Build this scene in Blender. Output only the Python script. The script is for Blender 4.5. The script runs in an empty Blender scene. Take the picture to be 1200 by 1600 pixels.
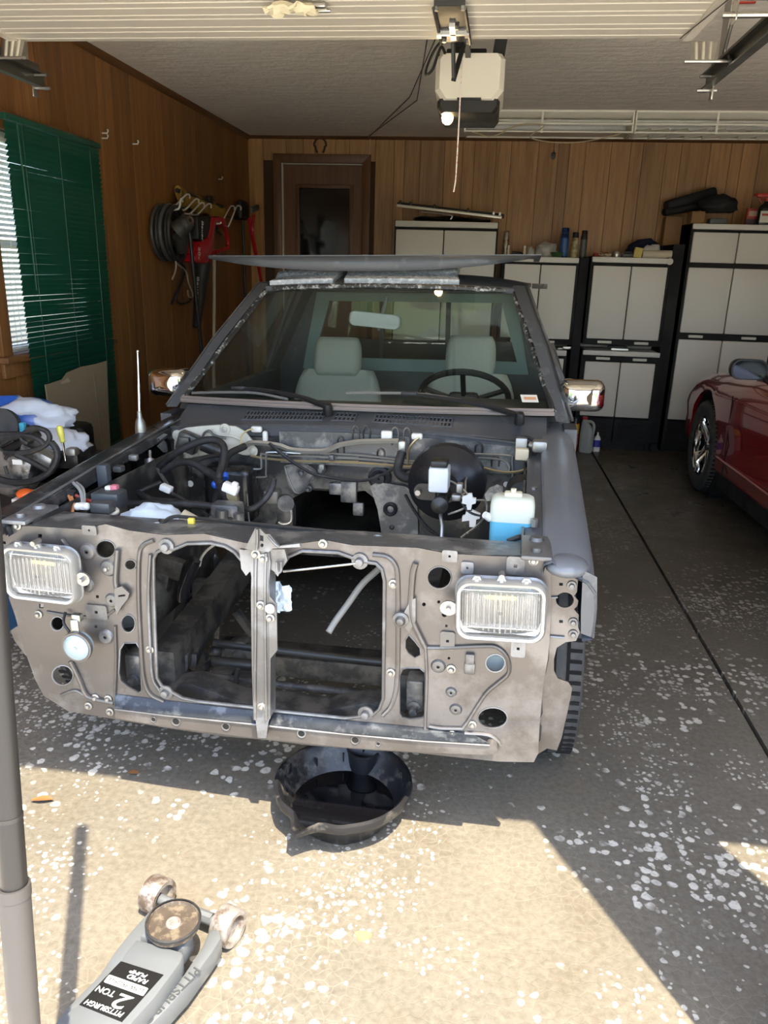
import bpy, bmesh, math, random
from math import sin, cos, pi, radians as R
from mathutils import Vector as V, Matrix, noise
from mathutils.geometry import delaunay_2d_cdt
random.seed(7)
S = bpy.context.scene
COL = S.collection
# ---------------- camera (fitted to the photograph's vanishing points; z = 0 is the garage floor)
FPX, PITCH, ROLL, YAW, CH = 1194.34, R(17.673), R(1.638), R(6.789), 1.45
_f = V((-sin(YAW), cos(YAW), 0)); _r = V((cos(YAW), sin(YAW), 0)); _u = V((0, 0, 1))
FW = _f*cos(PITCH) - _u*sin(PITCH); _u2 = _u*cos(PITCH) + _f*sin(PITCH)
RT = _r*cos(ROLL) + _u2*sin(ROLL); UP = _u2*cos(ROLL) - _r*sin(ROLL)
CP = V((0, 0, CH))
cd = bpy.data.cameras.new('camera'); cam = bpy.data.objects.new('camera', cd); COL.objects.link(cam)
cd.sensor_width = 36; cd.sensor_fit = 'AUTO'; cd.lens = FPX/1600*36; cd.clip_start = .05; cd.clip_end = 300
cam.matrix_world = Matrix(((RT.x, UP.x, -FW.x, CP.x), (RT.y, UP.y, -FW.y, CP.y), (RT.z, UP.z, -FW.z, CP.z), (0, 0, 0, 1)))
S.camera = cam
# ---------------- sky, sun, exposure
SUN_AZ = V((-.47, .883, 0)); SUN_EL = R(66.4)
w = bpy.data.worlds.new('sky'); S.world = w; w.use_nodes = True
nt = w.node_tree; nt.nodes.clear()
sky = nt.nodes.new('ShaderNodeTexSky'); sky.sky_type = 'NISHITA'; sky.sun_disc = False
sky.sun_elevation = SUN_EL; sky.sun_rotation = math.atan2(-SUN_AZ.x, -SUN_AZ.y)
sky.air_density = 1.0; sky.dust_density = 1.5; sky.ozone_density = 1.0
hs = nt.nodes.new('ShaderNodeHueSaturation'); hs.inputs['Saturation'].default_value = .9
bg = nt.nodes.new('ShaderNodeBackground'); bg.inputs[1].default_value = 0.37
wo = nt.nodes.new('ShaderNodeOutputWorld')
nt.links.new(sky.outputs[0], hs.inputs['Color']); nt.links.new(hs.outputs[0], bg.inputs[0]); nt.links.new(bg.outputs[0], wo.inputs[0])
sd = bpy.data.lights.new('sun', 'SUN'); sd.energy = 6.2; sd.angle = R(.6); sd.color = (1, .88, .68)
so = bpy.data.objects.new('sun', sd); COL.objects.link(so)
_d = V((SUN_AZ.x*cos(SUN_EL), SUN_AZ.y*cos(SUN_EL), -sin(SUN_EL)))
so.rotation_euler = _d.to_track_quat('-Z', 'Y').to_euler(); so.location = (2, -4, 9)
vs = S.view_settings; vs.view_transform = 'Standard'; vs.look = 'None'; vs.exposure = 1.35; vs.gamma = 1; vs.use_curve_mapping = False
# ---------------- measuring helpers: a photo pixel and one known world coordinate give the 3D point
def ray(px, py): return RT*((px-600)/FPX) - UP*((py-800)/FPX) + FW
def WX(px, py, x): d = ray(px, py); return CP + d*((x-CP.x)/d.x)
def WY(px, py, y): d = ray(px, py); return CP + d*((y-CP.y)/d.y)
def WZ(px, py, z): d = ray(px, py); return CP + d*((z-CP.z)/d.z)
TM = Matrix.Translation((-.484, 1.65, 0)) @ Matrix.Rotation(R(-3.2), 4, 'Z') @ Matrix.Rotation(R(-1.25), 4, 'Y')
TI = TM.inverted(); _to = TI @ CP; _t3 = TI.to_3x3()
def _tl(px, py, i, v): d = _t3 @ ray(px, py); return _to + d*((v-_to[i])/d[i])
def TX(px, py, x): return _tl(px, py, 0, x)
def TY(px, py, y): return _tl(px, py, 1, y)
def TZ(px, py, z): return _tl(px, py, 2, z)
# ================= mesh helpers
class MB:
    def __init__(s): s.v = []; s.f = []
    def add(s, vs, fs):
        o = len(s.v); s.v += [V(p) for p in vs]; s.f += [tuple(i+o for i in f) for f in fs]; return s
    def box(s, c, d, rot=None, taper=1):
        x, y, z = d[0]/2, d[1]/2, d[2]/2; c = V(c); pts = []
        for k in (-1, 1):
            t = 1 if k < 0 else taper
            for a, b in ((-1, -1), (1, -1), (1, 1), (-1, 1)): pts.append(V((a*x*t, b*y*t, k*z)))
        if rot is not None: pts = [rot @ p for p in pts]
        return s.add([p+c for p in pts], [(3, 2, 1, 0), (4, 5, 6, 7), (0, 1, 5, 4), (1, 2, 6, 5), (2, 3, 7, 6), (3, 0, 4, 7)])
    def bb(s, x0, x1, y0, y1, z0, z1): return s.box(((x0+x1)/2, (y0+y1)/2, (z0+z1)/2), (abs(x1-x0), abs(y1-y0), abs(z1-z0)))
    def rbox(s, c, d, r=.01, seg=2, rot=None):
        bm = bmesh.new(); bmesh.ops.create_cube(bm, size=1)
        for v in bm.verts: v.co = V((v.co.x*d[0], v.co.y*d[1], v.co.z*d[2]))
        bmesh.ops.bevel(bm, geom=bm.edges[:]+bm.verts[:], offset=min(r, min(d)*.49), segments=seg, profile=.5, affect='EDGES')
        bm.verts.index_update(); c = V(c)
        s.add([(rot @ v.co if rot is not None else v.co)+c for v in bm.verts], [[v.index for v in f.verts] for f in bm.faces]); bm.free(); return s
    def loft(s, rings, cap=True, closed=True):
        n = len(rings[0]); o = len(s.v)
        for r in rings: s.v += [V(p) for p in r]
        m = n if closed else n-1
        for i in range(len(rings)-1):
            for j in range(m):
                a = o+i*n+j; b = o+i*n+(j+1) % n
                s.f.append((a, b, b+n, a+n))
        if cap and closed:
            s.f.append(tuple(o+j for j in reversed(range(n)))); s.f.append(tuple(o+(len(rings)-1)*n+j for j in range(n)))
        return s
    def tube(s, pts, r, n=8, cap=True, smooth=0):
        pts = [V(p) for p in pts]
        if smooth: pts = crom(pts, smooth)
        rr = r if isinstance(r, (list, tuple)) else None
        t0 = (pts[1]-pts[0]).normalized(); a = t0.orthogonal().normalized(); rings = []
        for i, p in enumerate(pts):
            t = (pts[min(i+1, len(pts)-1)]-pts[max(i-1, 0)])
            t = t.normalized() if t.length > 1e-9 else t0
            a = (a - t*a.dot(t))
            a = a.normalized() if a.length > 1e-6 else t.orthogonal().normalized()
            b = t.cross(a)
            q = r if rr is None else rr[min(len(rr)-1, int(i*len(rr)/len(pts)))]
            rings.append([p+(a*cos(2*pi*k/n)+b*sin(2*pi*k/n))*q for k in range(n)]); t0 = t
        return s.loft(rings, cap)
    def cyl(s, p0, p1, r0, r1=None, n=16):
        p0 = V(p0); p1 = V(p1); t = (p1-p0).normalized(); a = t.orthogonal().normalized(); b = t.cross(a); r1 = r0 if r1 is None else r1
        return s.loft([[p+(a*cos(2*pi*k/n)+b*sin(2*pi*k/n))*r for k in range(n)] for p, r in ((p0, r0), (p1, r1))])
    def lathe(s, prof, o=(0, 0, 0), ax=(0, 0, 1), n=24, cap=False):
        o = V(o); t = V(ax).normalized(); a = t.orthogonal().normalized(); b = t.cross(a)
        return s.loft([[o+t*h+(a*cos(2*pi*k/n)+b*sin(2*pi*k/n))*max(r, 1e-4) for k in range(n)] for r, h in prof], cap)
    def ball(s, c, r, n=14, m=8):
        c = V(c); r = r if isinstance(r, (tuple, list)) else (r, r, r)
        return s.loft([[c+V((r[0]*cos(2*pi*k/n)*sin(t), r[1]*sin(2*pi*k/n)*sin(t), -r[2]*cos(t))) for k in range(n)] for t in [max(.02, min(pi-.02, pi*i/m)) for i in range(m+1)]])
    def plate(s, loops, fn, w0, w1):
        """flat sheet: outer loop + holes in (u, v), fn(u, v, w) -> point, from w0 (front) to w1 (back)"""
        loops = [[(float(a), float(b)) for a, b in l] for l in loops]
        vs = [V((a, b)) for l in loops for a, b in l]; ed = []; k = 0
        for l in loops: ed += [(k+i, k+(i+1) % len(l)) for i in range(len(l))]; k += len(l)
        rv, _, rf_, *_x = delaunay_2d_cdt(vs, ed, [], 0, 1e-7)
        def inside(p):
            c = False
            for l in loops:
                for i in range(len(l)):
                    (x0, y0), (x1, y1) = l[i], l[i-1]
                    if (y0 > p[1]) != (y1 > p[1]) and p[0] < (x1-x0)*(p[1]-y0)/(y1-y0)+x0: c = not c
            return c
        o = len(s.v); n = len(rv)
        s.v += [V(fn(p[0], p[1], w0)) for p in rv] + [V(fn(p[0], p[1], w1)) for p in rv]
        for t in rf_:
            if inside(sum((V(rv[i]) for i in t), V((0, 0)))/len(t)):
                s.f.append(tuple(o+i for i in t)); s.f.append(tuple(o+n+i for i in reversed(t)))
        o = len(s.v); n = len(vs)
        s.v += [V(fn(p[0], p[1], w0)) for p in vs] + [V(fn(p[0], p[1], w1)) for p in vs]
        for a, b in ed: s.f.append((o+a, o+b, o+b+n, o+a+n))
        return s
    def grid(s, fn, nu, nv, th=0):
        """surface fn(u, v) for u, v in 0..1; th offsets a back skin along the normal for real thickness"""
        P = [[V(fn(i/nu, j/nv)) for j in range(nv+1)] for i in range(nu+1)]; o = len(s.v); W = nv+1
        s.v += [p for r in P for p in r]
        for i in range(nu):
            for j in range(nv): a = o+i*W+j; s.f.append((a, a+W, a+W+1, a+1))
        if th:
            N = []
            for i in range(nu+1):
                for j in range(nv+1):
                    du = P[min(i+1, nu)][j]-P[max(i-1, 0)][j]; dv = P[i][min(j+1, nv)]-P[i][max(j-1, 0)]
                    q = du.cross(dv); N.append(P[i][j]-(q.normalized() if q.length > 1e-12 else V((0, 0, 1)))*th)
            o2 = len(s.v); s.v += N
            for i in range(nu):
                for j in range(nv): a = o2+i*W+j; s.f.append((a+1, a+W+1, a+W, a))
            e = [(i, 0) for i in range(nu+1)] + [(nu, j) for j in range(1, nv+1)] + [(i, nv) for i in range(nu-1, -1, -1)] + [(0, j) for j in range(nv-1, 0, -1)]
            for k in range(len(e)):
                (a, b), (c, d) = e[k], e[(k+1) % len(e)]
                s.f.append((o+a*W+b, o2+a*W+b, o2+c*W+d, o+c*W+d))
        return s
    def mesh(s, name, mat, angle=38, bevel=0):
        me = bpy.data.meshes.new(name); me.from_pydata([tuple(p) for p in s.v], [], s.f)
        bm = bmesh.new(); bm.from_mesh(me)
        bmesh.ops.remove_doubles(bm, verts=bm.verts, dist=2e-6)
        bmesh.ops.recalc_face_normals(bm, faces=bm.faces)
        if bevel: bmesh.ops.bevel(bm, geom=[e for e in bm.edges if len(e.link_faces) == 2 and e.calc_face_angle(0) > R(40)], offset=bevel, segments=2, profile=.5, affect='EDGES', clamp_overlap=True)
        for f in bm.faces: f.smooth = True
        for e in bm.edges: e.smooth = len(e.link_faces) == 2 and e.calc_face_angle(0) < R(angle)
        bm.to_mesh(me); bm.free()
        for m in (mat if isinstance(mat, (list, tuple)) else [mat]): me.materials.append(m)
        return me
    def build(s, name, mat, parent=None, angle=38, bevel=0):
        o = bpy.data.objects.new(name, s.mesh(name, mat, angle, bevel)); COL.objects.link(o)
        if parent is not None: o.parent = parent
        return o
def crom(pts, k=6):
    P = [pts[0]*2-pts[1]] + pts + [pts[-1]*2-pts[-2]]; out = []
    for i in range(1, len(P)-2):
        a, b, c, d = P[i-1:i+3]
        for j in range(k):
            t = j/k; out.append(.5*((2*b)+(c-a)*t+(2*a-5*b+4*c-d)*t*t+(3*b-a-3*c+d)*t**3))
    return out+[pts[-1]]
def rrect(w, h, r, n=5):
    out = []
    for cx, cy, a in ((w/2-r, h/2-r, 0), (-w/2+r, h/2-r, 90), (-w/2+r, -h/2+r, 180), (w/2-r, -h/2+r, 270)):
        out += [(cx+r*cos(R(a+90*k/n)), cy+r*sin(R(a+90*k/n))) for k in range(n+1)]
    return out
def ell(cx, cy, rx, ry, n=20): return [(cx+rx*cos(2*pi*k/n), cy+ry*sin(2*pi*k/n)) for k in range(n)]
def empty(name, loc=(0, 0, 0), rz=0, mat=None):
    o = bpy.data.objects.new(name, None); COL.objects.link(o); o.empty_display_size = .05
    if mat is not None: o.matrix_world = mat
    else: o.location = loc; o.rotation_euler = (0, 0, rz)
    return o
def tag(o, label, cat, group=None):
    o['label'] = label; o['category'] = cat
    if group: o['group'] = group
    return o
def struct(o, label=None):
    o['kind'] = 'structure'
    if label: o['label'] = label
    return o
def inst(me, name, parent, mat=None):
    o = bpy.data.objects.new(name, me); COL.objects.link(o); o.parent = parent
    if mat is not None: o.matrix_local = mat
    return o
def text(name, body, size, mat, parent, mw, ext=.0004, shear=0, sx=1):
    c = bpy.data.curves.new(name, 'FONT'); c.body = body; c.size = size; c.extrude = ext; c.align_x = 'CENTER'; c.align_y = 'CENTER'; c.shear = shear; c.offset = size*.006
    t = bpy.data.objects.new(name, c); COL.objects.link(t)
    me = bpy.data.meshes.new_from_object(t.evaluated_get(bpy.context.evaluated_depsgraph_get()))
    bpy.data.objects.remove(t); me.name = name; me.materials.clear(); me.materials.append(mat)
    for v in me.vertices: v.co.x *= sx
    o = bpy.data.objects.new(name, me); COL.objects.link(o); o.parent = parent; o.matrix_local = mw; return o
def basis(o, x, y, z): return Matrix(((x[0], y[0], z[0], o[0]), (x[1], y[1], z[1], o[1]), (x[2], y[2], z[2], o[2]), (0, 0, 0, 1)))
# ================= materials
def c3(r, g, b):  # sRGB 0-255 -> linear
    return tuple((x/255/12.92 if x/255 <= .04045 else ((x/255+.055)/1.055)**2.4) for x in (r, g, b))
class NT:
    def __init__(s, name):
        s.m = bpy.data.materials.new(name); s.m.use_nodes = True; s.t = s.m.node_tree; s.t.nodes.clear()
        s.o = s.n('ShaderNodeOutputMaterial'); s.b = s.n('ShaderNodeBsdfPrincipled'); s.l(s.b.outputs[0], s.o.inputs[0]); s.tc = None
    def n(s, t, **k):
        x = s.t.nodes.new(t)
        for a, b in k.items(): setattr(x, a, b)
        return x
    def l(s, a, b): s.t.links.new(a, b)
    def co(s, kind='Object', scale=(1, 1, 1), loc=(0, 0, 0), rot=(0, 0, 0)):
        if s.tc is None: s.tc = s.n('ShaderNodeTexCoord')
        m = s.n('ShaderNodeMapping'); s.l(s.tc.outputs[kind], m.inputs[0]); m.inputs['Scale'].default_value = scale; m.inputs['Location'].default_value = loc; m.inputs['Rotation'].default_value = rot
        return m.outputs[0]
    def noise(s, co, scale, det=4, rough=.55):
        x = s.n('ShaderNodeTexNoise'); s.l(co, x.inputs[0]); x.inputs['Scale'].default_value = scale; x.inputs['Detail'].default_value = det; x.inputs['Roughness'].default_value = rough; return x.outputs[0]
    def ramp(s, f, stops):
        x = s.n('ShaderNodeValToRGB'); s.l(f, x.inputs[0]); e = x.color_ramp.elements
        while len(e) < len(stops): e.new(.5)
        for i, (p, c) in enumerate(stops): e[i].position = p; e[i].color = (*c, 1) if isinstance(c, tuple) else (c, c, c, 1)
        return x.outputs[0]
    def mix(s, f, a, b, mode='MIX'):
        x = s.n('ShaderNodeMix', data_type='RGBA', blend_type=mode)
        for v, i in ((f, 0), (a, 6), (b, 7)):
            if isinstance(v, tuple): x.inputs[i].default_value = (*v, 1)
            elif isinstance(v, (int, float)): x.inputs[i].default_value = v
            else: s.l(v, x.inputs[i])
        return x.outputs[2]
    def math(s, op, a, b=0):
        x = s.n('ShaderNodeMath', operation=op)
        for i, v in ((0, a), (1, b)):
            if isinstance(v, (int, float)): x.inputs[i].default_value = v
            else: s.l(v, x.inputs[i])
        return x.outputs[0]
    def bump(s, h, st=.3, d=.01):
        x = s.n('ShaderNodeBump'); x.inputs['Strength'].default_value = st; x.inputs['Distance'].default_value = d; s.l(h, x.inputs['Height']); s.l(x.outputs[0], s.b.inputs['Normal'])
    def set(s, **k):
        for a, v in k.items():
            i = s.b.inputs[a.replace('_', ' ')]
            if isinstance(v, (int, float)): i.default_value = v
            elif isinstance(v, tuple): i.default_value = (*v, 1) if len(v) == 3 else v
            else: s.l(v, i)
        return s
def M(name, col, rough=.5, metal=0, var=.12, scale=6, bump=0, bscale=60, col2=None, amt=.5, s2=9, coat=0, stretch=(1, 1, 1), rvar=.1):
    k = NT(name); c = k.co(scale=stretch)
    n1 = k.noise(c, scale)
    a = k.mix(n1, tuple(x*(1-var) for x in col), tuple(min(1, x*(1+var)) for x in col))
    if col2:
        n2 = k.noise(k.co(loc=(3, 5, 1), scale=stretch), s2, 6, .65)
        a = k.mix(k.ramp(n2, [(max(0, .62-amt*.35), 0.), (.72-amt*.3, 1.)]), a, col2)
    k.set(Base_Color=a, Metallic=metal, Roughness=k.ramp(n1, [(.3, max(0, rough-rvar)), (.7, min(1, rough+rvar))]))
    if coat: k.set(Coat_Weight=coat, Coat_Roughness=.05)
    if bump: k.bump(k.noise(k.co(), bscale, 5), bump, .004)
    return k.m
def glass(name, tint=(1, 1, 1), f0=.06, rough=.0):
    k = NT(name); k.t.nodes.remove(k.b)
    tr = k.n('ShaderNodeBsdfTransparent'); tr.inputs[0].default_value = (*tint, 1); gl = k.n('ShaderNodeBsdfGlossy'); gl.inputs['Roughness'].default_value = rough
    fr = k.n('ShaderNodeLayerWeight'); fr.inputs[0].default_value = .5; mx = k.n('ShaderNodeMixShader')
    f = k.math('ADD', k.math('MULTIPLY', k.math('POWER', fr.outputs['Facing'], 5.), .9), f0*.6); k.l(f, mx.inputs[0]); k.l(tr.outputs[0], mx.inputs[1]); k.l(gl.outputs[0], mx.inputs[2]); k.l(mx.outputs[0], k.o.inputs[0]); return k.m
def emit(name, col, st):
    k = NT(name); k.set(Base_Color=col, Emission_Color=col, Emission_Strength=st); return k.m
def wood(name, a, b, c, axis='z', rough=.45):
    k = NT(name); oi = k.n('ShaderNodeObjectInfo'); r = oi.outputs['Random']
    sc = {'z': (14, 14, .8), 'x': (.8, 14, 14), 'y': (14, .8, 14)}[axis]
    m = k.co(scale=sc); ad = k.n('ShaderNodeVectorMath', operation='ADD'); k.l(m, ad.inputs[0])
    cb = k.n('ShaderNodeCombineXYZ'); q = k.math('MULTIPLY', r, 37.); k.l(q, cb.inputs[0]); k.l(q, cb.inputs[1]); k.l(cb.outputs[0], ad.inputs[1])
    g = k.noise(ad.outputs[0], 1.6, 7, .62); g2 = k.noise(ad.outputs[0], 7, 3, .5)
    col = k.ramp(g, [(.3, a), (.5, b), (.72, c)])
    col = k.mix(.25, col, k.ramp(g2, [(.35, a), (.65, c)]))
    col = k.mix(1., col, k.ramp(r, [(0., .80), (1., 1.12)]), 'MULTIPLY')
    k.set(Base_Color=col, Roughness=k.ramp(g, [(.3, rough-.07), (.7, rough+.1)])); k.bump(g, .12, .003); return k.m
black_plastic = M('black_plastic', (.012, .012, .013), .45, bump=.05)
black_rubber = M('black_rubber', (.014, .014, .015), .6, col2=(.035, .034, .033), amt=.35, s2=14)
chrome = M('chrome', (.86, .86, .86), .05, 1, var=.02, rvar=.02)
steel = M('galvanised_steel', (.55, .54, .5), .35, 1, var=.2, scale=20)
bolt_steel = M('bolt_steel', (.34, .33, .31), .4, .85, var=.3, scale=40)
dark_steel = M('dark_steel', (.05, .048, .045), .45, .6, var=.3, scale=12)
white_plastic = M('white_plastic', (.72, .71, .67), .4, var=.05)
paper_white = M('white_paper', (.75, .74, .7), .8, var=.05)
# ================= the room
XL, XR, YB, YF, ZC = -2.16, 4.1, 7.2, 1.117, 2.53
XJL, XJR = -1.84, .65          # opening with the truck
XK0, XK1 = 1.085, 3.65          # opening with the red car
ZH = 2.08; SEAM = .994
def floor_mat(name, warm=1):
    k = NT(name); c = k.co()
    big = k.noise(c, .9, 5, .6); mid = k.noise(c, 5, 6, .65); fine = k.noise(c, 60, 4, .6)
    base = k.ramp(big, [(.3, (.078, .068, .052)), (.5, (.118, .103, .076)), (.7, (.165, .145, .106))])
    base = k.mix(k.ramp(mid, [(.36, .8), (.5, 0.)]), base, (.105, .088, .06))
    base = k.mix(.3, base, k.ramp(fine, [(.3, (.09, .08, .065)), (.7, (.27, .25, .21))]))
    # warp the cells a little, then crazed cracks and flaked pale spots
    wv = k.n('ShaderNodeVectorMath', operation='ADD'); ns = k.n('ShaderNodeTexNoise'); k.l(c, ns.inputs[0]); ns.inputs['Scale'].default_value = 24
    sc = k.n('ShaderNodeVectorMath', operation='SCALE'); k.l(ns.outputs['Color'], sc.inputs[0]); sc.inputs['Scale'].default_value = .02
    k.l(c, wv.inputs[0]); k.l(sc.outputs[0], wv.inputs[1])
    def vor(feature, scale):
        v = k.n('ShaderNodeTexVoronoi', feature=feature, voronoi_dimensions='2D'); k.l(wv.outputs[0], v.inputs['Vector']); v.inputs['Scale'].default_value = scale; return v
    ve = vor('DISTANCE_TO_EDGE', 38); vc = vor('F1', 34); vd = vor('F1', 62)
    crack = k.ramp(ve.outputs['Distance'], [(.0, 1.), (.09, 0.)])
    cm = k.ramp(k.noise(k.co(loc=(2, 9, 0)), 1.3, 4), [(.42, 0.), (.58, 1.)])
    base = k.mix(k.math('MULTIPLY', k.math('MULTIPLY', crack, cm), .38), base, (.24, .215, .165))
    def spots(v, lo, thr, loc, sc_, a0, a1):
        rnd = k.n('ShaderNodeSeparateColor'); k.l(v.outputs['Color'], rnd.inputs[0])
        rad = k.math('ADD', k.math('MULTIPLY', rnd.outputs[1], .34), lo)     # every flake its own size
        d_ = k.math('SUBTRACT', k.math('ADD', v.outputs['Distance'], k.math('MULTIPLY', k.math('SUBTRACT', fine, .5), .45)), rad)
        shape = k.ramp(k.math('ADD', d_, .5), [(.44, 1.), (.54, 0.)])
        msk = k.ramp(k.noise(k.co(loc=loc), sc_, 5, .65), [(a0, 0.), (a1, 1.)])
        on = k.ramp(k.math('SUBTRACT', k.math('MULTIPLY', msk, 1.05), rnd.outputs[0]), [(.0, 0.), (.15, 1.)])
        return k.math('MULTIPLY', shape, on)
    s1 = spots(vc, .16, 0, (7.3, 1.7, 0), 1.7, .45, .72); s2 = spots(vd, .12, 0, (1.3, 4.7, 0), 2.3, .46, .74)
    spot = k.math('MAXIMUM', s1, k.math('MULTIPLY', s2, .8)); on = 1.
    sp = k.math('MULTIPLY', k.math('MULTIPLY', spot, on), k.ramp(fine, [(.3, .55), (.55, 1.)]))
    base = k.mix(k.math('MULTIPLY', sp, .85), base, (.66, .63, .55))
    # deeper into the garage the slab turns darker, browner and smoother
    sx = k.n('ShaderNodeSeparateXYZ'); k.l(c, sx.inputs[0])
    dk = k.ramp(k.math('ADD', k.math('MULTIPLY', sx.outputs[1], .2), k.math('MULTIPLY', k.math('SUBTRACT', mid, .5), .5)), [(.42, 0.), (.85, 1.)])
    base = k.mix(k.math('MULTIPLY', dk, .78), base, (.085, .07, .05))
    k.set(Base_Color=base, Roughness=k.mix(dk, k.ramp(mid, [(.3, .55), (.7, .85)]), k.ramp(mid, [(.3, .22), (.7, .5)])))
    h = k.math('ADD', k.math('MULTIPLY', fine, .4), k.math('SUBTRACT', k.math('MULTIPLY', sp, .25), k.math('MULTIPLY', crack, .2)))
    k.bump(h, .25, .006); return k.m
m_floor = floor_mat('stained_concrete')
m_dark_joint = M('joint_filler', (.02, .019, .017), .9)
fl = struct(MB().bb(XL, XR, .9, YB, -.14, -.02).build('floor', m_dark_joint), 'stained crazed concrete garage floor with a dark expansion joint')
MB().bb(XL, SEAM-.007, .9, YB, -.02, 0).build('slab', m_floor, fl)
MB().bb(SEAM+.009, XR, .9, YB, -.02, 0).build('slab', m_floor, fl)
m_drive = M('driveway_concrete', (.70, .66, .58), .8, var=.2, scale=3, bump=.2)
struct(MB().bb(-3.2, 5.2, -9, .895, -.14, -.005).build('driveway', m_drive), 'pale concrete driveway outside the doors')
m_lawn = M('lawn_grass', (.09, .14, .04), .95, var=.5, scale=9, bump=.6)
struct(MB().bb(-40, -3.2, -40, 7.5, -.3, -.03).bb(5.2, 40, -40, 7.5, -.3, -.03).build('lawn', m_lawn), 'green lawn beside the driveway')
m_road = M('street_asphalt', (.12, .12, .12), .9, bump=.3)
struct(MB().bb(-3.2, 5.2, -40, -9, -.3, -.03).build('street', m_road), 'grey street beyond the driveway')
# ---- ceiling
k = NT('brushed_ceiling_plaster'); n1 = k.noise(k.co(scale=(.8, 6, 1)), 2.3, 6, .6); n2 = k.noise(k.co(), 14, 6, .65)
k.set(Base_Color=k.mix(n1, k.ramp(n2, [(.3, (.72, .66, .56)), (.7, (.88, .82, .72))]), (.82, .76, .66)), Roughness=.9); k.bump(k.math('ADD', n2, n1), .55, .015)
struct(MB().bb(XL-.1, XR+.1, YF-.12, YB+.1, ZC, ZC+.1).build('ceiling', k.m), 'cream brushed-texture ceiling')
# ---- panelled walls: every board its own piece, grooves between
m_wl = wood('walnut_panelling', (.14, .056, .016), (.25, .105, .03), (.35, .165, .052))
m_wb = wood('honey_panelling', (.24, .112, .036), (.40, .205, .07), (.51, .285, .11))
m_groove = M('dark_groove_wood', (.05, .024, .009), .8)  # dark brown backing wood that shows between the boards
WY0, WY1, WZ0, WZ1 = 3.34, 4.22, 1.02, 1.99   # window hole in the left wall
def widths(total, ws):
    out = [0.]; i = 0
    while out[-1] < total-.05: out.append(min(total, out[-1]+ws[i % len(ws)])); i += 1
    return out
PW = [.145, .20, .095, .165, .23, .12, .18, .085]
wl = empty('wall_left', (0, 0, 0)); struct(wl, 'brown wood-panelled garage wall with a window')
def backing(mb, a0, a1, z0, z1): mb.bb(XL-.1, XL-.012, a0, a1, z0, z1)
mb = MB(); backing(mb, YF-.12, WY0, 0, ZC); backing(mb, WY1, YB+.1, 0, ZC); backing(mb, WY0, WY1, 0, WZ0); backing(mb, WY0, WY1, WZ1, ZC); mb.build('backing', m_groove, wl)
b = widths(YB-YF+.1, PW)
for i in range(len(b)-1):
    y0, y1 = YF-.1+b[i]+.002, YF-.1+b[i+1]-.002
    segs = [(0, ZC)] if (y1 < WY0 or y0 > WY1) else [(0, WZ0), (WZ1, ZC)]
    for z0, z1 in segs: MB().bb(XL-.012, XL+random.uniform(-.001, .001), y0, y1, z0, z1).build('plank', m_wl, wl)
DX0, DX1, DZ = -1.86, -1.13, 2.315        # walk-through door leaf
wb = empty('wall_back', (0, 0, 0)); struct(wb, 'honey-brown panelled back wall behind the cabinets')
MB().bb(XL-.1, DX0, YB+.012, YB+.1, 0, ZC).bb(DX1, XR+.1, YB+.012, YB+.1, 0, ZC).bb(DX0, DX1, YB+.012, YB+.1, DZ, ZC).build('backing', m_groove, wb)
b = widths(XR-XL, [.135, .21, .155, .1, .185, .125, .23, .165, .09])
for i in range(len(b)-1):
    x0, x1 = XL+b[i]+.002, XL+b[i+1]-.002
    if x0 < DX1-.02 and x1 > DX0+.02: segs = [(DZ+.02, ZC)]
    else: segs = [(0, ZC)]
    for z0, z1 in segs: MB().bb(x0, x1, YB+random.uniform(-.001, .001), YB+.012, z0, z1).build('plank', m_wb, wb)
m_plain = M('painted_plasterboard', (.50, .44, .36), .85, var=.05)
struct(MB().bb(XR, XR+.1, YF-.12, YB+.1, 0, ZC).build('wall_right', m_plain), 'plain tan garage side wall')
struct(MB().bb(XL-.1, XJL, YF-.12, YF, 0, ZC).bb(XJR, XK0, YF-.12, YF, 0, ZC).bb(XK1, XR+.1, YF-.12, YF, 0, ZC).bb(XJL, XJR, YF-.12, YF, ZH, ZC).bb(XK0, XK1, YF-.12, YF, ZH, ZC).build('wall_front', m_plain), 'front wall with two garage door openings')
# ---- crown trim
m_trim = wood('dark_trim_wood', (.07, .028, .01), (.12, .052, .017), (.17, .08, .028), 'y')
struct(MB().plate([[(0, 0), (.028, 0), (.022, -.02), (.006, -.034), (0, -.034)]], lambda u, v, w: (XL+u, w, ZC+v), YF, YB).build('trim_1', m_trim), 'dark crown strip along the left wall')
m_trimx = wood('dark_trim_wood_back', (.07, .028, .01), (.12, .052, .017), (.17, .08, .028), 'x')
struct(MB().plate([[(0, 0), (.028, 0), (.02, -.016), (.006, -.024), (0, -.024)]], lambda u, v, w: (w, YB-u, ZC+v), XL, XR).build('trim_2', m_trimx), 'dark crown strip along the back wall')
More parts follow.
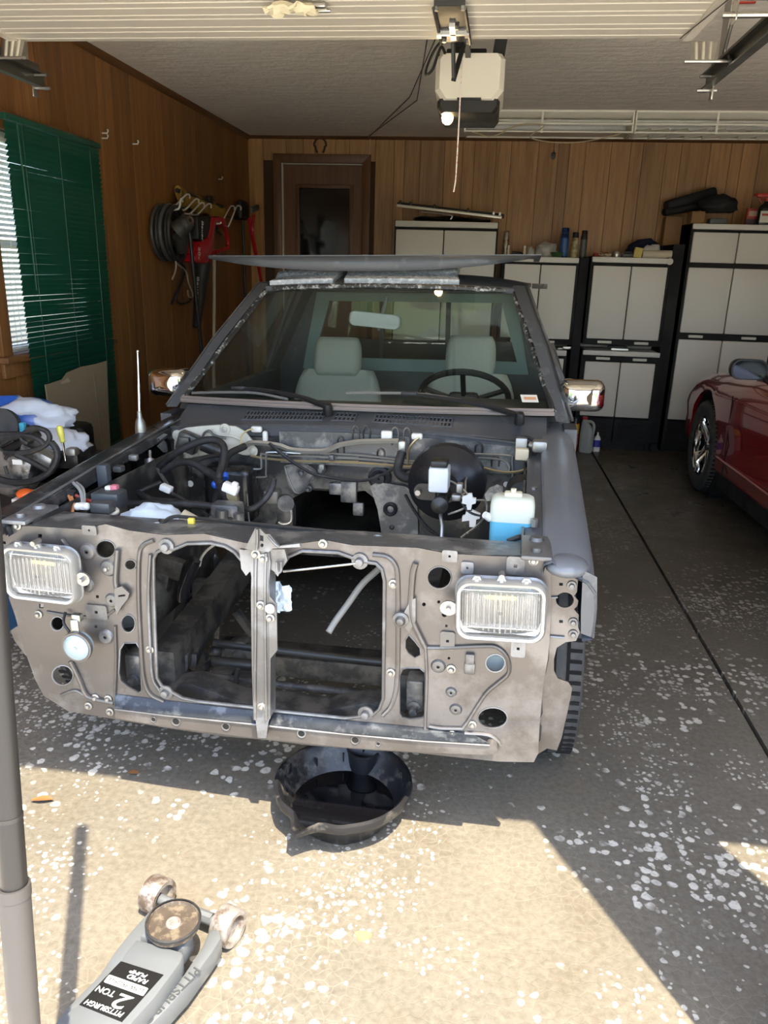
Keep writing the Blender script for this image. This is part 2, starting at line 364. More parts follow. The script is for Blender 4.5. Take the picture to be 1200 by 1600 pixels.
# ---- walk-through door
m_door = wood('door_veneer', (.085, .032, .010), (.14, .055, .017), (.19, .08, .027))
d = empty('door_1', (0, 0, 0)); struct(d, 'brown wooden door with a dark glass pane and mitred casing')
P0, P1 = WY(466, 292.6, YB), WY(545, 398, YB); gz0, gz1 = 1.25, P0.z; gx0, gx1 = P0.x, P1.x
def XZ(y0): return lambda u, v, w: (u, y0+w, v)
MB().plate([[(DX0+.012, .01), (DX1-.006, .01), (DX1-.006, DZ-.012), (DX0+.012, DZ-.012)], [(gx0, gz0), (gx0, gz1), (gx1, gz1), (gx1, gz0)]], XZ(YB), .03, .07).build('door_leaf', m_door, d)
mb = MB()
for a0, a1, z0, z1 in ((gx0-.03, gx0+.004, gz0-.03, gz1+.03), (gx1-.004, gx1+.03, gz0-.03, gz1+.03), (gx0, gx1, gz1-.004, gz1+.03), (gx0, gx1, gz0-.03, gz0+.004)): mb.bb(a0, a1, YB+.018, YB+.034, z0, z1)
mb.build('pane_moulding', m_door, d, bevel=.003)
kk = NT('dark_door_glass'); kk.set(Base_Color=(.012, .013, .014), Roughness=.06, Specular_IOR_Level=.6)
MB().bb(gx0, gx1, YB+.045, YB+.05, gz0, gz1).build('pane', kk.m, d)
mb = MB()
cw = .072
mb.plate([[(DX0-cw, 0), (DX0, 0), (DX0, DZ), (DX0-cw, DZ+cw)]], XZ(YB), -.022, .0)
mb.build('casing', m_door, d, bevel=.004)
MB().plate([[(DX1+cw, 0), (DX1, 0), (DX1, DZ), (DX1+cw, DZ+cw)]], XZ(YB), -.022, .0).build('casing', m_door, d, bevel=.004)
MB().plate([[(DX0-cw, DZ+cw), (DX0, DZ), (DX1, DZ), (DX1+cw, DZ+cw)]], XZ(YB), -.022, .0).build('casing', m_door, d, bevel=.004)
MB().bb(DX0, DX0+.012, YB+.004, YB+.08, 0, DZ).bb(DX0, DX1, YB+.02, YB+.08, DZ-.008, DZ).build('weatherstrip', M('pale_weatherstrip', (.6, .54, .44), .7), d)
MB().bb(DX0, DX1, YB+.08, YB+.1, 0, DZ).build('backing', m_groove, d)
MB().lathe([(.0, -.06), (.022, -.055), (.027, -.04), (.012, -.02), (.012, .03)], (DX1-.07, YB, .98), (0, 1, 0), 14).build('door_knob', M('brass_knob', (.5, .36, .14), .3, 1), d)
# ---- left window (behind the blinds)
wn = empty('window_1', (0, 0, 0)); struct(wn, 'brown-cased window behind the blinds')
m_case = wood('window_casing_wood', (.12, .05, .016), (.2, .085, .028), (.27, .125, .042))
mb = MB()
for y0, y1, z0, z1 in ((WY0-.075, WY0, WZ0-.0, WZ1+.075), (WY1, WY1+.075, WZ0, WZ1+.075), (WY0, WY1, WZ1, WZ1+.075)):
    MB().bb(XL-.002, XL+.02, y0, y1, z0, z1).build('casing', m_case, wn, bevel=.004)
MB().bb(XL-.1, XL+.055, WY0-.1, WY1+.1, WZ0-.028, WZ0).build('window_sill', m_case, wn, bevel=.005)
MB().bb(XL-.002, XL+.018, WY0-.075, WY1+.075, WZ0-.10, WZ0-.028).build('apron', m_case, wn, bevel=.004)
for y0, y1, z0, z1 in ((WY0, WY0+.035, WZ0, WZ1), (WY1-.035, WY1, WZ0, WZ1), (WY0, WY1, WZ0, WZ0+.035), (WY0, WY1, WZ1-.035, WZ1), (WY0, WY1, 1.49, 1.525)):
    mb.bb(XL-.08, XL-.05, y0, y1, z0, z1)
mb.build('window_frame', white_plastic, wn)
MB().bb(XL-.068, XL-.063, WY0+.03, WY1-.03, WZ0+.03, 1.5).build('pane', glass('window_glass'), wn)
MB().bb(XL-.078, XL-.073, WY0+.03, WY1-.03, 1.51, WZ1-.03).build('pane', bpy.data.materials['window_glass'], wn)
# ---- venetian blinds
def blind(name, label, y0, y1, z0, z1, x, pitch, mat, tilt, depth, wand, jig=0):
    e = empty(name, (x, (y0+y1)/2, z0)); tag(e, label, 'blind'); ym = (y0+y1)/2; W = y1-y0
    MB().rbox((0, 0, z1-z0), (.03, W+.006, .028), .004).build('head_rail', mat, e)
    def slat(u, v): t = (u-.5)*depth; return (t*cos(tilt)+(.25-(u-.5)**2)*.005, (v-.5)*W, t*sin(tilt)+(.25-(u-.5)**2)*.004)
    me = MB().grid(slat, 4, 1, .0008).mesh('slat', mat)
    n = int((z1-z0-.03)/pitch)
    for i in range(n):
        o = inst(me, 'slat', e, Matrix.Translation((random.uniform(-.001, .001), 0, z1-z0-.03-i*pitch)) @ Matrix.Rotation(random.uniform(-.004, .004)*jig, 4, 'X') @ Matrix.Rotation(random.uniform(-.03, .03)*jig+(.26*jig if 3 <= i <= 8 else 0), 4, 'Y'))
    MB().rbox((0, 0, .006), (.022, W, .012), .003).build('bottom_rail', mat, e)
    for t in (-.36, 0, .36): MB().tube([(.012, t*W, .01), (.012, t*W, z1-z0)], .0012, 5).tube([(-.012, t*W, .01), (-.012, t*W, z1-z0)], .0012, 5).build('ladder_cord', mat, e)
    if wand: MB().tube([(.03, -W*.44, z1-z0-.02), (.034, -W*.43, z1-z0-.4), (.03, -W*.42, z1-z0-.72)], .004, 6).build('tilt_wand', mat, e)
    return e
m_green = M('dark_green_vinyl', (.006, .075, .045), .38, var=.12, scale=3)
pb0 = WX(138, 236, XL+.06); pb1 = WX(33, 590, XL+.06)
blind('green_blind', 'dark green venetian blind hanging on the brown wall', 3.40, 4.25, .42, 2.03, XL+.06, .0235, m_green, R(70), .025, True, 1)
blind('white_blind', 'white blind showing at the edge behind the green one', 3.33, 4.18, 1.04, 1.95, XL-.012, .0235, white_plastic, R(30), .025, False)
# ================= overhead garage door, tracks, opener, tube lights
ZD = 2.2; GX0, GX1, GYE = -1.76, .625, 2.99
m_gd = M('cream_door_steel', (.68, .63, .53), .5, var=.05, scale=40, bump=.06, bscale=200)
gd = empty('garage_door', (0, 0, 0)); tag(gd, 'cream ribbed overhead door rolled open above the truck', 'garage door')
def section(y0, y1):
    prof = [(y0, 0)]; y = y0+.02; k = 0
    while y < y1-.03:
        st = [.085, .05, .07, .042][k % 4]; k += 1
        prof += [(y, 0), (y+.003, .004), (y+.008, .004), (y+.012, 0)]; y += st
    prof += [(y1-.018, 0), (y1-.014, .004), (y1, .004), (y1, .04), (y0, .04)]
    return MB().plate([prof], lambda u, v, w: (w, u, ZD+v), GX0, GX1)
for i in range(4):
    y1 = GYE-i*.535
    if y1-.53 > 1.0: section(y1-.53, y1).build('panel_section', m_gd, gd, angle=25)
for x in (GX0, GX1-.03): MB().bb(x-.001 if x < 0 else x, x+.031, 1.4, GYE-.004, ZD-.006, ZD+.03).build('end_stile', m_gd, gd)
# roller carriers at the top corners (the ribbed bright plates) and lower ones
ZTR = 2.135                # track centre line: every roller sits inside its channel
def roller(x, y): MB().lathe([(.001, -.007), (.019, -.007), (.0215, 0), (.019, .007), (.001, .007)], (x, y, ZTR), (1, 0, 0), 16).build('roller', black_plastic, gd)
def carrier(x, y, s):
    MB().plate([[(-.045, 0), (.045, 0), (.038, .085), (-.038, .085)]], lambda u, v, w: (x+u, y+.005-v*.28+w*.3, ZD-.002-v*.72+w), 0, .004).build('roller_bracket', steel, gd)
    mb = MB()
    for t in (-.024, 0, .024): mb.tube([(x+t, y+.004, ZD-.004), (x+t*.9, y-.02, ZD-.062)], .0055, 6)
    mb.build('bracket_rib', m_gd, gd)
    MB().tube([(x-s*.06, y-.022, ZTR), (x+s*.085, y-.022, ZTR)], .0055, 8).build('roller_axle', steel, gd)
    roller(x+s*.085, y-.022)
XTL, XTR = -1.83, .755
p = WY(1118, 62, GYE-.03); carrier(XTR-.085, GYE+.02, 1)
carrier(XTL+.085, GYE-.05, -1)
MB().tube([(XTR-.16, 2.50, ZTR), (XTR, 2.50, ZTR)], .008, 8).build('roller_axle', steel, gd); roller(XTR, 2.50)
MB().tube([(XTR-.14, 2.49, ZD-.03), (XTR-.02, 2.49, ZD-.03)], .005, 8).build('roller_axle', steel, gd)
for t in (-.1, .0): MB().plate([rrect(.05, .07, .012)], lambda u, v, w, t=t: (XTR-.03+t+w, 2.50+u, ZD-.045+v*1.2), 0, .003).build('hinge_plate', steel, gd)
MB().bb(XTR-.11, XTR-.05, 2.60, 2.611, ZD-.008, ZD-.004).build('red_mark', M('red_marking', (.5, .06, .04), .6), gd)
MB().tube([(XTR-.17, 2.98, ZD+.0), (XTR-.14, 2.5, ZD-.02), (XTR-.1, 1.6, ZD-.05)], .0018, 5).build('lift_cable', dark_steel, gd)
ph = WZ(492, 10, ZD-.012)
MB().rbox((ph.x, ph.y, ZD-.012), (.07, .035, .014), .004).cyl((ph.x-.045, ph.y+.012, ZD-.02), (ph.x+.045, ph.y+.012, ZD-.02), .006).build('hinge', steel, gd)
# opener attachment plate on the door's top section
p0, p1, p2, p3 = WZ(678, 8, ZD-.012), WZ(727, 8, ZD-.012), WZ(735, 64, ZD-.012), WZ(690, 64, ZD-.012)
m_char = M('charcoal_steel', (.028, .028, .027), .5, .0, var=.2)
MB().plate([[(q.x, q.y) for q in (p0, p1, p2, p3)]], lambda u, v, w: (u, v, ZD-.012+w), -.003, .003).bb(p0.x, p1.x, p0.y-.004, p0.y+.004, ZD-.014, ZD).tube([p0+V((0, 0, -.008)), p3+V((0, 0, -.008))], .006, 6).tube([p1+V((0, 0, -.008)), p2+V((0, 0, -.008))], .006, 6).build('operator_bracket', m_char, gd)
mb = MB(); pc = WZ(708, 52, ZD-.02)
mb.bb(pc.x-.009, pc.x+.009, pc.y-.09, pc.y+.06, ZD-.026, ZD-.015).bb(pc.x-.05, pc.x+.05, pc.y-.008, pc.y+.008, ZD-.026, ZD-.015)
for a in (-.045, .045): mb.bb(pc.x+a-.007, pc.x+a+.007, pc.y-.02, pc.y+.02, ZD-.03, ZD-.015)
mb.build('clevis', M('white_zinc', (.75, .74, .7), .35, .6), gd)
me = MB().cyl((0, 0, 0), (0, 0, -.012), .009, .008, 6).mesh('bolt', bolt_steel)
for px, py in ((681, 10), (724, 9), (694, 60), (732, 62), (713, 40)): inst(me, 'bolt', gd, Matrix.Translation(WZ(px, py, ZD-.013)))
tag(MB().grid(lambda u, v: (WZ(455, 5, ZD-.02).x+(u-.5)*.15, WZ(455, 5, ZD-.02).y+(v-.5)*.07, ZD-.03+.022*noise.noise(V((u*5, v*4, 2)))-.012*abs(u-.5)), 12, 8, .008).build('rag', M('cream_rag', (.72, .64, .45), .9)), 'crumpled cream rag tucked against the overhead door', 'rag')
# tracks
m_track = M('track_steel', (.16, .155, .14), .38, .85, var=.25, scale=10)
def track(x, s, label, y1):
    z = 2.135; e = empty('door_track', (x, 1.2, z)); tag(e, label, 'door track')
    C = [(0, -.028), (.03, -.028), (.03, -.022), (.006, -.022), (.006, .022), (.03, .022), (.03, .028), (0, .028)]
    MB().plate([[(-s*a, b) for a, b in C]], lambda u, v, w: (u+s*.015, w, v), 0, y1-1.2).build('rail', m_track, e)
    # angle iron above and hanger to the ceiling
    MB().bb(s*.015, s*.018+.004, .2, y1-1.22, .028, .06).build('angle_iron', m_track, e)
    hy = y1-1.2-.12
    MB().plate([[(-.045, .03), (.03, .03), (.05, ZC-z), (-.05, ZC-z)]], lambda u, v, w: (w, hy+u, v), s*.02, s*.02+.003).build('hanger_plate', steel, e)
    MB().tube([(s*.022, hy-.02, .04), (s*.022, hy-.22, ZC-z)], .006, 6).build('hanger_brace', m_track, e)
    MB().cyl((-.03, hy+.05, .012), (.04, hy+.05, .012), .006, n=6).cyl((-.03, hy+.07, -.03), (.04, hy+.07, -.03), .006, n=6).build('bolt', bolt_steel, e)
    MB().rbox((s*.02, hy+.06, -.04), (.006, .035, .05), .002).build('end_tab', steel, e)
track(XTR, 1, 'dark steel door track over the gap beside the red car', 3.32)
track(XTL, -1, 'steel door track hanging by the brown panelled wall', 3.30)
# ---- opener
op = empty('door_opener', (-.115, 3.6, 2.08)); tag(op, 'cream and black garage door opener hanging from the ceiling', 'door opener')
m_cream = M('cream_plastic', (.74, .69, .58), .4, var=.03); m_blk = M('opener_black', (.015, .015, .014), .4)
def orng(w, h, ch, y, z): return [(x, y, z+v) for x, v in ((-w+ch, 0), (w-ch, 0), (w, ch*1.3), (w, h-ch*.6), (w-ch*.5, h), (-w+ch*.5, h), (-w, h-ch*.6), (-w, ch*1.3))]
MB().loft([orng(.118, .16, .03, -.19, .022), orng(.136, .168, .03, -.165, .016), orng(.14, .168, .03, .16, .016)]).build('housing', m_cream, op, angle=20)
MB().loft([orng(.112, .05, .018, -.176, -.024), orng(.125, .056, .018, -.16, -.028), orng(.126, .056, .018, .155, -.028)]).build('base', m_blk, op, angle=20)
MB().bb(-.045, .05, -.192, -.18, .018, .026).build('front_slot', m_blk, op)
MB().bb(-.13, .13, -.14, .15, .183, .19).build('chassis_plate', m_char, op)
bo = MB().ball((-.085, -.1, -.032), (.024, .024, .027)).build('bulb', emit('lit_bulb', (1., .78, .42), 6), op)
MB().cyl((-.085, -.1, -.012), (-.085, -.1, .0), .02).build('bulb_socket', m_blk, op)
bl = bpy.data.lights.new('opener_bulb_light', 'POINT'); bl.energy = 1.2; bl.color = (1, .72, .38); bl.shadow_soft_size = .026
blo = bpy.data.objects.new('opener_bulb_light', bl); COL.objects.link(blo); blo.location = (-.115-.085-.015, 3.5-.03, 2.08-.035-.035)
for x, tw in ((-.055, 0), (.105, .05)):
    MB().plate([[(-.025, .185), (.025, .185), (.025+tw*.6, ZC-2.08), (-.025+tw*.6, ZC-2.08)]], lambda u, v, w, x=x: (x+u, -.05+w, v), 0, .004).build('hanger_strap', m_char, op)
MB().rbox((-.02, -.1, .2), (.16, .05, .03), .006).build('rail_mount', m_char, op)
MB().bb(-.02, .0, -2.45, -.1, .165, .185).build('rail', m_char, op)
a = WY(708, 66, 3.08)-op.location; b2 = WY(709, 121, 3.12)-op.location; c2 = WY(727, 62, 3.25)-op.location
MB().tube([a, b2], .008, 6).build('arm', m_char, op); MB().tube([b2+V((0, 0, -.006)), c2], [.012], 4).build('arm', m_char, op)
pts = [WY(*q, 3.3)-op.location for q in ((690, 64), (678, 80), (667, 105), (666, 117), (676, 108), (684, 85), (690, 73), (696, 84))]
MB().tube(pts, .0055, 6, smooth=5).build('cable', m_blk, op)
q0 = WY(722, 92, 3.2); q1 = q0.copy(); q1.z = WY(711, 262, 3.2).z; q2 = WY(709, 300, 3.2)
MB().tube([q0-op.location, V((q1.x, q1.y, q1.z))-op.location, q2-op.location], .0028, 6, smooth=4).build('release_cord', M('red_white_cord', (.62, .2, .16), .8, col2=(.8, .7, .65), amt=.8, s2=90), op)
sw = empty('sensor_wire', V((-.27, 3.6, ZC-.09))); tag(sw, 'thin twin wire running from the opener across the ceiling to the door corner', 'wire')
for dx in (0, .012):
    A0 = V((-.27+dx*3, 3.6, ZC-.09)); A1 = WZ(640, 152, ZC-.004); A2 = V((-1.085+dx, YB-.035, ZC-.006))
    MB().tube([q-sw.location for q in ([A0, A1, A2] if dx else [A0+V((-.02, 0, .02)), A1+V((.04, .1, 0)), A2])], .003, 5).build('strand', dark_steel, sw)
# ---- fluorescent fixtures
m_fix = M('ivory_fixture', (.86, .82, .70), .45, var=.04); m_tube = M('frosted_tube', (.80, .79, .74), .3, var=.02)
def fixture(x0, x1, label, louver):
    yf, yb, zb, zt = 6.0, 6.34, 2.385, ZC
    e = empty('tube_light', ((x0+x1)/2, yf, zb)); tag(e, label, 'ceiling light', 'tube lights on the ceiling'); W = (x1-x0)/2
    T = lambda x, y, z: (x, y-yf, z-zb)
    MB().plate([[(0, zt-zb), (0, zt-zb-.012), (.05, zt-zb-.035), (.29, zt-zb-.035), (.34, zt-zb-.012), (.34, zt-zb)]], lambda u, v, w: (w, u, v), -W, W).build('reflector', m_fix, e)
    for s in (-1, 1): MB().plate([[(0, 0), (.03, 0), (.34, .012), (.34, zt-zb), (0, zt-zb)]], lambda u, v, w, s=s: (s*(W-.012)+w*s, u, v), 0, .012).build('end_plate', m_fix, e, bevel=.003)
    for y in (.07, .27): MB().cyl((-W+.012, y, .078), (W-.012, y, .078), .019, n=14).build('tube', m_tube, e)
    MB().tube([(-W, .0, .06), (W, .0, .06)], .007, 6).tube([(-W, .0, .008), (W, .0, .008)], .006, 6).tube([(-W, .33, .02), (W, .33, .02)], .006, 6).build('guard_rail', m_fix, e)
    for x in (-W*.5+.25, ): MB().bb(x-.007, x+.007, -.004, .004, .0, zt-zb).build('guard_post', m_fix, e)
    if louver:
        me = MB().plate([[(0, .005), (.05, .0), (.33, .012), (.3, .05), (.05, .045)]], lambda u, v, w: (w, u, v), 0, .003).mesh('louver_blade', m_fix)
        n = int(2*W/.125)
        for i in range(1, n): inst(me, 'louver_blade', e, Matrix.Translation((-W+i*.125, 0, 0)) @ Matrix.Rotation(R(18), 4, 'Z'))
    return e
XF = .945
fixture(-.222, XF, 'open twin-tube fluorescent fixture near the door opener', False)
fixture(XF+.006, XF+1.18, 'louvred twin-tube fluorescent fixture above the tall cabinets', True)
pl = WY(867, 211, 6.33); pe = WY(865, 240, 6.33)
e = empty('hanging_plug', pe); tag(e, 'black plug dangling on a thin cord under the tube light', 'plug')
MB().tube([(0, 0, 0), (pl.x-pe.x, .0, 2.41-pe.z)], .0022, 5).build('cord', m_blk, e)
MB().rbox((0, 0, -.012), (.03, .02, .04), .005).cyl((0, 0, .0), (0, 0, .02), .008, .004).cyl((.006, 0, -.045), (.006, 0, -.03), .002).cyl((-.006, 0, -.045), (-.006, 0, -.03), .002).build('plug_body', m_blk, e)
tag(MB().tube([WY(738, 206, 6.05), WY(770, 213, 6.0), WY(808, 196, 5.98), WY(850, 196, 5.98), WY(828, 214, 5.98), WY(862, 222, 5.98), WY(905, 222, 5.98), WY(955, 213, 6.02), WY(975, 206, 6.1)], .004, 6, smooth=6).build('fixture_cord', M('tan_cord', (.5, .4, .24), .7)), 'tan power cord sagging below the open tube light', 'cord')
# wall cable and bracket beside the door, horseshoe
cx = WY(578, 214, YB-.012).x
e = empty('wall_cable', (cx, YB-.008, 1.55)); tag(e, 'pale cable running down beside the door casing', 'cable')
MB().tube([(0, 0, ZC-1.55-.002), (-.008, -.003, .6), (-.022, -.003, .3), (-.02, -.003, 0)], .005, 6, smooth=4).build('cable', M('pale_cable', (.6, .46, .27), .6), e)
MB().rbox((-.02, -.006, .0), (.05, .02, .03), .005).cyl((-.03, -.02, .0), (-.005, -.02, .0), .006).build('cable_clamp', steel, e)
hc = WY(500, 230, YB-.01)
tag(MB().tube([(hc.x+.055*cos(t)*(1 if abs(t-pi/2) < 1.6 else .75), YB-.008, hc.z+.065*sin(t)+.01) for t in [R(-55+290*i/24) for i in range(25)]], .009, 6).build('horseshoe', M('rusty_iron', (.07, .04, .022), .7, .4)), 'rusty horseshoe nailed above the walk-through door', 'horseshoe')
for i, (px, py) in enumerate(((162, 208), (162, 216), (210, 225), (343, 280))):
    q = WX(px, py, XL+.01)
    tag(MB().tube([q+V((-.012, 0, 0)), q+V((.02, 0, .0)), q+V((.024, .006, .012)), q+V((.018, .01, .02))], .004, 6).build('wall_hook', white_plastic), ['upper white hook of the close pair on the left wall', 'lower white hook of the close pair on the left wall', 'lone white hook beside the pair on the left wall', 'lone white hook above the tool rack'][i], 'hook')
# ================= resin storage cabinets and what stands on them
YC = 6.75
m_res = M('grey_resin', (.74, .72, .66), .5, var=.04, scale=5); m_cap = M('pale_resin_cap', (.78, .76, .7), .45, var=.03); m_bk = M('black_resin', (.006, .006, .007), .75, bump=.05)
def zc(py, px): return WY(px, py, YC).z
def cabinet(label, x0, x1, z0, z1, doors, caps, bands, louv=False, yf=YC, bare=False):
    """doors: (x0, x1, z0, z1); bands: (z0, z1, [handle x]); caps: (z0, z1)"""
    e = empty('storage_cabinet', ((x0+x1)/2, yf, z0)); tag(e, label, 'cabinet'); ox, oy, oz = e.location
    B = lambda a, b, c, d, g, h: MB().bb(a-ox, b-ox, c-oy, d-oy, g-oz, h-oz)
    yb = YB-.015
    mb = B(x0, x0+.03, yf, yb, z0, z1); mb.bb(x1-.03-ox, x1-ox, yf-oy, yb-oy, 0, z1-z0)
    mb.bb(x0-ox, x1-ox, yf+.03-oy, yb-oy, 0, z1-z0-.01)
    mb.build('body', m_bk, e)
    for a, b in caps: MB().rbox(((x0+x1)/2-ox, (yf+yb)/2-.008-oy, (a+b)/2-oz), (x1-x0-.012, yb-yf+.016, b-a), .006).build('top_cap', m_cap, e)
    for a, b, c, d in doors: MB().rbox(((a+b)/2-ox, -.004, (c+d)/2-oz), (b-a-.008, .03, d-c-.004), .006).build('door', m_res, e)
    for a, b, hs in bands:
        bd = B(x0+.01, x1-.01, yf-.012, yf+.03, a, b).build('band', m_bk, e)
        for h in hs: MB().rbox((h-ox, -.022, (a+b)/2-oz), (.115, .018, min(.022, (b-a)*.6)), .005).build('handle', m_cap, bd)
    if louv:
        xm = (x0+x1)/2
        for a, b in ((x0+.03, xm-.01), (xm+.01, x1-.03)):
            pn = B(a, b, yf-.006, yf+.03, z0+.06, z0+.27).build('plinth_panel', m_bk, e)
            for t in range(3): MB().rbox(((a+b)/2-ox, -.012, .11+t*.05), (b-a-.08, .012, .028), .005).build('louver', m_bk, pn)
    return e
# left cabinet, mostly behind the truck
A0, A1 = -.782, .075; am = WY(694, 360, YC).x
cabinet('two-door grey cabinet with a metal rail lying on top', A0, A1, 0, 1.835, [(A0+.01, am, .3, 1.765), (am, A1-.01, .3, 1.765)], [(1.785, 1.832)], [], True)
# middle pair: wall cabinets on base cabinets
B0, B1 = .125, .752; bm_ = WY(843, 450, YC).x-.005
zb_d0, zb_d1 = zc(530, 870), zc(414, 870)
cabinet('grey wall cabinet topped with blue and gold spray cans', B0, B1, zc(539, 880), 1.578, [(B0+.02, bm_, zb_d0, zb_d1), (bm_, B1-.02, zb_d0, zb_d1)], [(1.532, 1.575)], [(zc(539, 880), zb_d0, [B0+.17, B1-.2])])
zt = zc(547, 880)
cabinet('base cabinet with drawers beside the truck mirror', B0, B1-.03, 0, zt, [(B0+.02, B1-.05, zc(584, 870), zc(559, 870)), (B0+.02, B1-.05, .3, zc(590, 870))], [(zt-.045, zt)], [(zc(558, 870), zt-.045, [B1-.22])], True, YC-.03)
C0, C1 = .845, 1.478; cm_ = WY(979, 480, YC).x
zc0, zc1 = zc(531, 980), zc(416, 980)
cabinet('grey wall cabinet topped with navy cloth and yellow box', C0, C1, zc(540, 980), 1.592, [(C0+.02, cm_, zc0, zc1), (cm_, C1-.02, zc0, zc1)], [(1.545, 1.588)], [(zc(540, 980), zc0, [cm_-.15, cm_+.15])])
zt2 = zc(549, 980)
cabinet('grey base cabinet with two doors between black columns', C0, C1+.01, 0, zt2, [(C0+.03, cm_+.0, .285, zc(566, 980)), (cm_+.0, C1-.02, .285, zc(566, 980))], [(zt2-.04, zt2)], [(zc(565, 980), zt2-.041, [cm_-.15, cm_+.15])], True, YC-.02)
# uprights that carry the wall cabinets above the base cabinets
for i, (a, b, z0, z1) in enumerate(((B0, B1, zt, zc(539, 880)), (C0, C1, zt2, zc(540, 980)))):
    tag(MB().bb(a, b, YC+.32, YB-.02, z0, z1).build('cabinet_riser', m_res), ['grey riser panel between the drawer base and its wall cabinet', 'grey riser panel behind the black hand tool'][i], 'riser')
D0, D1 = 1.60, 2.36; dm = WY(1141, 450, YC).x
z520, z530 = zc(521, 1100), zc(531, 1100)
cabinet('tall grey cabinet behind the red car', D0, D1, 0, 1.86, [(D0+.015, dm, zc(411, 1100), 1.795), (dm, D1-.015, zc(411, 1100), 1.795), (D0+.015, dm, z520, zc(418, 1100)), (dm, D1-.015, z520, zc(418, 1100)), (D0+.015, dm, .285, z530), (dm, D1-.015, .285, z530)], [(1.815, 1.857)], [(zc(418, 1100), zc(411, 1100), []), (z530, z520, [dm-.22, dm+.2])], True)
tag(MB().bb(C1+.012, C1+.10, YC+.04, YB-.02, 0, 1.7).bb(C1+.03, C1+.085, YC-.02, YC+.04, 0, .06).build('cabinet_filler', m_bk), 'black column filling the gap left of the tall cabinet', 'filler')
tag(MB().bb(B1+.01, C0-.01, YC+.06, YB-.02, 0, 1.58).build('cabinet_filler', m_bk), 'black column filling the gap between the spray-can and navy-cloth cabinets', 'filler')
tag(MB().cyl((C1-.015, YC-.018, 1.565), (C1-.015, YC-.022, 1.565), .026, n=20).build('round_tag', paper_white), 'white round tag stuck on the cabinet cap', 'tag')
pq = WY(835, 447, YC-.022); tag(MB().bb(pq.x-.02, pq.x+.105, YC-.0225, YC-.0195, pq.z-.02, pq.z+.02).build('sticker', M('dark_sticker', (.09, .08, .07), .4, col2=(.3, .28, .24), amt=.4)), 'dark sticker across the spray-can cabinet doors', 'sticker')
# ---- cans, bottles and boxes
def can(name, label, p, h, r, body, cap, caph=.25, cat='spray can', nozzle=True):
    e = empty(name, p); tag(e, label, cat)
    MB().lathe([(0, 0), (r*.94, 0), (r, .004), (r, h*(1-caph)-.01), (r*.9, h*(1-caph)), (0, h*(1-caph))], n=20).build('body', body, e)
    MB().lathe([(r*.9, h*(1-caph)), (r*.86, h*(1-caph)+.004), (r*.84, h-.006), (r*.74, h), (0, h)], n=20).build('cap', cap, e)
    MB().lathe([(r*.995, .012), (r*1.012, .014), (r*1.012, h*(1-caph)*.82), (r*.995, h*(1-caph)*.84)], n=20).build('label_band', body if not isinstance(nozzle, bpy.types.Material) else nozzle, e)
    return e
def top(px, z, y): p = WY(px, 400, y); return V((p.x, y, z))
ZB, ZCC, ZDD, ZA = 1.5755, 1.5885, 1.8575, 1.8325
navy = M('navy_can', (.008, .03, .12), .3); gold = M('gold_camo_can', (.2, .15, .06), .4, col2=(.45, .38, .2), amt=.5, s2=30); blk = M('satin_black', (.012, .012, .013), .35)
can('spray_can', 'tall navy blue spray can on the wall cabinet', top(880, ZB, 6.88), .235, .036, navy, navy, .22, nozzle=M('blue_label', (.03, .1, .3), .4))
can('spray_can', 'gold camouflage spray can with black cap beside the blue can', top(896.5, ZB, 6.84), .2, .031, gold, blk, .22)
can('spray_can', 'black spray can beside the gold camouflage can', top(910, ZB, 6.82), .215, .028, blk, blk, .2, nozzle=M('grey_label', (.08, .08, .08), .5))
silv = M('rusty_silver_can', (.35, .3, .24), .4, .5, col2=(.16, .08, .04), amt=.4, s2=30)
can('spray_can', 'rusty silver spray can beside the left cabinet', top(789, ZB, 6.84), .2, .026, silv, silv, .2)
can('glue_tube', 'small cream tube in front of the rusty spray can', top(794, ZB, 6.79), .085, .011, M('cream_tube', (.7, .62, .4), .5), paper_white, .3, 'tube')
can('glue_tube', 'small cream tube near the crumpled plastic bag', top(819, ZB, 6.80), .085, .011, bpy.data.materials['cream_tube'], paper_white, .25, 'tube')
def crumple(name, label, c, d, mat, cat, seed, rough=.35, nu=26, nv=16):
    """a crumpled closed bag: a squashed ball with folds, flat where it rests"""
    c = V(c); mb = MB(); rings = []
    for i in range(nv+1):
        t = max(.03, min(pi-.03, pi*i/nv)); ring = []
        for k in range(nu):
            a = 2*pi*k/nu; q = V((cos(a)*sin(t), sin(a)*sin(t), -cos(t)))
            r = 1+rough*noise.noise(q*2.1+V((seed, seed*1.7, 0)))+rough*.6*abs(noise.noise(q*5+V((seed, 0, seed))))
            z = q.z*r*d[2]
            ring.append(c+V((q.x*r*d[0], q.y*r*d[1], max(-d[2]*.72, z)+d[2]*.72)))
        rings.append(ring)
    return tag(mb.loft(rings).build(name, mat, angle=70), label, cat)
bagm = NT('grey_plastic_film'); bagm.set(Base_Color=(.55, .53, .48), Roughness=.35, Transmission_Weight=.25); bagm = bagm.m
crumple('plastic_bag', 'crumpled clear plastic bag beside the blue spray can', top(853, ZB, 6.88), (.085, .06, .066), bagm, 'plastic bag', 3)
crumple('plastic_bag', 'small grey bag leaning by the cream tube', top(828, ZB, 6.86), (.03, .04, .045), bagm, 'plastic bag', 9)
tag(MB().lathe([(0, 0), (.035, 0), (.055, .04), (.05, .04), (.032, .006), (0, .006)], top(870, ZB, 6.79)).build('bowl', M('green_plastic', (.04, .1, .03), .5)), 'small green bowl below the blue spray can', 'bowl')
mb = MB(); p = top(806, ZB, 6.82); mb.rbox(p+V((0, 0, .02)), (.07, .05, .04), .008).tube([p+V((-.05, 0, .01)), p+V((.03, -.03, .03)), p+V((.06, 0, .01))], .008, 6, smooth=4)
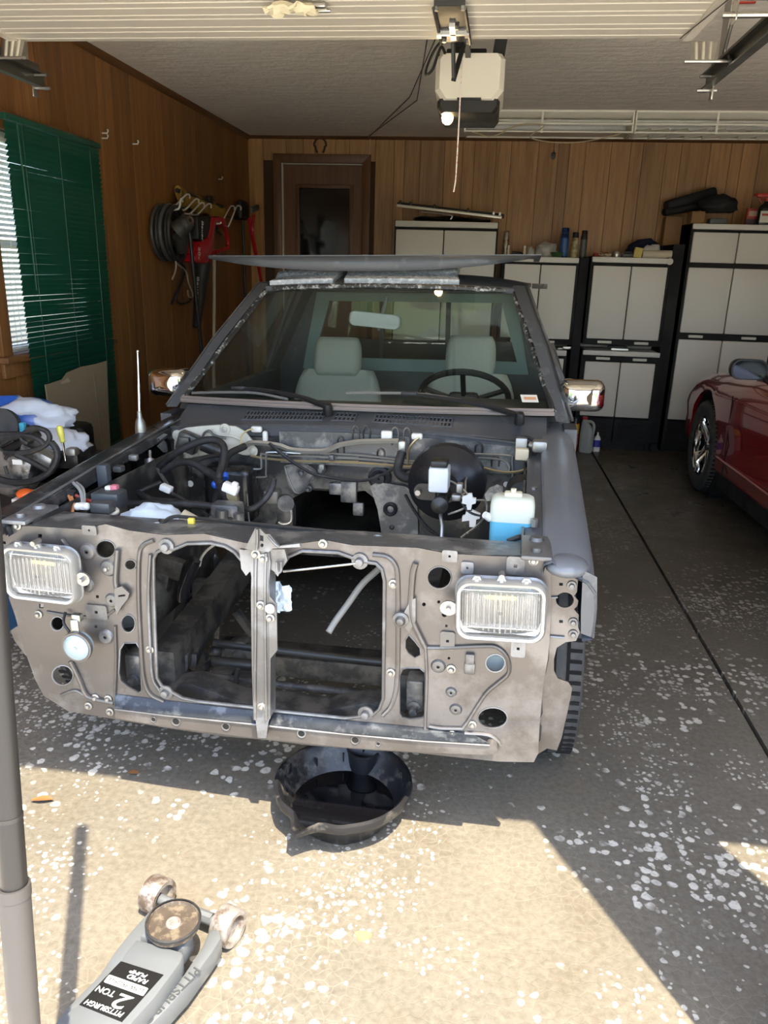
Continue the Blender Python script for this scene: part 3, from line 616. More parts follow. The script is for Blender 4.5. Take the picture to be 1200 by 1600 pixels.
tag(mb.build('tape_gun', black_plastic), 'small black tool lying by the cream tubes', 'tool')
# on the navy-cloth cabinet
redw = M('red_wire', (.35, .05, .03), .5)
def tangle(name, label, c, d, n, r, mat, cat, seed):
    random.seed(seed); c = V(c); mb = MB()
    for i in range(n):
        pts = [c+V((random.uniform(-d[0], d[0]), random.uniform(-d[1], d[1]), r+random.uniform(0, d[2]))) for j in range(5)]
        mb.tube(pts, r, 6, smooth=5)
    return tag(mb.build(name, mat), label, cat)
tangle('wire_bundle', 'tangled red wires on the navy-cloth cabinet', top(938, ZCC, 6.86), (.07, .05, .035), 5, .005, redw, 'wire', 4)

tangle('wire_bundle', 'tangled tan cord beside the red wires', top(945, ZCC, 6.80), (.05, .03, .03), 3, .004, M('beige_wire', (.5, .4, .28), .5), 'wire', 8)
can('tin', 'short shiny tin on the navy-cloth cabinet', top(963, ZCC, 6.8), .045, .036, steel, steel, .1, 'tin')
tag(MB().rbox(top(980, ZCC, 6.83)+V((0, 0, .018)), (.09, .09, .036), .006).rbox(top(980, ZCC, 6.83)+V((0, -.02, .042)), (.06, .04, .012), .004).build('battery_charger', black_plastic), 'flat black charger beside the shiny tin', 'charger')
tag(MB().rbox(top(996, ZCC, 6.80)+V((0, 0, .04)), (.062, .05, .078), .004, rot=Matrix.Rotation(R(8), 3, 'Y')).build('box', M('yellow_box', (.62, .5, .14), .6)), 'small yellow box standing beside the cream roll', 'box')
e = empty('paper_roll', top(1026, ZCC, 6.80)); tag(e, 'cream paper roll lying on the navy-cloth cabinet', 'paper roll')
MB().lathe([(.012, -.115), (.03, -.115), (.031, -.11), (.031, .11), (.03, .115), (.012, .115)], (0, 0, .031), (1, 0, .02), 20, True).build('paper', M('cream_paper', (.62, .55, .42), .85), e)
MB().cyl((-.118, 0, .029), (.118, 0, .033), .012).build('core', M('brown_core', (.25, .15, .07), .8), e)
crumple('cloth', 'folded navy blue cloth behind the paper roll', top(1005, ZCC, 7.0), (.14, .07, .085), M('navy_cloth', (.006, .010, .035), .9, bump=.3), 'cloth', 5, .25)
crumple('plastic_bag', 'grey plastic bag in front of the navy cloth', top(1018, ZCC+.0, 6.845), (.07, .02, .06), bagm, 'plastic bag', 13)
# on the tall cabinet
cb = M('brown_cardboard', (.28, .16, .07), .85, var=.1)
def box_open(name, label, p, d, rz, mat, cat='box'):
    e = empty(name, p, rz); tag(e, label, cat); x, y, z = d
    mb = MB().bb(-x/2, x/2, -y/2, y/2, 0, .004)
    for a in (-1, 1): mb.bb(a*x/2-.002, a*x/2+.002, -y/2, y/2, 0, z).bb(-x/2, x/2, a*y/2-.002, a*y/2+.002, 0, z)
    mb.build('walls', mat, e)
    MB().bb(-x/2, -.001, -y/2, y/2, z, z+.003).build('flap', mat, e); MB().bb(.001, x/2, -y/2, y/2, z, z+.003).build('flap', mat, e); MB().bb(-x/2, x/2, -.02, .02, z+.003, z+.004).build('tape', M('tan_tape', (.4, .3, .18), .4), e)
    return e
box_open('cardboard_box', 'cardboard box standing behind the tall cabinet corner', V((1.52, 7.1, 1.70)), (.13, .12, .22), 0, cb)
box_open('cardboard_box', 'small brown box under the black bag', top(1079, ZDD, 6.84), (.10, .1, .09), .1, cb)
def slab_bag(name, label, px0, px1, y, mat, z, h, tilt, seed):
    a, b = WY(px0, 320, y).x, WY(px1, 320, y).x; c = V(((a+b)/2, y, z)); W = b-a
    def fn(u, v):
        s = 1-abs(2*v-1)**3
        return c+V(((u-.5)*W, (v-.5)*.24, h*.5*(.35+s*.65)*(1-.5*abs(2*u-1)**4)+tilt*(u-.5)+.02*noise.noise(V((u*4+seed, v*3, seed)))))
    def fn2(u, v): q = fn(u, v); q.z = c.z+tilt*(u-.5)-.3*(q.z-c.z-tilt*(u-.5))+.004; return q
    mb = MB().grid(fn, 20, 10).grid(fn2, 20, 10)
    return tag(mb.build(name, mat, angle=60), label, 'bag')
bkc = M('black_nylon', (.009, .009, .010), .75, bump=.2)
crumple('tool_bag', 'black nylon bag heaped beside the red spray bottle', top(1110, ZDD+.09, 6.87), (.15, .08, .075), bkc, 'bag', 17, .22)
tb1 = WY(1078, 312, 7.10); tag(MB().rbox(tb1, (.40, .16, .085), .025, 3, rot=Matrix.Rotation(R(-17), 3, 'Y')).rbox(tb1+V((-.02, -.02, -.07)), (.38, .15, .06), .025, 3, rot=Matrix.Rotation(R(-10), 3, 'Y')).build('tool_case', bkc), 'stiff black case tilted over the tall cabinet corner', 'case')
tag(MB().rbox(top(1112, ZDD, 6.82)+V((0, 0, .022)), (.13, .1, .044), .008).build('case', M('grey_case', (.09, .1, .11), .5)), 'flat grey case under the black nylon bag', 'case')
e = empty('tape_carton', top(1164, ZDD, 6.9)); tag(e, 'small red and black carton behind the spray bottle', 'carton')
MB().rbox((0, 0, .065), (.085, .05, .13), .003).build('carton', M('red_carton', (.42, .05, .04), .6), e); MB().bb(-.044, .044, -.027, -.024, .0, .05).build('print', M('dark_print', (.05, .03, .04), .5), e); MB().bb(-.03, .035, -.027, -.0245, .07, .11).build('print', M('pale_print', (.55, .35, .25), .5), e)
def trigger(px, label, body, lab, y):
    e = empty('spray_bottle', top(px, ZDD, y)); tag(e, label, 'spray bottle')
    rg = lambda w, d, z: [(a, b, z) for a, b in rrect(w, d, min(w, d)*.4, 4)]
    MB().loft([rg(.105, .055, 0), rg(.11, .06, .02), rg(.11, .06, .12), rg(.09, .05, .145), rg(.036, .034, .165), rg(.032, .032, .18)]).build('bottle', body, e, angle=50)
    MB().bb(-.042, .046, -.0325, -.029, .02, .105).build('label_patch', lab, e)
    rd = M('red_plastic', (.5, .02, .015), .35)
    MB().cyl((0, 0, .178), (0, 0, .20), .019).build('collar', rd, e)
    MB().rbox((-.02, 0, .222), (.12, .03, .03), .008).build('head', rd, e); MB().tube([(-.05, 0, .21), (-.055, 0, .19), (-.04, 0, .165)], .006, 6).build('trigger', rd, e); MB().cyl((-.08, 0, .224), (-.1, 0, .224), .01).build('nozzle', rd, e)
    return e
e = trigger(1184, 'black spray bottle with red trigger head and white label', M('dark_bottle', (.012, .016, .010), .3), M('white_label', (.68, .66, .58), .5), 6.82)
MB().bb(-.03, .034, -.0332, -.0326, .07, .086).build('print', M('red_print', (.4, .05, .03), .5), e); MB().tube([(.0, -.018, .222), (.012, -.02, .232), (.018, -.02, .222), (.012, -.02, .212)], .004, 6).build('hook_mark', paper_white, e)
trigger(1204, 'green labelled spray bottle beside the black spray bottle', M('green_bottle', (.05, .12, .03), .35), M('yellow_label', (.6, .55, .15), .5), 6.86)
# on the left cabinet: metal rail and black bag
e = empty('metal_rail', WY(702, 332, 6.88)); tag(e, 'long pale metal rail with black clips on the left cabinet', 'rail')
a, b = WY(620, 321, 6.88)-e.location, WY(784, 340, 6.88)-e.location; dv = (b-a).normalized(); ang = math.atan2(dv.z, dv.x); rot = Matrix.Rotation(-ang, 3, 'Y'); L = (b-a).length
MB().rbox((a+b)/2, (L, .02, .022), .003, rot=rot).build('rail', M('pale_aluminium', (.75, .72, .62), .35, .4), e)
MB().rbox((a+b)/2+V((.01, .03, .012)), (L+.02, .04, .035), .008, rot=rot).build('back_rail', black_plastic, e)
for t in (.03, .13, .36, .68, .92, .98): MB().rbox(a+(b-a)*t+V((0, .01, .028)), (.02, .02, .03), .003, rot=rot).build('clip', steel if t > .9 else dark_steel, e)
e = slab_bag('flat_bag', 'flat black bag with silver trim under the metal rail', 648, 768, 6.9, bkc, ZA+.014, .055, -.0, 4)
MB().tube([WY(658, 331, 6.78), WY(690, 334, 6.77), WY(706, 337, 6.77), WY(704, 343, 6.77)], .006, 6, smooth=4).build('silver_trim', steel, e)
# hand tool on the base cabinet shelf
p = WY(965, 543, 6.80); e = empty('hand_plane', V((p.x, 6.82, zt2+.001))); tag(e, 'black hand tool lying on the base cabinet', 'tool')
MB().rbox((0, 0, .026), (.16, .04, .022), .008).build('handle', black_plastic, e); MB().bb(-.05, .09, -.018, .018, 0, .015).build('foot', steel, e)
p = WY(886, 541, 6.80); tag(MB().rbox((p.x, 6.82, zt+.014), (.07, .05, .026), .005).rbox((p.x-.05, 6.82, zt+.006), (.05, .02, .012), .004).build('small_tool', steel), 'small steel tool on the drawer base cabinet', 'tool')
# bottles on the floor beside the cabinets
e = can('spray_can', 'red and yellow spray can on the floor beside the grey jug', V((.835, 6.60, 0)), .285, .036, M('red_can', (.5, .02, .02), .35), blk, .16, nozzle=True)
MB().lathe([(.0365, .15), (.037, .152), (.037, .232), (.0365, .234)], n=20).build('yellow_band', M('yellow_band', (.7, .42, .02), .4), e); MB().lathe([(.037, .03), (.0375, .032), (.0375, .13), (.037, .132)], n=20).build('pink_band', M('pink_label', (.62, .2, .2), .4), e)
e = empty('oil_jug', V((.938, 6.57, 0)), R(-25)); tag(e, 'grey plastic oil jug with red cap on the floor', 'jug'); g = M('grey_jug', (.36, .38, .37), .4)
rg = lambda w, d, z, ox=0: [(a+ox, b, z) for a, b in rrect(w, d, min(w, d)*.35, 4)]
MB().loft([rg(.105, .085, 0), rg(.112, .09, .015), rg(.112, .09, .16), rg(.10, .075, .2, -.004), rg(.055, .05, .25, -.025), rg(.036, .036, .268, -.03), rg(.036, .036, .28, -.03)]).build('body', g, e, angle=50)
MB().tube([(-.01, 0, .262), (.03, 0, .262), (.052, 0, .23), (.05, 0, .16)], .012, 8, smooth=4).build('handle', g, e); MB().cyl((-.03, 0, .278), (-.03, 0, .298), .021).build('cap', M('red_cap', (.45, .02, .02), .4), e)
e = empty('glue_bottle', V((1.035, 6.62, 0))); tag(e, 'small white bottle with blue label beside the oil jug', 'bottle')
MB().loft([rg(.055, .04, 0), rg(.06, .044, .01), rg(.06, .044, .10), rg(.045, .035, .125), rg(.018, .018, .14), rg(.012, .012, .165)]).build('body', white_plastic, e, angle=50); MB().loft([rg(.0615, .0455, .04), rg(.0615, .0455, .1)], False).build('label_band', M('blue_band', (.02, .03, .3), .4), e)
# ================= the pickup truck (local frame: x right, y back, z up, origin under the front panel)
tk = empty('pickup_truck', mat=TM); tag(tk, 'dark grey pickup truck stripped of hood, grille and engine', 'truck')
m_prim = M('satin_grey_primer', (.085, .090, .100), .40, .25, var=.15, scale=5, bump=.04, bscale=300, col2=(.13, .135, .145), amt=.12, s2=14)
m_panel = M('dusty_bare_panel', (.122, .110, .101), .40, .55, var=.3, scale=4, bump=.06, bscale=90, col2=(.19, .18, .175), amt=.3, s2=4, rvar=.12)
m_panel2 = M('worn_support_metal', (.14, .135, .13), .4, .55, var=.25, scale=6, bump=.06, bscale=120, col2=(.24, .245, .255), amt=.4, s2=5)
m_bay = M('grimy_black_bay', (.028, .028, .028), .38, .2, var=.4, scale=6, bump=.15, bscale=50, col2=(.12, .113, .10), amt=.45, s2=7)
m_bay2 = M('dusty_firewall', (.092, .092, .092), .42, .35, var=.35, scale=8, bump=.12, bscale=70, col2=(.25, .24, .22), amt=.35, s2=10)
m_frame = M('frame_rail_paint', (.022, .022, .022), .55, .2, var=.3, scale=9, bump=.25, bscale=80, col2=(.075, .07, .062), amt=.5, s2=12)
m_glassw = glass('windscreen_glass', (.90, .94, .915), .07)
def part(mb, name, mat, parent=None, **k): return mb.build(name, mat, parent or tk, **k)
Z4 = lambda x, y: (x/2.727, 780+y/2.727)
Z5 = lambda x, y: (380+x/3.75, 800+y/3.75)
Z6 = lambda x, y: (600+x/3.3333, 820+y/3.3333)
Z2 = lambda x, y: (200+x/3.3333, 640+y/3.3333)
Z3 = lambda x, y: (500+x/3, 640+y/3)
I = lambda x, y: (x, y)
def xz(z, pts, y): return [(q.x, q.z) for q in (TY(*z(*p), y) for p in pts)]
FY = lambda u, v, w: (u, w, v)
# ---------- front panel
yP = .04
outer = xz(I, [(8, 822), (48, 822), (128, 827), (165, 819), (202, 829), (257, 836), (319, 834), (381, 848), (425, 853), (471, 849), (508, 844), (551, 852), (652, 856), (699, 865), (768, 869), (861, 871), (861, 940), (859, 997), (856, 1030), (849, 1069), (843, 1135), (841, 1177), (834, 1191), (780, 1190), (720, 1184), (647, 1176), (580, 1172), (487, 1165), (414, 1156), (352, 1151), (257, 1137), (180, 1124), (106, 1111), (68, 1087), (55, 1062), (38, 1015), (24, 963), (14, 935)], yP)
big = xz(I, [(241, 905), (241, 872), (246, 862), (257, 857), (272, 858), (293, 849), (330, 848), (352, 853), (367, 862), (380, 877), (386, 890), (430, 895), (444, 880), (452, 869), (473, 860), (529, 863), (551, 871), (568, 877), (588, 880), (597, 889), (601, 907), (600, 1003), (599, 1091), (593, 1107), (583, 1116), (540, 1121), (423, 1109), (394, 1104), (310, 1095), (286, 1090), (268, 1080), (253, 1070), (246, 1058), (243, 980)], yP)
holes = []
for z, cx, cy, rx, ry in ((Z4, 450, 213, 42, 38), (Z4, 556, 279, 24, 22), (Z4, 547, 530, 30, 38), (Z4, 245, 530, 28, 30), (Z4, 268, 750, 45, 42), (Z4, 362, 235, 18, 11),
                          (Z6, 288, 275, 63, 58), (Z6, 580, 720, 50, 46), (Z6, 566, 1005, 77, 54), (Z6, 208, 415, 10, 10), (Z6, 285, 402, 8, 8), (Z6, 338, 695, 7, 7), (Z6, 315, 467, 14, 14)):
    holes.append(xz(z, ell(cx, cy, rx, ry, 18), yP))
for z, pts in ((Z4, [(512, 640), (530, 612), (580, 612), (598, 640), (604, 815), (590, 825), (545, 800), (515, 775), (506, 740)]),
               (Z6, [(110, 600), (128, 572), (160, 605), (188, 642), (191, 678), (160, 693), (125, 668), (110, 640)]),
               (Z6, [(80, 785), (95, 752), (120, 745), (185, 746), (212, 768), (216, 800), (214, 990), (200, 1005), (140, 1013), (95, 1005), (80, 980)])):
    holes.append(xz(z, pts, yP))
for z, cx, cy, s in ((Z4, 170, 157, 8), (Z4, 378, 130, 7), (Z4, 176, 455, 9), (Z4, 415, 415, 6), (Z4, 417, 484, 8), (Z4, 408, 543, 6), (Z6, 343, 157, 8), (Z6, 667, 236, 10), (Z6, 325, 527, 6), (Z6, 331, 611, 10), (Z6, 699, 636, 11), (Z6, 278, 733, 5)):
    holes.append(xz(z, [(cx-s, cy-s), (cx+s, cy-s), (cx+s, cy+s), (cx-s, cy+s)], yP))
fp = part(MB().plate([outer, big]+holes, FY, yP, yP+.006), 'front_panel', m_panel)
fp['label'] = 'dusty grey radiator support panel full of holes'
rim = lambda pts, y, r, n=6: MB().tube([(a, y, b) for a, b in pts+pts[:2]], r, n)
part(rim(big, yP-.003, .0045, 8), 'opening_flange', m_panel2, fp)
for h in holes[:5]+holes[6:9]+holes[13:16]: part(rim(h, yP, .0022, 5), 'hole_lip', m_panel2, fp)
# raised channel around the radiator opening (pressed steel), left, right and bottom
def ridge(z, pts, y, r, mat=None, name='pressed_rib', par=None, sm=4, n=8): return part(MB().tube([TY(*z(*p), y) for p in pts], r*.75, n, smooth=sm), name, mat or m_panel, par or fp)
ridge(Z4, [(655, 175), (612, 195), (593, 240), (590, 400), (600, 620), (612, 760), (640, 830), (700, 862)], yP-.002, .008)
ridge(Z4, [(640, 235), (632, 400), (640, 620), (650, 760), (680, 815)], yP-.004, .006, m_panel2)
ridge(Z5, [(760, 250), (840, 262), (890, 310), (905, 400), (908, 700), (900, 1000), (870, 1130), (820, 1190)], yP-.002, .008)
ridge(Z6, [(165, 200), (150, 260), (140, 420), (150, 500), (175, 560), (215, 640)], yP-.006, .010)
ridge(Z6, [(215, 640), (222, 800), (215, 1000), (212, 1150)], yP-.004, .005)
ridge(Z6, [(225, 640), (330, 640), (520, 632), (590, 640), (640, 690), (650, 770), (600, 820), (540, 870), (490, 940), (440, 1020), (410, 1060)], yP-.003, .007)
ridge(Z6, [(235, 1050), (300, 1060), (410, 1062)], yP-.004, .006)
ridge(Z6, [(420, 1085), (540, 1095), (590, 1125), (605, 1150)], yP-.003, .007)
ridge(Z4, [(490, 540), (494, 700), (488, 860), (496, 930)], yP-.004, .005)
ridge(Z4, [(300, 690), (335, 760), (365, 830), (400, 850), (485, 868)], yP-.004, .009)
ridge(Z4, [(265, 170), (300, 220), (330, 290), (345, 350)], yP-.003, .008)
ridge(Z4, [(200, 480), (330, 500), (440, 500), (490, 470)], yP-.002, .005)
ridge(Z4, [(260, 835), (320, 815), (360, 835)], yP-.002, .006)
ridge(Z4, [(500, 215), (495, 280), (492, 350), (500, 390)], yP-.006, .009, m_panel2)
# pressed pads with square holes, brackets
for z, cx, cy, w_, h_ in ((Z4, 385, 130, 60, 40), (Z4, 690, 1, 1, 1), (Z6, 343, 160, 80, 60), (Z6, 685, 210, 95, 95), (Z6, 332, 600, 75, 95), (Z6, 699, 640, 75, 90), (Z4, 415, 478, 90, 60), (Z6, 435, 220, 65, 60)):
    if w_ < 5: continue
    c = TY(*z(cx, cy), yP); a = TY(*z(cx+w_/2, cy), yP)-c; b = TY(*z(cx, cy-h_/2), yP)-c
    lp = [(c.x+q[0], c.z+q[1]) for q in rrect(2*a.length, 2*b.length, min(a.length, b.length)*.35, 3)]
    s = min(a.length, b.length)*.2
    part(MB().plate([lp, [(c.x-s, c.z-s), (c.x+s, c.z-s), (c.x+s, c.z+s), (c.x-s, c.z+s)]], FY, yP-.006, yP), 'pressed_pad', m_panel2, fp)
for z, cx, cy, r in ((Z4, 463, 292, 36), (Z4, 452, 585, 32), (Z4, 372, 365, 30), (Z4, 374, 222, 36), (Z4, 478, 430, 30), (Z6, 283, 735, 40), (Z6, 355, 750, 14), (Z6, 374, 960, 34), (Z6, 350, 870, 30)):
    c = TY(*z(cx, cy), yP); r2 = (TY(*z(cx+r, cy), yP)-c).length
    part(MB().lathe([(r2*.2, -.007), (r2*.45, -.008), (r2*.8, -.006), (r2, 0)], c, (0, 1, 0), 18), 'boss', m_panel2, fp)
me_b = MB().lathe([(.0001, -.011), (.005, -.0105), (.0065, -.008), (.0065, -.004), (.0115, -.003), (.012, 0)], n=10, ax=(0, 1, 0)).mesh('bolt', bolt_steel)
for z, x, y in ((Z4, 710, 200), (Z4, 640, 640), (Z4, 705, 825), (Z4, 165, 490), (Z4, 455, 295), (Z5, 685, 285), (Z5, 865, 940), (Z5, 720, 1180), (Z5, 880, 420), (Z5, 468, 185), (Z5, 925, 630), (Z6, 778, 187), (Z6, 230, 1150), (Z6, 385, 1150), (Z6, 265, 1090), (Z6, 355, 1090), (Z6, 350, 750), (Z4, 75, 112), (Z4, 470, 905), (Z4, 378, 880), (Z6, 460, 1040), (Z4, 462, 850), (Z4, 408, 845), (Z4, 1118, 885)):
    inst(me_b, 'bolt', fp, Matrix.Translation(TY(*z(x, y), yP-.001)))
me_w = MB().lathe([(.0001, -.016), (.009, -.015), (.011, -.01), (.011, -.005), (.02, -.004), (.021, 0)], n=14, ax=(0, 1, 0)).mesh('body_mount_bolt', m_panel2)
for z, x, y in ((Z4, 710, 200), (Z4, 708, 822), (Z5, 718, 1178), (Z5, 684, 287)): inst(me_w, 'body_mount_bolt', fp, Matrix.Translation(TY(*z(x, y), yP-.002)))
# lower crossmember: a forward ledge with a sloped top
lo = xz(I, [(180, 1094), (257, 1104), (394, 1119), (540, 1136), (664, 1148), (664, 1174), (580, 1170), (487, 1163), (414, 1154), (352, 1149), (257, 1135), (180, 1122)], yP)
ztop = [TY(*p, yP) for p in ((180, 1086), (260, 1096), (394, 1111), (540, 1127), (664, 1139), (735, 1146))]
zlow = [TY(*p, yP-.03) for p in ((180, 1107), (260, 1117), (394, 1130), (540, 1146), (664, 1157), (765, 1163))]
zbot = [TY(*p, yP-.03) for p in ((180, 1122), (260, 1136), (394, 1153), (540, 1168), (664, 1176), (765, 1180))]
zbk = [p+V((0, .03, 0)) for p in zbot]
cmn = part(MB().loft([[a, b, c, d] for a, b, c, d in zip(ztop, zlow, zbot, zbk)]), 'lower_crossmember', m_panel, angle=25)
part(MB().lathe([(.0001, -.001), (.0142, -.001), (.0142, .03), (.0001, .03)], TY(768, 1171, yP-.03)+V((0, 0, 0)), (0, 1, 0), 16), 'crossmember_end', m_panel, cmn)
m_void = M('open_hole_black', (.004, .004, .004), .9)
for x, y, r in ((275, 1127, 6.5), (353, 1135, 6), (471, 1146, 6), (555, 1156, 6), (240, 1124, 4), (591, 1162, 3)):
    c = TY(x, y, yP-.031); rr = r/FPX*1.75
    part(MB().lathe([(rr*.98, .006), (rr, -.0012), (rr*1.35, -.002), (rr*1.5, 0)], c, (0, 1, 0), 16), 'drain_hole_collar', m_panel2, cmn)
    part(MB().lathe([(.0001, -.0008), (rr*.99, -.0008), (rr*.99, .002)], c, (0, 1, 0), 14), 'drain_hole', m_void, cmn)
part(MB().tube([p+V((0, -.002, -.002)) for p in zlow], .003, 6), 'crossmember_edge', m_panel2, cmn)
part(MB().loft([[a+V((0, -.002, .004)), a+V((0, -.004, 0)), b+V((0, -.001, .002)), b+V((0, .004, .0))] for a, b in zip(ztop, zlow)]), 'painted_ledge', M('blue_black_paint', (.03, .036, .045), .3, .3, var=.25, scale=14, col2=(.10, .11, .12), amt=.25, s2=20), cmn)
# ---------- upper tie bar with hood catch
yR = .19
fr = [TY(*p, yP) for p in ((8, 821), (48, 820), (128, 825), (165, 817), (202, 827), (257, 834), (319, 832), (381, 846), (425, 851), (471, 847), (508, 842), (551, 850), (652, 854), (699, 863), (768, 867), (861, 869))]
bk = []
for q in fr:
    t = (q.x+.69)/1.38; bk.append(V((q.x, yR, .803+.004*sin(t*20)*.3)))
tb = part(MB().loft([[a, b, b+V((0, 0, -.05)), b+V((0, -.006, -.05)), b+V((0, -.006, -.008)), a+V((0, .012, -.012))] for a, b in zip(fr, bk)]), 'tie_bar', m_bay2, angle=30)
for x, y in ((60, 812), (245, 818), (590, 838), (840, 862), (860, 866)): inst(me_b, 'bolt', tb, Matrix.Translation(TZ(x, y, .812)) @ Matrix.Rotation(R(90), 4, 'X'))
# corner brackets of the support
for s in (-1, 1): part(MB().rbox((s*.655, .10, .822), (.07, .15, .012), .004).cyl((s*.655, .06, .828), (s*.655, .06, .838), .012).cyl((s*.655, .14, .828), (s*.655, .14, .836), .018, .014), 'corner_bracket', m_panel2, tb)
# centre post and hood latch
yQ = -.012
post = xz(Z5, [(0, 225), (45, 215), (150, 230), (160, 300), (150, 420), (155, 495), (195, 540), (200, 810), (160, 860), (158, 1210), (148, 1225), (135, 1325), (85, 1325), (72, 1215), (60, 1215), (50, 900), (45, 500), (48, 380), (35, 300), (5, 290)], yQ)
cp = part(MB().plate([post], FY, yQ, yQ+.004), 'centre_post', m_panel2)
for x0, x1 in ((72, 68), (128, 132)): ridge(Z5, [(x0+5, 240), (x0, 380), (x0, 700), (x1, 1000), (x1+2, 1215)], yQ-.002, .005, m_panel2, 'post_bead', cp)
part(MB().plate([xz(Z5, [(60, 235), (60, 1215), (65, 1215), (65, 235)], yQ)], FY, yQ, yP), 'post_side', m_panel2, cp); part(MB().plate([xz(Z5, [(145, 235), (147, 1215), (152, 1215), (150, 235)], yQ)], FY, yQ, yP), 'post_side', m_panel2, cp)
lat = part(MB().plate([xz(Z5, [(10, 215), (70, 95), (100, 100), (130, 130), (155, 130), (210, 200), (330, 185), (335, 205), (170, 215), (150, 235), (60, 225)], yQ-.012), xz(Z5, ell(110, 195, 9, 11, 10), yQ-.012), xz(Z5, [(98, 135), (118, 140), (118, 172), (98, 168)], yQ-.012)], FY, yQ-.012, yQ-.004), 'hood_latch', m_panel2, cp)
ridge(Z5, [(80, 100), (82, 160), (78, 220)], yQ-.016, .005, m_panel2, 'latch_rib', cp); ridge(Z5, [(145, 140), (180, 180), (210, 205)], yQ-.012, .005, m_panel2, 'latch_rib', cp)
part(MB().plate([xz(Z5, [(150, 215), (245, 215), (262, 280), (235, 320), (205, 375), (185, 345), (160, 330)], yQ+.01)], FY, yQ+.006, yQ+.016), 'latch_lever', m_panel2, cp); part(MB().plate([xz(Z5, [(-20, 215), (40, 225), (48, 340), (20, 370), (-8, 330)], yQ+.01)], FY, yQ+.006, yQ+.016), 'latch_lever', m_panel2, cp)
ridge(Z5, [(195, 290), (200, 350), (222, 345), (222, 290)], yQ-.002, .004, m_panel2, 'latch_hook', cp)
for x, y in ((75, 245), (118, 270), (158, 565), (105, 545), (110, 1140), (160, 620)): inst(me_b, 'bolt', cp, Matrix.Translation(TY(*Z5(x, y), yQ-.001)))
ridge(Z5, [(235, 348), (450, 325), (690, 298)], yP-.006, .0045, steel, 'stay_rod', fp, 2)
# washers on the support (white)
part(MB().lathe([(.0001, -.006), (.006, -.006), (.012, -.004), (.012, 0)], TY(*Z5(158, 565), yQ-.004), (0, 1, 0), 14), 'washer', white_plastic, cp)
# diagonal bracket left of the opening
part(MB().plate([xz(Z4, [(490, 380), (520, 370), (552, 400), (545, 425), (520, 455), (500, 490), (490, 460)], yP-.012), xz(Z4, [(505, 408), (535, 404), (535, 412), (505, 416)], yP-.012)], FY, yP-.014, yP-.008), 'grille_bracket', m_panel2, fp)
part(MB().plate([xz(Z6, [(75, 480), (100, 465), (140, 390), (165, 380), (165, 500), (130, 560), (100, 520), (75, 505)], yP-.01)], FY, yP-.012, yP-.006), 'grille_bracket', m_panel2, fp)
part(MB().lathe([(.0001, -.018), (.008, -.016), (.013, -.008), (.02, -.006), (.021, 0)], TY(*Z6(88, 493), yP-.01), (0, 1, 0), 14), 'body_mount_bolt', m_panel2, fp)
c = TY(*Z6(448, 715), yP); part(MB().rbox(c+V((0, -.006, .012)), (.022, .012, .028), .003).rbox(c+V((0, -.004, -.015)), (.026, .008, .03), .003), 'clip', m_panel2, fp)
# ---------- headlights
m_bez = M('headlight_ring', (.46, .45, .42), .4, .6, var=.1); m_refl = M('reflector_silver', (.97, .97, .95), .2, .75, var=.02, rvar=.05)
kL = NT('headlight_lens'); kL.t.nodes.remove(kL.b)
tr = kL.n('ShaderNodeBsdfTransparent'); gl = kL.n('ShaderNodeBsdfGlossy'); gl.inputs['Roughness'].default_value = .05; df = kL.n('ShaderNodeBsdfTranslucent'); df.inputs[0].default_value = (.9, .9, .88, 1)
wv = kL.n('ShaderNodeTexWave'); wv.inputs['Scale'].default_value = 60; wv.inputs['Distortion'].default_value = 0; kL.l(kL.co(), wv.inputs[0]); bp = kL.n('ShaderNodeBump'); bp.inputs['Strength'].default_value = .5; bp.inputs['Distance'].default_value = .003; kL.l(wv.outputs[0], bp.inputs['Height']); kL.l(bp.outputs[0], gl.inputs['Normal'])
m1 = kL.n('ShaderNodeMixShader'); m1.inputs[0].default_value = .35; m2 = kL.n('ShaderNodeMixShader'); m2.inputs[0].default_value = .10
kL.l(tr.outputs[0], m1.inputs[1]); kL.l(df.outputs[0], m1.inputs[2]); kL.l(m1.outputs[0], m2.inputs[1]); kL.l(gl.outputs[0], m2.inputs[2]); kL.l(m2.outputs[0], kL.o.inputs[0])
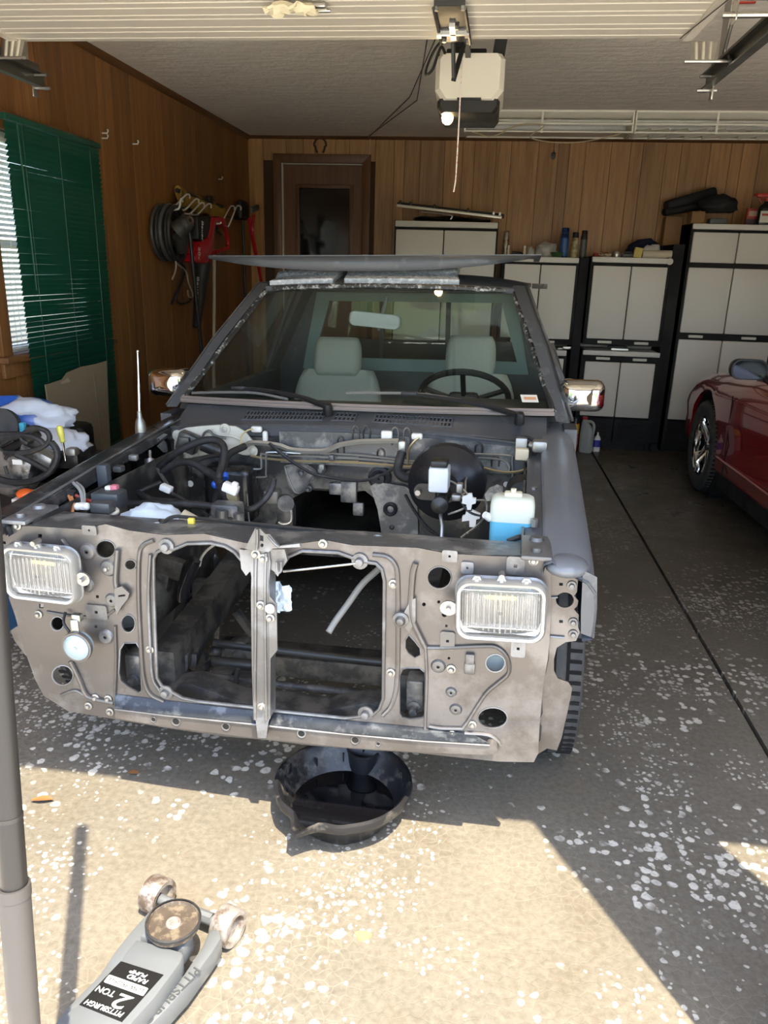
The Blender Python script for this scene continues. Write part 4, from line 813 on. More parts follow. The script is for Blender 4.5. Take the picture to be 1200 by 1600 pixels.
for px, py, name in ((782, 955, 'right'), (63, 898, 'left')):
    c = TY(px, py, -.01); s = 1 if name == 'right' else -1
    h = empty('headlight', c); h.parent = tk; h['label'] = 'square chrome-ringed headlight'; h.rotation_euler = (0, R(-1.0*s), R(1.5*s))
    rg = lambda w_, h_, y, r: [(a, y, b) for a, b in rrect(w_, h_, r, 6)]
    MB().loft([rg(.198, .14, .03, .028), rg(.204, .146, .012, .03), rg(.204, .146, -.004, .03), rg(.196, .138, -.012, .03), rg(.184, .126, -.010, .026), rg(.18, .122, -.002, .024)], False).build('retaining_ring', m_bez, h, angle=50)
    MB().loft([rg(.19, .13, .0, .026), rg(.186, .128, -.006, .026), rg(.15, .1, -.011, .02), rg(.08, .05, -.013, .012), rg(.01, .008, -.0135, .002)], False).build('lens', kL.m, h, angle=60)
    MB().grid(lambda u, v: ((u-.5)*.186, .008+.044*(1-(2*u-1)**2*.8)*(1-(2*v-1)**2*.85), (v-.5)*.126), 20, 14).build('reflector', m_refl, h, angle=80)
    for z_ in (.046, -.046): MB().loft([[(-.088, .004, z_), (.088, .004, z_), (.07, .04, z_*.72), (-.07, .04, z_*.72)], [(-.088, .004, z_+.002), (.088, .004, z_+.002), (.07, .04, z_*.72+.002), (-.07, .04, z_*.72+.002)]]).build('reflector_shelf', m_refl, h)
    for q_ in range(-6, 7): MB().cyl((q_*.0125, -.0118+.0006*abs(q_), -.05+.002*abs(q_)), (q_*.0125, -.0118+.0006*abs(q_), .05-.002*abs(q_)), .0022, n=6).build('lens_flute', kL.m, h)
    MB().rbox((0, .022, .026), (.075, .016, .014), .006).build('bulb', M('amber_bulb', (.85, .62, .25), .25), h); MB().rbox((0, .026, -.004), (.06, .014, .03), .008).build('bulb_shield', m_refl, h)
    MB().loft([rg(.2, .142, .016, .03), rg(.21, .155, .02, .035), rg(.18, .12, .05, .03), rg(.1, .08, .085, .02)]).build('bucket', m_panel2, h)
    for t in (-.055, .0, .055): MB().plate([[(t-.014, .068), (t+.014, .068), (t+.006, .082), (t-.006, .082)]], FY, .0, .006).cyl((t, -.006, .074), (t, .006, .074), .004, n=8).build('ring_tab', m_bez, h)
    MB().plate([ell(-s*.118, .0, .02, .018, 14)], FY, .0, .006).cyl((-s*.118, -.012, .0), (-s*.118, .01, .0), .006, n=8).build('adjuster', bolt_steel, h); MB().cyl((.0, -.016, .088), (.0, .012, .088), .007, n=8).build('adjuster', bolt_steel, h)
# ---------- horn
c = TY(*Z4(328, 630), -.02); hn = empty('horn', c); hn.parent = tk; hn['label'] = 'round pale blue horn disc'
m_horn = M('pale_zinc_blue', (.33, .42, .46), .35, .5, var=.1)
MB().lathe([(.0001, -.012), (.004, -.012), (.0045, -.009), (.028, -.010), (.035, -.006), (.036, 0), (.036, .02), (.0001, .022)], n=28, ax=(0, 1, 0)).build('disc', m_horn, hn)
MB().lathe([(.036, -.004), (.041, -.004), (.042, .002), (.04, .008), (.036, .008)], n=28, ax=(0, 1, 0)).build('rim', m_panel, hn)
MB().rbox((-.004, .008, .05), (.022, .006, .045), .002).rbox((-.002, .02, .075), (.026, .02, .02), .004).build('bracket', steel, hn)
MB().tube([(-.03, .02, .03), (-.05, .03, .05), (-.055, .05, .07)], .004, 6, smooth=4).build('wire', black_rubber, hn)
# ---------- corner lamp brackets, splash shields
for s, zz in ((1, Z6), ):
    o = xz(Z6, [(870, 250), (930, 232), (985, 245), (1010, 290), (1005, 350), (990, 370), (1012, 395), (1008, 420), (990, 440), (1015, 470), (1010, 530), (1020, 560), (1000, 605), (940, 612), (865, 592)], yP+.02)
    hl = [xz(Z6, ell(942, 392, 47, 40, 18), yP+.02), xz(Z6, [(912, 302), (932, 302), (932, 317), (912, 317)], yP+.02), xz(Z6, [(912, 496), (932, 496), (932, 511), (912, 511)], yP+.02)]
    cb_ = part(MB().plate([o]+hl, FY, yP+.02, yP+.026), 'corner_lamp_bracket', m_panel)
    for x, y in ((970, 255), (978, 316), (985, 508), (985, 570)): inst(me_w, 'body_mount_bolt', cb_, Matrix.Translation(TY(*Z6(x, y), yP+.018)) @ Matrix.Scale(.55, 4))
    ridge(Z6, [(865, 582), (940, 588)], yP+.016, .004, m_panel2, 'bracket_edge', cb_, 0); ridge(Z6, [(872, 380), (905, 378)], yP+.016, .003, m_panel2, 'bracket_edge', cb_, 0)
    sh = [(862, 590), (945, 612), (900, 640), (885, 700), (885, 760), (905, 800), (960, 820), (980, 850), (972, 900), (950, 1000), (925, 1110), (900, 1175), (850, 1165), (800, 1195), (790, 1150), (815, 1120), (822, 1050), (808, 1020), (826, 980), (822, 840), (845, 760), (858, 700)]
    part(MB().plate([xz(Z6, sh, yP+.03)], FY, yP+.03, yP+.034), 'splash_shield', m_panel)
# mirrored left side (mostly hidden): bracket and shield
part(MB().plate([xz(Z4, [(45, 560), (75, 540), (120, 640), (110, 668), (60, 600)], yP+.03)], FY, yP+.03, yP+.034), 'splash_shield', m_panel)
part(MB().plate([[(-a, b) for a, b in o]]+[[(-a, b) for a, b in h] for h in hl], FY, yP+.02, yP+.026), 'corner_lamp_bracket', m_panel)
# ---------- fenders (swept profile: inner lip, top, rounded shoulder, side skin with wheel arch)
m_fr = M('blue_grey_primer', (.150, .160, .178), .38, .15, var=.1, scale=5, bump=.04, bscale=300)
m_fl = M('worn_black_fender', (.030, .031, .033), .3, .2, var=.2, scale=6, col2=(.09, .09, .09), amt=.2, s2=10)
def itp(x, tb_):
    for (a, b), (c, d) in zip(tb_, tb_[1:]):
        if x <= c: return b+(d-b)*(x-a)/(c-a)
    return tb_[-1][1]
def fender(s):
    AX, AR = .62, .375
    n = 44; rings = []
    for i in range(n+1):
        y = .015+1.27*i/n; t = i/n
        zt_ = itp(y, ((0, .818), (.3, .842), (.6, .866), (.9, .886), (1.15, .896), (1.4, .90)))
        nose = max(0, 1-(y-.015)/.12)
        xo = .796; zl = .60 if y < .12 else .43
        d = AR**2-(y-AX)**2
        arch = .30+math.sqrt(d) if d > 0 else 0
        zl = max(.635 if y < .62 else .33, arch)
        zl = min(zl, zt_-.08)
        pr = [(.672, zt_-.03), (.676, zt_-.006), (.69, zt_), (.735, zt_+.004-.03*nose), (.772, zt_-.012-.03*nose), (.79, zt_-.045-.02*nose), (xo, zt_-.10), (xo, (zt_-.1+zl)/2), (xo-.004, zl+.004), (xo-.022, zl)]
        rings.append([(s*a, y, b) for a, b in pr])
    mb = MB(); n0 = len(rings[0]); mb.loft(rings, False, False)
    # give the skin thickness
    rin = [[V(p)+V((-s*.004, .004, -.004)) for p in r] for r in rings]; mb.loft(rin, False, False)
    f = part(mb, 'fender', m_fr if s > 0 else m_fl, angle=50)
    part(MB().plate([[(s*.758, .805), (s*.79, .79), (s*.796, .72), (s*.796, .64), (s*.766, .65), (s*.762, .70)]], FY, .022, .026), 'front_return', m_prim, f)
    # nose cap that rounds the front corner
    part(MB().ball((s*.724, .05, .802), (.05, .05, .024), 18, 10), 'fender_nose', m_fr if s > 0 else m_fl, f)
    dz = .07 if s < 0 else 0
    # inner flange rail beside the bay
    part(MB().loft([[(s*.628, y, z-.012-dz), (s*.628, y, z-dz), (s*.672, y, z+.006-dz), (s*.672, y, z-.03-dz)] for y, z in ((.19, .812), (.5, .835), (1.0, .858))]), 'inner_rail', m_bay2 if s < 0 else m_prim, f)
    for y in (.25, .55, .85): part(MB().cyl((s*.65, y, .825-dz), (s*.65, y, .846-dz), .009, n=6), 'bolt', bolt_steel, f)
    return f
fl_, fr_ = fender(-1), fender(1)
part(MB().tube([(-.685, .06, .822), (-.685, .3, .842), (-.685, .6, .866), (-.685, .9, .886), (-.685, 1.1, .894)], .004, 6), 'fender_edge_wear', m_panel2, fl_)
# inner aprons with wheelhouse bulge
def apron(s):
    def fn(u, v):
        y = .06+.93*u; z = .40+.42*v
        d = .36**2-(y-.62)**2-((z-.32)*1.0)**2
        bulge = .16*max(0, min(1, d/.06)) if d > 0 else 0
        return (s*(.625-bulge), y, z)
    return part(MB().grid(fn, 30, 20, .006*s), 'inner_apron', m_bay, angle=60)
apl, apr = apron(-1), apron(1)
# ---------- wheels
m_tyre = M('tyre_rubber', (.05, .052, .055), .7, var=.3, scale=30, col2=(.07, .068, .064), amt=.4, s2=25)
def wheel(parent, c, r, w_, s, rimm, spokes=True, tread=True, turned=0, tm=None):
    e = empty('wheel', c, turned); e.parent = parent; rr = r*.63
    prof = [(rr, -w_*.42), (rr+.012, -w_*.47), (r*.86, -w_*.5), (r*.95, -w_*.46), (r*.985, -w_*.36), (r, -w_*.2), (r, w_*.2), (r*.985, w_*.36), (r*.95, w_*.46), (r*.86, w_*.5), (rr+.012, w_*.47), (rr, w_*.42)]
    ty = MB().lathe(prof, ax=(1, 0, 0), n=48).build('tyre', tm or m_tyre, e, angle=50)
    if tread:
        for q in (-.27, -.09, .09, .27): MB().lathe([(r-.002, q*w_-.004), (r+.0012, q*w_-.0045), (r+.0012, q*w_+.0045), (r-.002, q*w_+.004)], ax=(1, 0, 0), n=48).build('tread_groove', m_void, ty)
        mb = MB()
        for k in range(64):
            a = 2*pi*k/64
            for q in (-.37, .37): mb.box((q*w_, (r-.004)*cos(a), (r-.004)*sin(a)), (w_*.16, .004, .0105), Matrix.Rotation(a, 3, 'X'))
        mb.build('tread_sipe', m_void, ty)['kind'] = 'stuff'
    MB().lathe([(rr+.004, -w_*.45), (rr-.012, -w_*.42), (rr-.016, -w_*.1), (rr-.016, w_*.3), (rr-.012, w_*.42), (rr+.004, w_*.45)], ax=(1, 0, 0), n=40).build('rim', rimm, e)
    MB().lathe([(.0001, s*w_*.30), (.03, s*w_*.30), (.045, s*w_*.22), (.05, s*w_*.12), (.0001, s*w_*.1)], ax=(1, 0, 0), n=24).build('hub', rimm, e)
    if spokes:
        me = MB().loft([[(s*w_*.10, -.036, .03), (s*w_*.27, -.026, .03), (s*w_*.27, .026, .03), (s*w_*.10, .036, .03)], [(s*w_*.12, -.03, rr*.6), (s*w_*.28, -.018, rr*.6), (s*w_*.28, .018, rr*.6), (s*w_*.12, .03, rr*.6)], [(s*w_*.24, -.05, rr-.01), (s*w_*.38, -.04, rr-.01), (s*w_*.38, .04, rr-.01), (s*w_*.24, .05, rr-.01)]]).mesh('spoke', rimm, bevel=.006)
        for k in range(5): inst(me, 'spoke', e, Matrix.Rotation(2*pi*k/5+.3, 4, 'X'))
        MB().lathe([(.0001, -s*w_*.1), (rr*.8, -s*w_*.1), (rr*.8, -s*w_*.14)], ax=(1, 0, 0), n=24).build('brake_disc', dark_steel, e)
    else:
        MB().lathe([(.05, s*w_*.12), (rr*.5, s*w_*.2), (rr*.8, s*w_*.12), (rr-.016, s*w_*.2)], ax=(1, 0, 0), n=32).build('disc', rimm, e)
    return e
grey_rim = M('grey_wheel', (.25, .25, .25), .4, .7)
wheel(tk, (.715, .62, .31-.0163), .308, .205, 1, grey_rim, False)
wheel(tk, (-.715, .62, .31+.0163), .308, .205, -1, grey_rim, False)
wheel(tk, (.69, 3.28, .31-.0163), .308, .205, 1, grey_rim, False); wheel(tk, (-.69, 3.28, .31+.0163), .308, .205, -1, grey_rim, False)
# ---------- cowl, firewall, cab
def zcowl(x): return .905-.035*abs(x/.68)**2.2
rings = []
for i in range(25):
    x = -.69+1.38*i/24; z = zcowl(x); zb_ = .948-.0*abs(x); yb_ = 1.15+.03*abs(x/.69)**2
    rings.append([(x, .975, z-.03), (x, .972, z-.004), (x, .980, z+.002), (x, 1.0, z-.004), (x, 1.012, z-.004), (x, 1.02, z+.004), (x, 1.05, z+.008), (x, yb_, zb_-.01), (x, yb_+.02, zb_-.02), (x, yb_+.02, .86), (x, .985, .86)])
cowl = part(MB().loft(rings), 'cowl', m_prim, angle=35)
part(MB().tube([(x, .974, zcowl(x)+.001) for x in [-.66+1.32*i/16 for i in range(17)]], .006, 6), 'cowl_seal_lip', m_prim, cowl)
def ctop(x, y): t = (y-1.05)/(1.15+.03*abs(x/.69)**2-1.05); z = zcowl(x)+.008; return z+(.938-z)*t
# vents: raised frame of narrow slots (each a dark recess between bars)
for a, b in ((382, 505), (522, 555), (585, 706)):
    x0 = TY(a, 640, 1.09).x; x1 = TY(b, 650, 1.09).x; n = max(4, int((x1-x0)/.0135))
    vt = part(MB().plate([[(x0-.004, 1.065), (x1+.004, 1.065), (x1+.004, 1.128), (x0-.004, 1.128)]], lambda u, v, w: (u, v, ctop(u, v)+w), .0, .0012), 'cowl_vent', m_void, cowl)
    for i in range(n+1):
        x = x0+(x1-x0)*i/n; part(MB().plate([[(x-.003, 1.064), (x+.003, 1.064), (x+.003, 1.129), (x-.003, 1.129)]], lambda u, v, w: (u, v, ctop(u, v)+w), .001, .004), 'vent_bar', m_prim, vt)
    for yy in (1.0645, 1.096, 1.1285): part(MB().plate([[(x0-.004, yy-.003), (x1+.004, yy-.003), (x1+.004, yy+.003), (x0-.004, yy+.003)]], lambda u, v, w: (u, v, ctop(u, v)+w), .001, .004), 'vent_bar', m_prim, vt)
# firewall
yW = .985
fw = part(MB().plate([[(-.68, .42), (-.30, .42), (-.30, .50), (-.24, .62), (-.14, .68), (.06, .68), (.14, .62), (.19, .50), (.19, .42), (.68, .42), (.68, .885), (.3, .9), (-.3, .9), (-.68, .885)]], FY, yW, yW+.01), 'firewall', m_bay)
up = part(MB().plate([[(-.25, .775), (.60, .775), (.64, .80), (.655, .868), (.3, .888), (0, .895), (-.25, .89)]], FY, yW-.02, yW), 'firewall_upper', m_bay2, fw)
tun = part(MB().loft([[(x*(1+.2*t), yW+t*1.2, .42+(z-.42)*(1-.25*t)) for x, z in ((-.30, .42), (-.30, .50), (-.24, .62), (-.14, .68), (.06, .68), (.14, .62), (.19, .50), (.19, .42))] for t in (0, .5, 1)], False, False), 'transmission_tunnel', m_bay, fw)
for i, (x, y) in enumerate(((97, 170), (168, 120), (218, 120), (352, 128), (408, 130))):
    c = TY(*Z3(x, y), yW-.022); part(MB().tube([c+V((-.011, 0, -.03)), c+V((-.011, 0, .02)), c+V((0, 0, .034)), c+V((.011, 0, .02)), c+V((.011, 0, -.03))], .0035, 6, smooth=3), 'pressed_slot', m_bay, up)
for x, y in ((590, 190), (670, 190), (745, 180), (285, 205), (822, 240)):
    c = TY(*Z3(x, y), yW-.022); part(MB().tube([c+V((-.012, 0, -.02)), c+V((-.012, 0, .006)), c+V((0, 0, .016)), c+V((.012, 0, .006)), c+V((.012, 0, -.02))], .0035, 6, smooth=3), 'pressed_slot', m_bay, up)
def fwp(pts, z, y, name, mat, dy=.006, par=None, **k): return part(MB().plate([xz(z, pts, y)], FY, y, y+dy), name, mat, par or fw, **k)
m_cream_p = M('aged_cream_metal', (.50, .48, .41), .45, .1, var=.15, scale=8, col2=(.2, .18, .14), amt=.2, s2=12)
# blower cover plate and motor
hp = fwp([(240, 140), (262, 110), (300, 95), (380, 86), (470, 80), (560, 88), (610, 115), (645, 160), (664, 215), (650, 240), (600, 238), (560, 225), (460, 228), (360, 245), (300, 258), (255, 255), (238, 225)], Z2, yW-.03, 'blower_cover', m_cream_p, .012, bevel=.003)
for x, y in ((258, 135), (505, 102), (262, 243), (648, 215)): part(MB().lathe([(.0001, -.008), (.008, -.007), (.012, -.003), (.02, -.002), (.021, 0)], TY(*Z2(x, y), yW-.031), (0, 1, 0), 14), 'bolt', m_cream_p, hp)
ridge(Z2, [(400, 160), (450, 140), (520, 135), (580, 155), (620, 200)], yW-.032, .006, m_cream_p, 'pressed_rib', hp)
c = TY(*Z2(315, 170), yW-.06); part(MB().rbox(c, (.075, .05, .07), .008, rot=Matrix.Rotation(R(20), 3, 'Y')).rbox(c+V((.0, -.03, .01)), (.04, .02, .03), .005), 'actuator', m_bay, hp)
part(MB().tube([TY(*Z2(x, y), yW-.05) for x, y in ((385, 150), (400, 120), (425, 112), (450, 135), (510, 150))], .005, 6, smooth=4), 'actuator_arm', m_bay2, hp)
c = TY(*Z2(430, 200), yW-.07); part(MB().cyl(c+V((-.03, .0, .012)), c+V((.05, 0, -.012)), .024, .028, 18), 'heater_pipe', m_bay, hp)
# large black evaporator box
p0 = TY(*Z2(395, 290), .9); p1 = TY(*Z2(660, 560), .9)
part(MB().rbox(((p0.x+p1.x)/2, .925, (p0.z+p1.z)/2-.01), (p1.x-p0.x, .11, p0.z-p1.z+.03), .03, 3), 'heater_box', M('glossy_black_metal', (.012, .012, .013), .25, .1, var=.2), fw)
c = TY(*Z2(850, 370), yW-.012); part(MB().plate([xz(Z2, [(810, 300), (850, 290), (930, 290), (985, 330), (960, 370), (900, 425), (870, 435), (840, 400)], yW-.014)], FY, yW-.016, yW), 'mount_plate', m_bay2, fw)
ridge(Z2, [(815, 295), (840, 370), (870, 430), (910, 425), (950, 360), (985, 330), (930, 290), (860, 288), (815, 295)], yW-.02, .004, m_bay2, 'pressed_rib', fw)
for x, y, r in ((910, 325, .016), (1010, 310, .016), (945, 410, .012)): part(MB().lathe([(.0001, -.03), (r*.5, -.028), (r*.6, -.012), (r, -.008), (r, 0)], TY(*Z2(x, y), yW-.016), (0, 1, 0), 12), 'stud', m_bay2, fw)
for x, y, r in ((300, 310, .026), (215, 340, .034), (345, 348, .012)): part(MB().lathe([(r*.3, -.004), (r*.8, -.01), (r, -.006), (r, 0)], TY(*Z2(x, y), yW-.004), (0, 1, 0), 18), 'grommet', black_rubber, fw)
part(MB().lathe([(.0001, -.003), (.012, -.003), (.012, 0)], TY(*Z2(326, 385), yW-.004), (0, 1, 0), 18), 'round_plug', white_plastic, fw); part(MB().lathe([(.0001, -.003), (.010, -.003), (.01, 0)], TY(*Z3(873, 350), yW-.004), (0, 1, 0), 18), 'round_plug', white_plastic, fw)
for x, y, w_, h_ in ((75, 370, .05, .045), (135, 385, .06, .08), (180, 465, .04, .05)): part(MB().rbox(TY(*Z3(x, y), yW-.01), (w_, .02, h_), .006), 'patch', m_bay2, fw)
for x, y, r in ((280, 320, .042), (425, 300, .035), (340, 545, .022)): part(MB().lathe([(.004, -.018), (r*.45, -.016), (r*.5, -.006), (r*.75, -.012), (r, -.006), (r, 0)], TY(*Z3(x, y), yW-.006), (0, 1, 0), 20), 'rubber_boot', black_rubber, fw)
fwp([(235, 360), (270, 340), (400, 360), (455, 400), (460, 585), (290, 590), (270, 470)], Z3, yW-.02, 'pedal_plate', m_bay2, .02)
part(MB().lathe([(.012, -.004), (.02, -.012), (.026, -.006), (.026, 0)], TY(*Z3(330, 466), yW-.024), (0, 1, 0), 20), 'rubber_boot', black_rubber, fw)
# hard lines along the firewall
m_line = M('steel_line', (.42, .42, .4), .35, .8, var=.1); m_brass = M('brass_line', (.45, .36, .2), .4, .7)
def line(z, pts, y, r, mat, name='hard_line', sm=4, par=None, n=6): return part(MB().tube([TY(*z(*p[:2]), p[2] if len(p) > 2 else y) for p in pts], r, n, smooth=sm), name, mat, par or tk)
line(Z2, [(610, 190), (650, 172), (780, 185), (860, 210), (1020, 215), (1100, 185), (1200, 168), (1290, 165), (1410, 163)], yW-.05, .010, m_line, 'vapour_pipe')
line(Z3, [(0, 205), (200, 215), (420, 240), (470, 238), (520, 205), (700, 208), (880, 215), (900, 240), (898, 350), (870, 400)], yW-.03, .004, m_line)
line(Z3, [(0, 222), (200, 232), (420, 250), (480, 250), (530, 222), (700, 224), (850, 235), (885, 265), (885, 290)], yW-.03, .004, m_line)
line(Z3, [(0, 243), (200, 250), (420, 265), (560, 235), (700, 258), (840, 290), (930, 290), (1000, 262)], yW-.035, .0045, m_brass)
line(Z2, [(640, 240), (720, 255), (900, 268), (1200, 272)], yW-.035, .0045, m_brass); line(Z2, [(690, 230), (800, 240), (1200, 250)], yW-.03, .0035, m_line)
line(Z2, [(410, 440), (425, 330), (460, 300), (560, 300), (680, 310), (695, 290), (692, 235)], yW-.06, .0035, m_line); line(Z2, [(500, 350), (700, 352), (718, 330), (720, 240), (740, 222), (900, 228)], yW-.05, .0035, m_line)
line(Z2, [(412, 445), (425, 560), (440, 580)], yW-.05, .003, m_line); line(Z2, [(620, 440), (630, 570), (640, 600)], .85, .003, m_line)
for x, y in ((820, 238), (1010, 300), (1060, 250)): part(MB().rbox(TY(*Z2(x, y), yW-.05), (.02, .02, .022), .005), 'line_clip', m_bay2)
line(Z2, [(735, 175), (800, 230), (900, 300), (1000, 345), (1200, 370), (1300, 350), (1400, 300)], yW-.07, .006, black_rubber, 'throttle_cable')
line(Z2, [(585, 190), (590, 140), (620, 110), (650, 100)], yW-.06, .003, M('yellow_wire', (.55, .45, .2), .5), 'wire'); line(Z3, [(410, 255), (415, 190), (440, 150), (465, 130)], yW-.04, .004, m_brass, 'wire')
for z, x, y in ((Z2, 670, 102), (Z2, 715, 140), (Z3, 455, 125), (Z3, 313, 125)):
    cc = TY(*z(x, y), yW-.03); part(MB().rbox(cc, (.04 if y < 130 and z is Z3 or x == 670 else .018, .02, .022 if x in (670, 455) else .04), .007), 'connector', white_plastic)
# rubber hoses
for pts, r in (([(160, 300, .75), (260, 220, .72), (380, 165, .72), (460, 160, .72), (500, 200, .70), (490, 290, .66), (475, 340, .62), (480, 400, .6), (520, 470, .55), (545, 530, .5), (535, 580, .45)], .0125),
               ([(180, 325, .72), (250, 280, .70), (330, 275, .68), (400, 315, .66), (460, 355, .62), (480, 400, .58)], .0125),
               ([(610, 190, .9), (530, 230, .84), (500, 290, .78), (480, 380, .68), (460, 470, .58), (440, 570, .45)], .0125),
               ([(-60, 470, .55), (60, 425, .6), (170, 380, .66)], .008), ([(0, 490, .5), (150, 490, .5), (300, 490, .5), (440, 502, .5), (500, 510, .5)], .011),
               ([(40, 425, .6), (130, 470, .55), (260, 480, .5)], .010), ([(595, 515, .55), (650, 515, .55), (710, 470, .58), (750, 410, .6), (760, 365, .62)], .010),
               ([(340, 275, .7), (400, 250, .75), (460, 240, .8), (500, 235, .85)], .007), ([(215, 430, .6), (330, 490, .55), (420, 555, .5)], .006)):
    line(Z2, pts, .7, r, black_rubber, 'coolant_hose', 5, n=10)
line(Z3, [(385, 200, .9), (370, 250, .88), (365, 290, .86), (400, 320, .84), (460, 315, .82), (520, 295, .80)], .9, .016, black_rubber, 'vacuum_hose', 5, n=10)
part(MB().rbox(TY(*Z3(385, 178), .92), (.028, .03, .05), .008), 'hose_joint', m_line)
blue_ins = M('blue_clip', (.02, .1, .5), .4)
part(MB().cyl(TY(*Z2(497, 335), .66), TY(*Z2(499, 360), .65), .016), 'blue_clip', blue_ins); part(MB().ball(TY(*Z2(457, 390), .62), .014), 'blue_clip', blue_ins)
for x, y, yy, d in ((200, 410, .6, (.04, .03, .022)), (535, 410, .52, (.05, .03, .03)), (555, 400, .52, (.02, .02, .03))): part(MB().rbox(TY(*Z2(x, y), yy), d, .006, rot=Matrix.Rotation(R(20), 3, 'Y')), 'connector', white_plastic)
part(MB().plate([xz(Z2, [(510, 430), (560, 420), (575, 490), (545, 500), (515, 460)], .52)], FY, .52, .535), 'mount_bracket', m_brass)
part(MB().rbox(TY(*Z2(520, 540), .48), (.09, .06, .07), .01).cyl(TY(*Z2(490, 520), .45), TY(*Z2(490, 570), .45), .02).cyl(TY(*Z2(575, 540), .44), TY(*Z2(580, 590), .44), .016), 'heater_valve', m_bay2)
part(MB().rbox(TY(*Z2(755, 450), .62), (.05, .05, .045), .008).cyl(TY(*Z2(820, 480), .60), TY(*Z2(822, 490), .56), .026).rbox(TY(*Z2(825, 550), .6), (.055, .04, .075), .008), 'solenoid_valve', m_bay)
part(MB().tube([TY(*Z2(x, y), .58) for x, y in ((790, 500), (845, 520), (850, 580), (810, 595), (785, 585))], .004, 6, smooth=3), 'solenoid_bracket', m_line)
part(MB().cyl(TY(*Z2(115, 260), .78), TY(*Z2(118, 390), .74), .019, .016).cyl(TY(*Z2(113, 215), .8), TY(*Z2(115, 262), .78), .006).cyl(TY(*Z2(140, 290), .76), TY(*Z2(205, 390), .66), .006), 'hood_damper', bolt_steel)
part(MB().plate([xz(Z2, [(105, 180), (185, 125), (205, 130), (130, 188)], .86), xz(Z2, [(150, 158), (162, 152), (166, 156), (154, 162)], .86)], FY, .86, .863), 'tab_bracket', m_panel2)
part(MB().plate([xz(Z2, [(150, 190), (185, 160), (200, 175), (205, 220), (185, 225)], .87)], FY, .87, .874), 'tab_bracket', m_bay)
# ---------- brake booster, master cylinder
bc = TY(697, 757, .80); bs = empty('brake_booster', bc); bs.parent = tk; bs['label'] = 'black round brake booster with white fluid reservoir'
MB().lathe([(.0001, -.05), (.05, -.05), (.07, -.035), (.085, -.03), (.11, -.005), (.128, .01), (.13, .03), (.13, .05), (.118, .055), (.11, .09), (.06, .15), (.0001, .16)], ax=(0, 1, 0), n=40).build('drum', M('booster_black', (.016, .016, .018), .32, .2, var=.2), bs, angle=30)
m_alu = M('cast_aluminium', (.35, .34, .32), .45, .8, var=.2)
mc = TY(*Z3(570, 425), .66)-bc
MB().cyl((mc.x, -.05, mc.z), (mc.x, -.2, mc.z), .022, n=18).lathe([(.0001, -.02), (.012, -.018), (.026, -.01), (.026, .01)], (mc.x, -.19, mc.z), (0, 1, 0), 18).build('master_cylinder', dark_steel, bs)
MB().plate([rrect(.16, .055, .026)], lambda u, v, w: (u+mc.x-.02, w, v+mc.z), -.055, -.047).build('flange', dark_steel, bs)
for a in (-.085, .055): MB().cyl((mc.x+a, -.05, mc.z), (mc.x+a, -.075, mc.z), .010, n=6).build('nut', bolt_steel, bs)
rc = TY(*Z3(560, 320), .66)-bc
MB().rbox(rc, (.062, .075, .078), .008).build('reservoir', M('reservoir_white', (.62, .64, .66), .4, var=.04), bs); MB().rbox(rc+V((0, 0, .048)), (.052, .06, .022), .006).build('reservoir_cap', black_plastic, bs); MB().cyl(rc+V((0, 0, -.04)), rc+V((0, 0, -.085)), .012).build('reservoir_neck', black_plastic, bs)
ln = lambda pts, r=.0035, m=m_line: MB().tube([TY(*Z3(*p[:2]), p[2])-bc for p in pts], r, 6, smooth=4).build('brake_line', m, bs)
ln([(610, 420, .66), (650, 410, .68), (678, 390, .7), (682, 340, .74), (690, 310, .78)]); ln([(570, 455, .64), (565, 500, .62), (572, 545, .6), (570, 600, .58)], .006)
ln([(600, 330, .7), (640, 350, .68), (690, 395, .66), (700, 440, .64), (660, 470, .62), (600, 490, .62)]); ln([(730, 425, .6), (775, 430, .62), (780, 480, .62), (740, 540, .6), (660, 600, .58)])
ln([(660, 430, .62), (700, 480, .6), (760, 498, .6), (820, 490, .58)], .004, black_rubber); ln([(400, 400, .9), (440, 470, .86), (500, 550, .8), (550, 590, .75)], .006, black_rubber)
for pts in ([(665, 440), (668, 408), (690, 404), (694, 395), (712, 395), (716, 415), (732, 418), (730, 440), (712, 445), (708, 470), (690, 470), (686, 445)], [(665, 525), (667, 500), (680, 496), (684, 480), (710, 480), (712, 472), (752, 490), (748, 512), (732, 515), (728, 552), (700, 550), (700, 520)]):
    MB().plate([[(q.x-bc.x, q.z-bc.z) for q in (TY(*Z3(*p), .6) for p in pts)]], lambda u, v, w: (u, .6-bc.y+w, v), 0, .012).build('line_clip', white_plastic, bs)
c = TY(*Z3(655, 365), .66)-bc; MB().rbox(c, (.02, .03, .03), .005).rbox(TY(*Z3(640, 410), .66)-bc, (.03, .03, .02), .005).build('pressure_switch', m_alu, bs)
part(MB().plate([xz(Z3, [(770, 400), (790, 370), (830, 352), (858, 362), (855, 395), (820, 425), (780, 430)], .82)], FY, .82, .826), 'gasket_plate', m_cream_p)
part(MB().lathe([(.0001, -.04), (.04, -.036), (.048, -.02), (.05, .03)], TY(*Z3(945, 385), .75), (0, 1, 0), 22), 'rubber_cap', black_rubber)
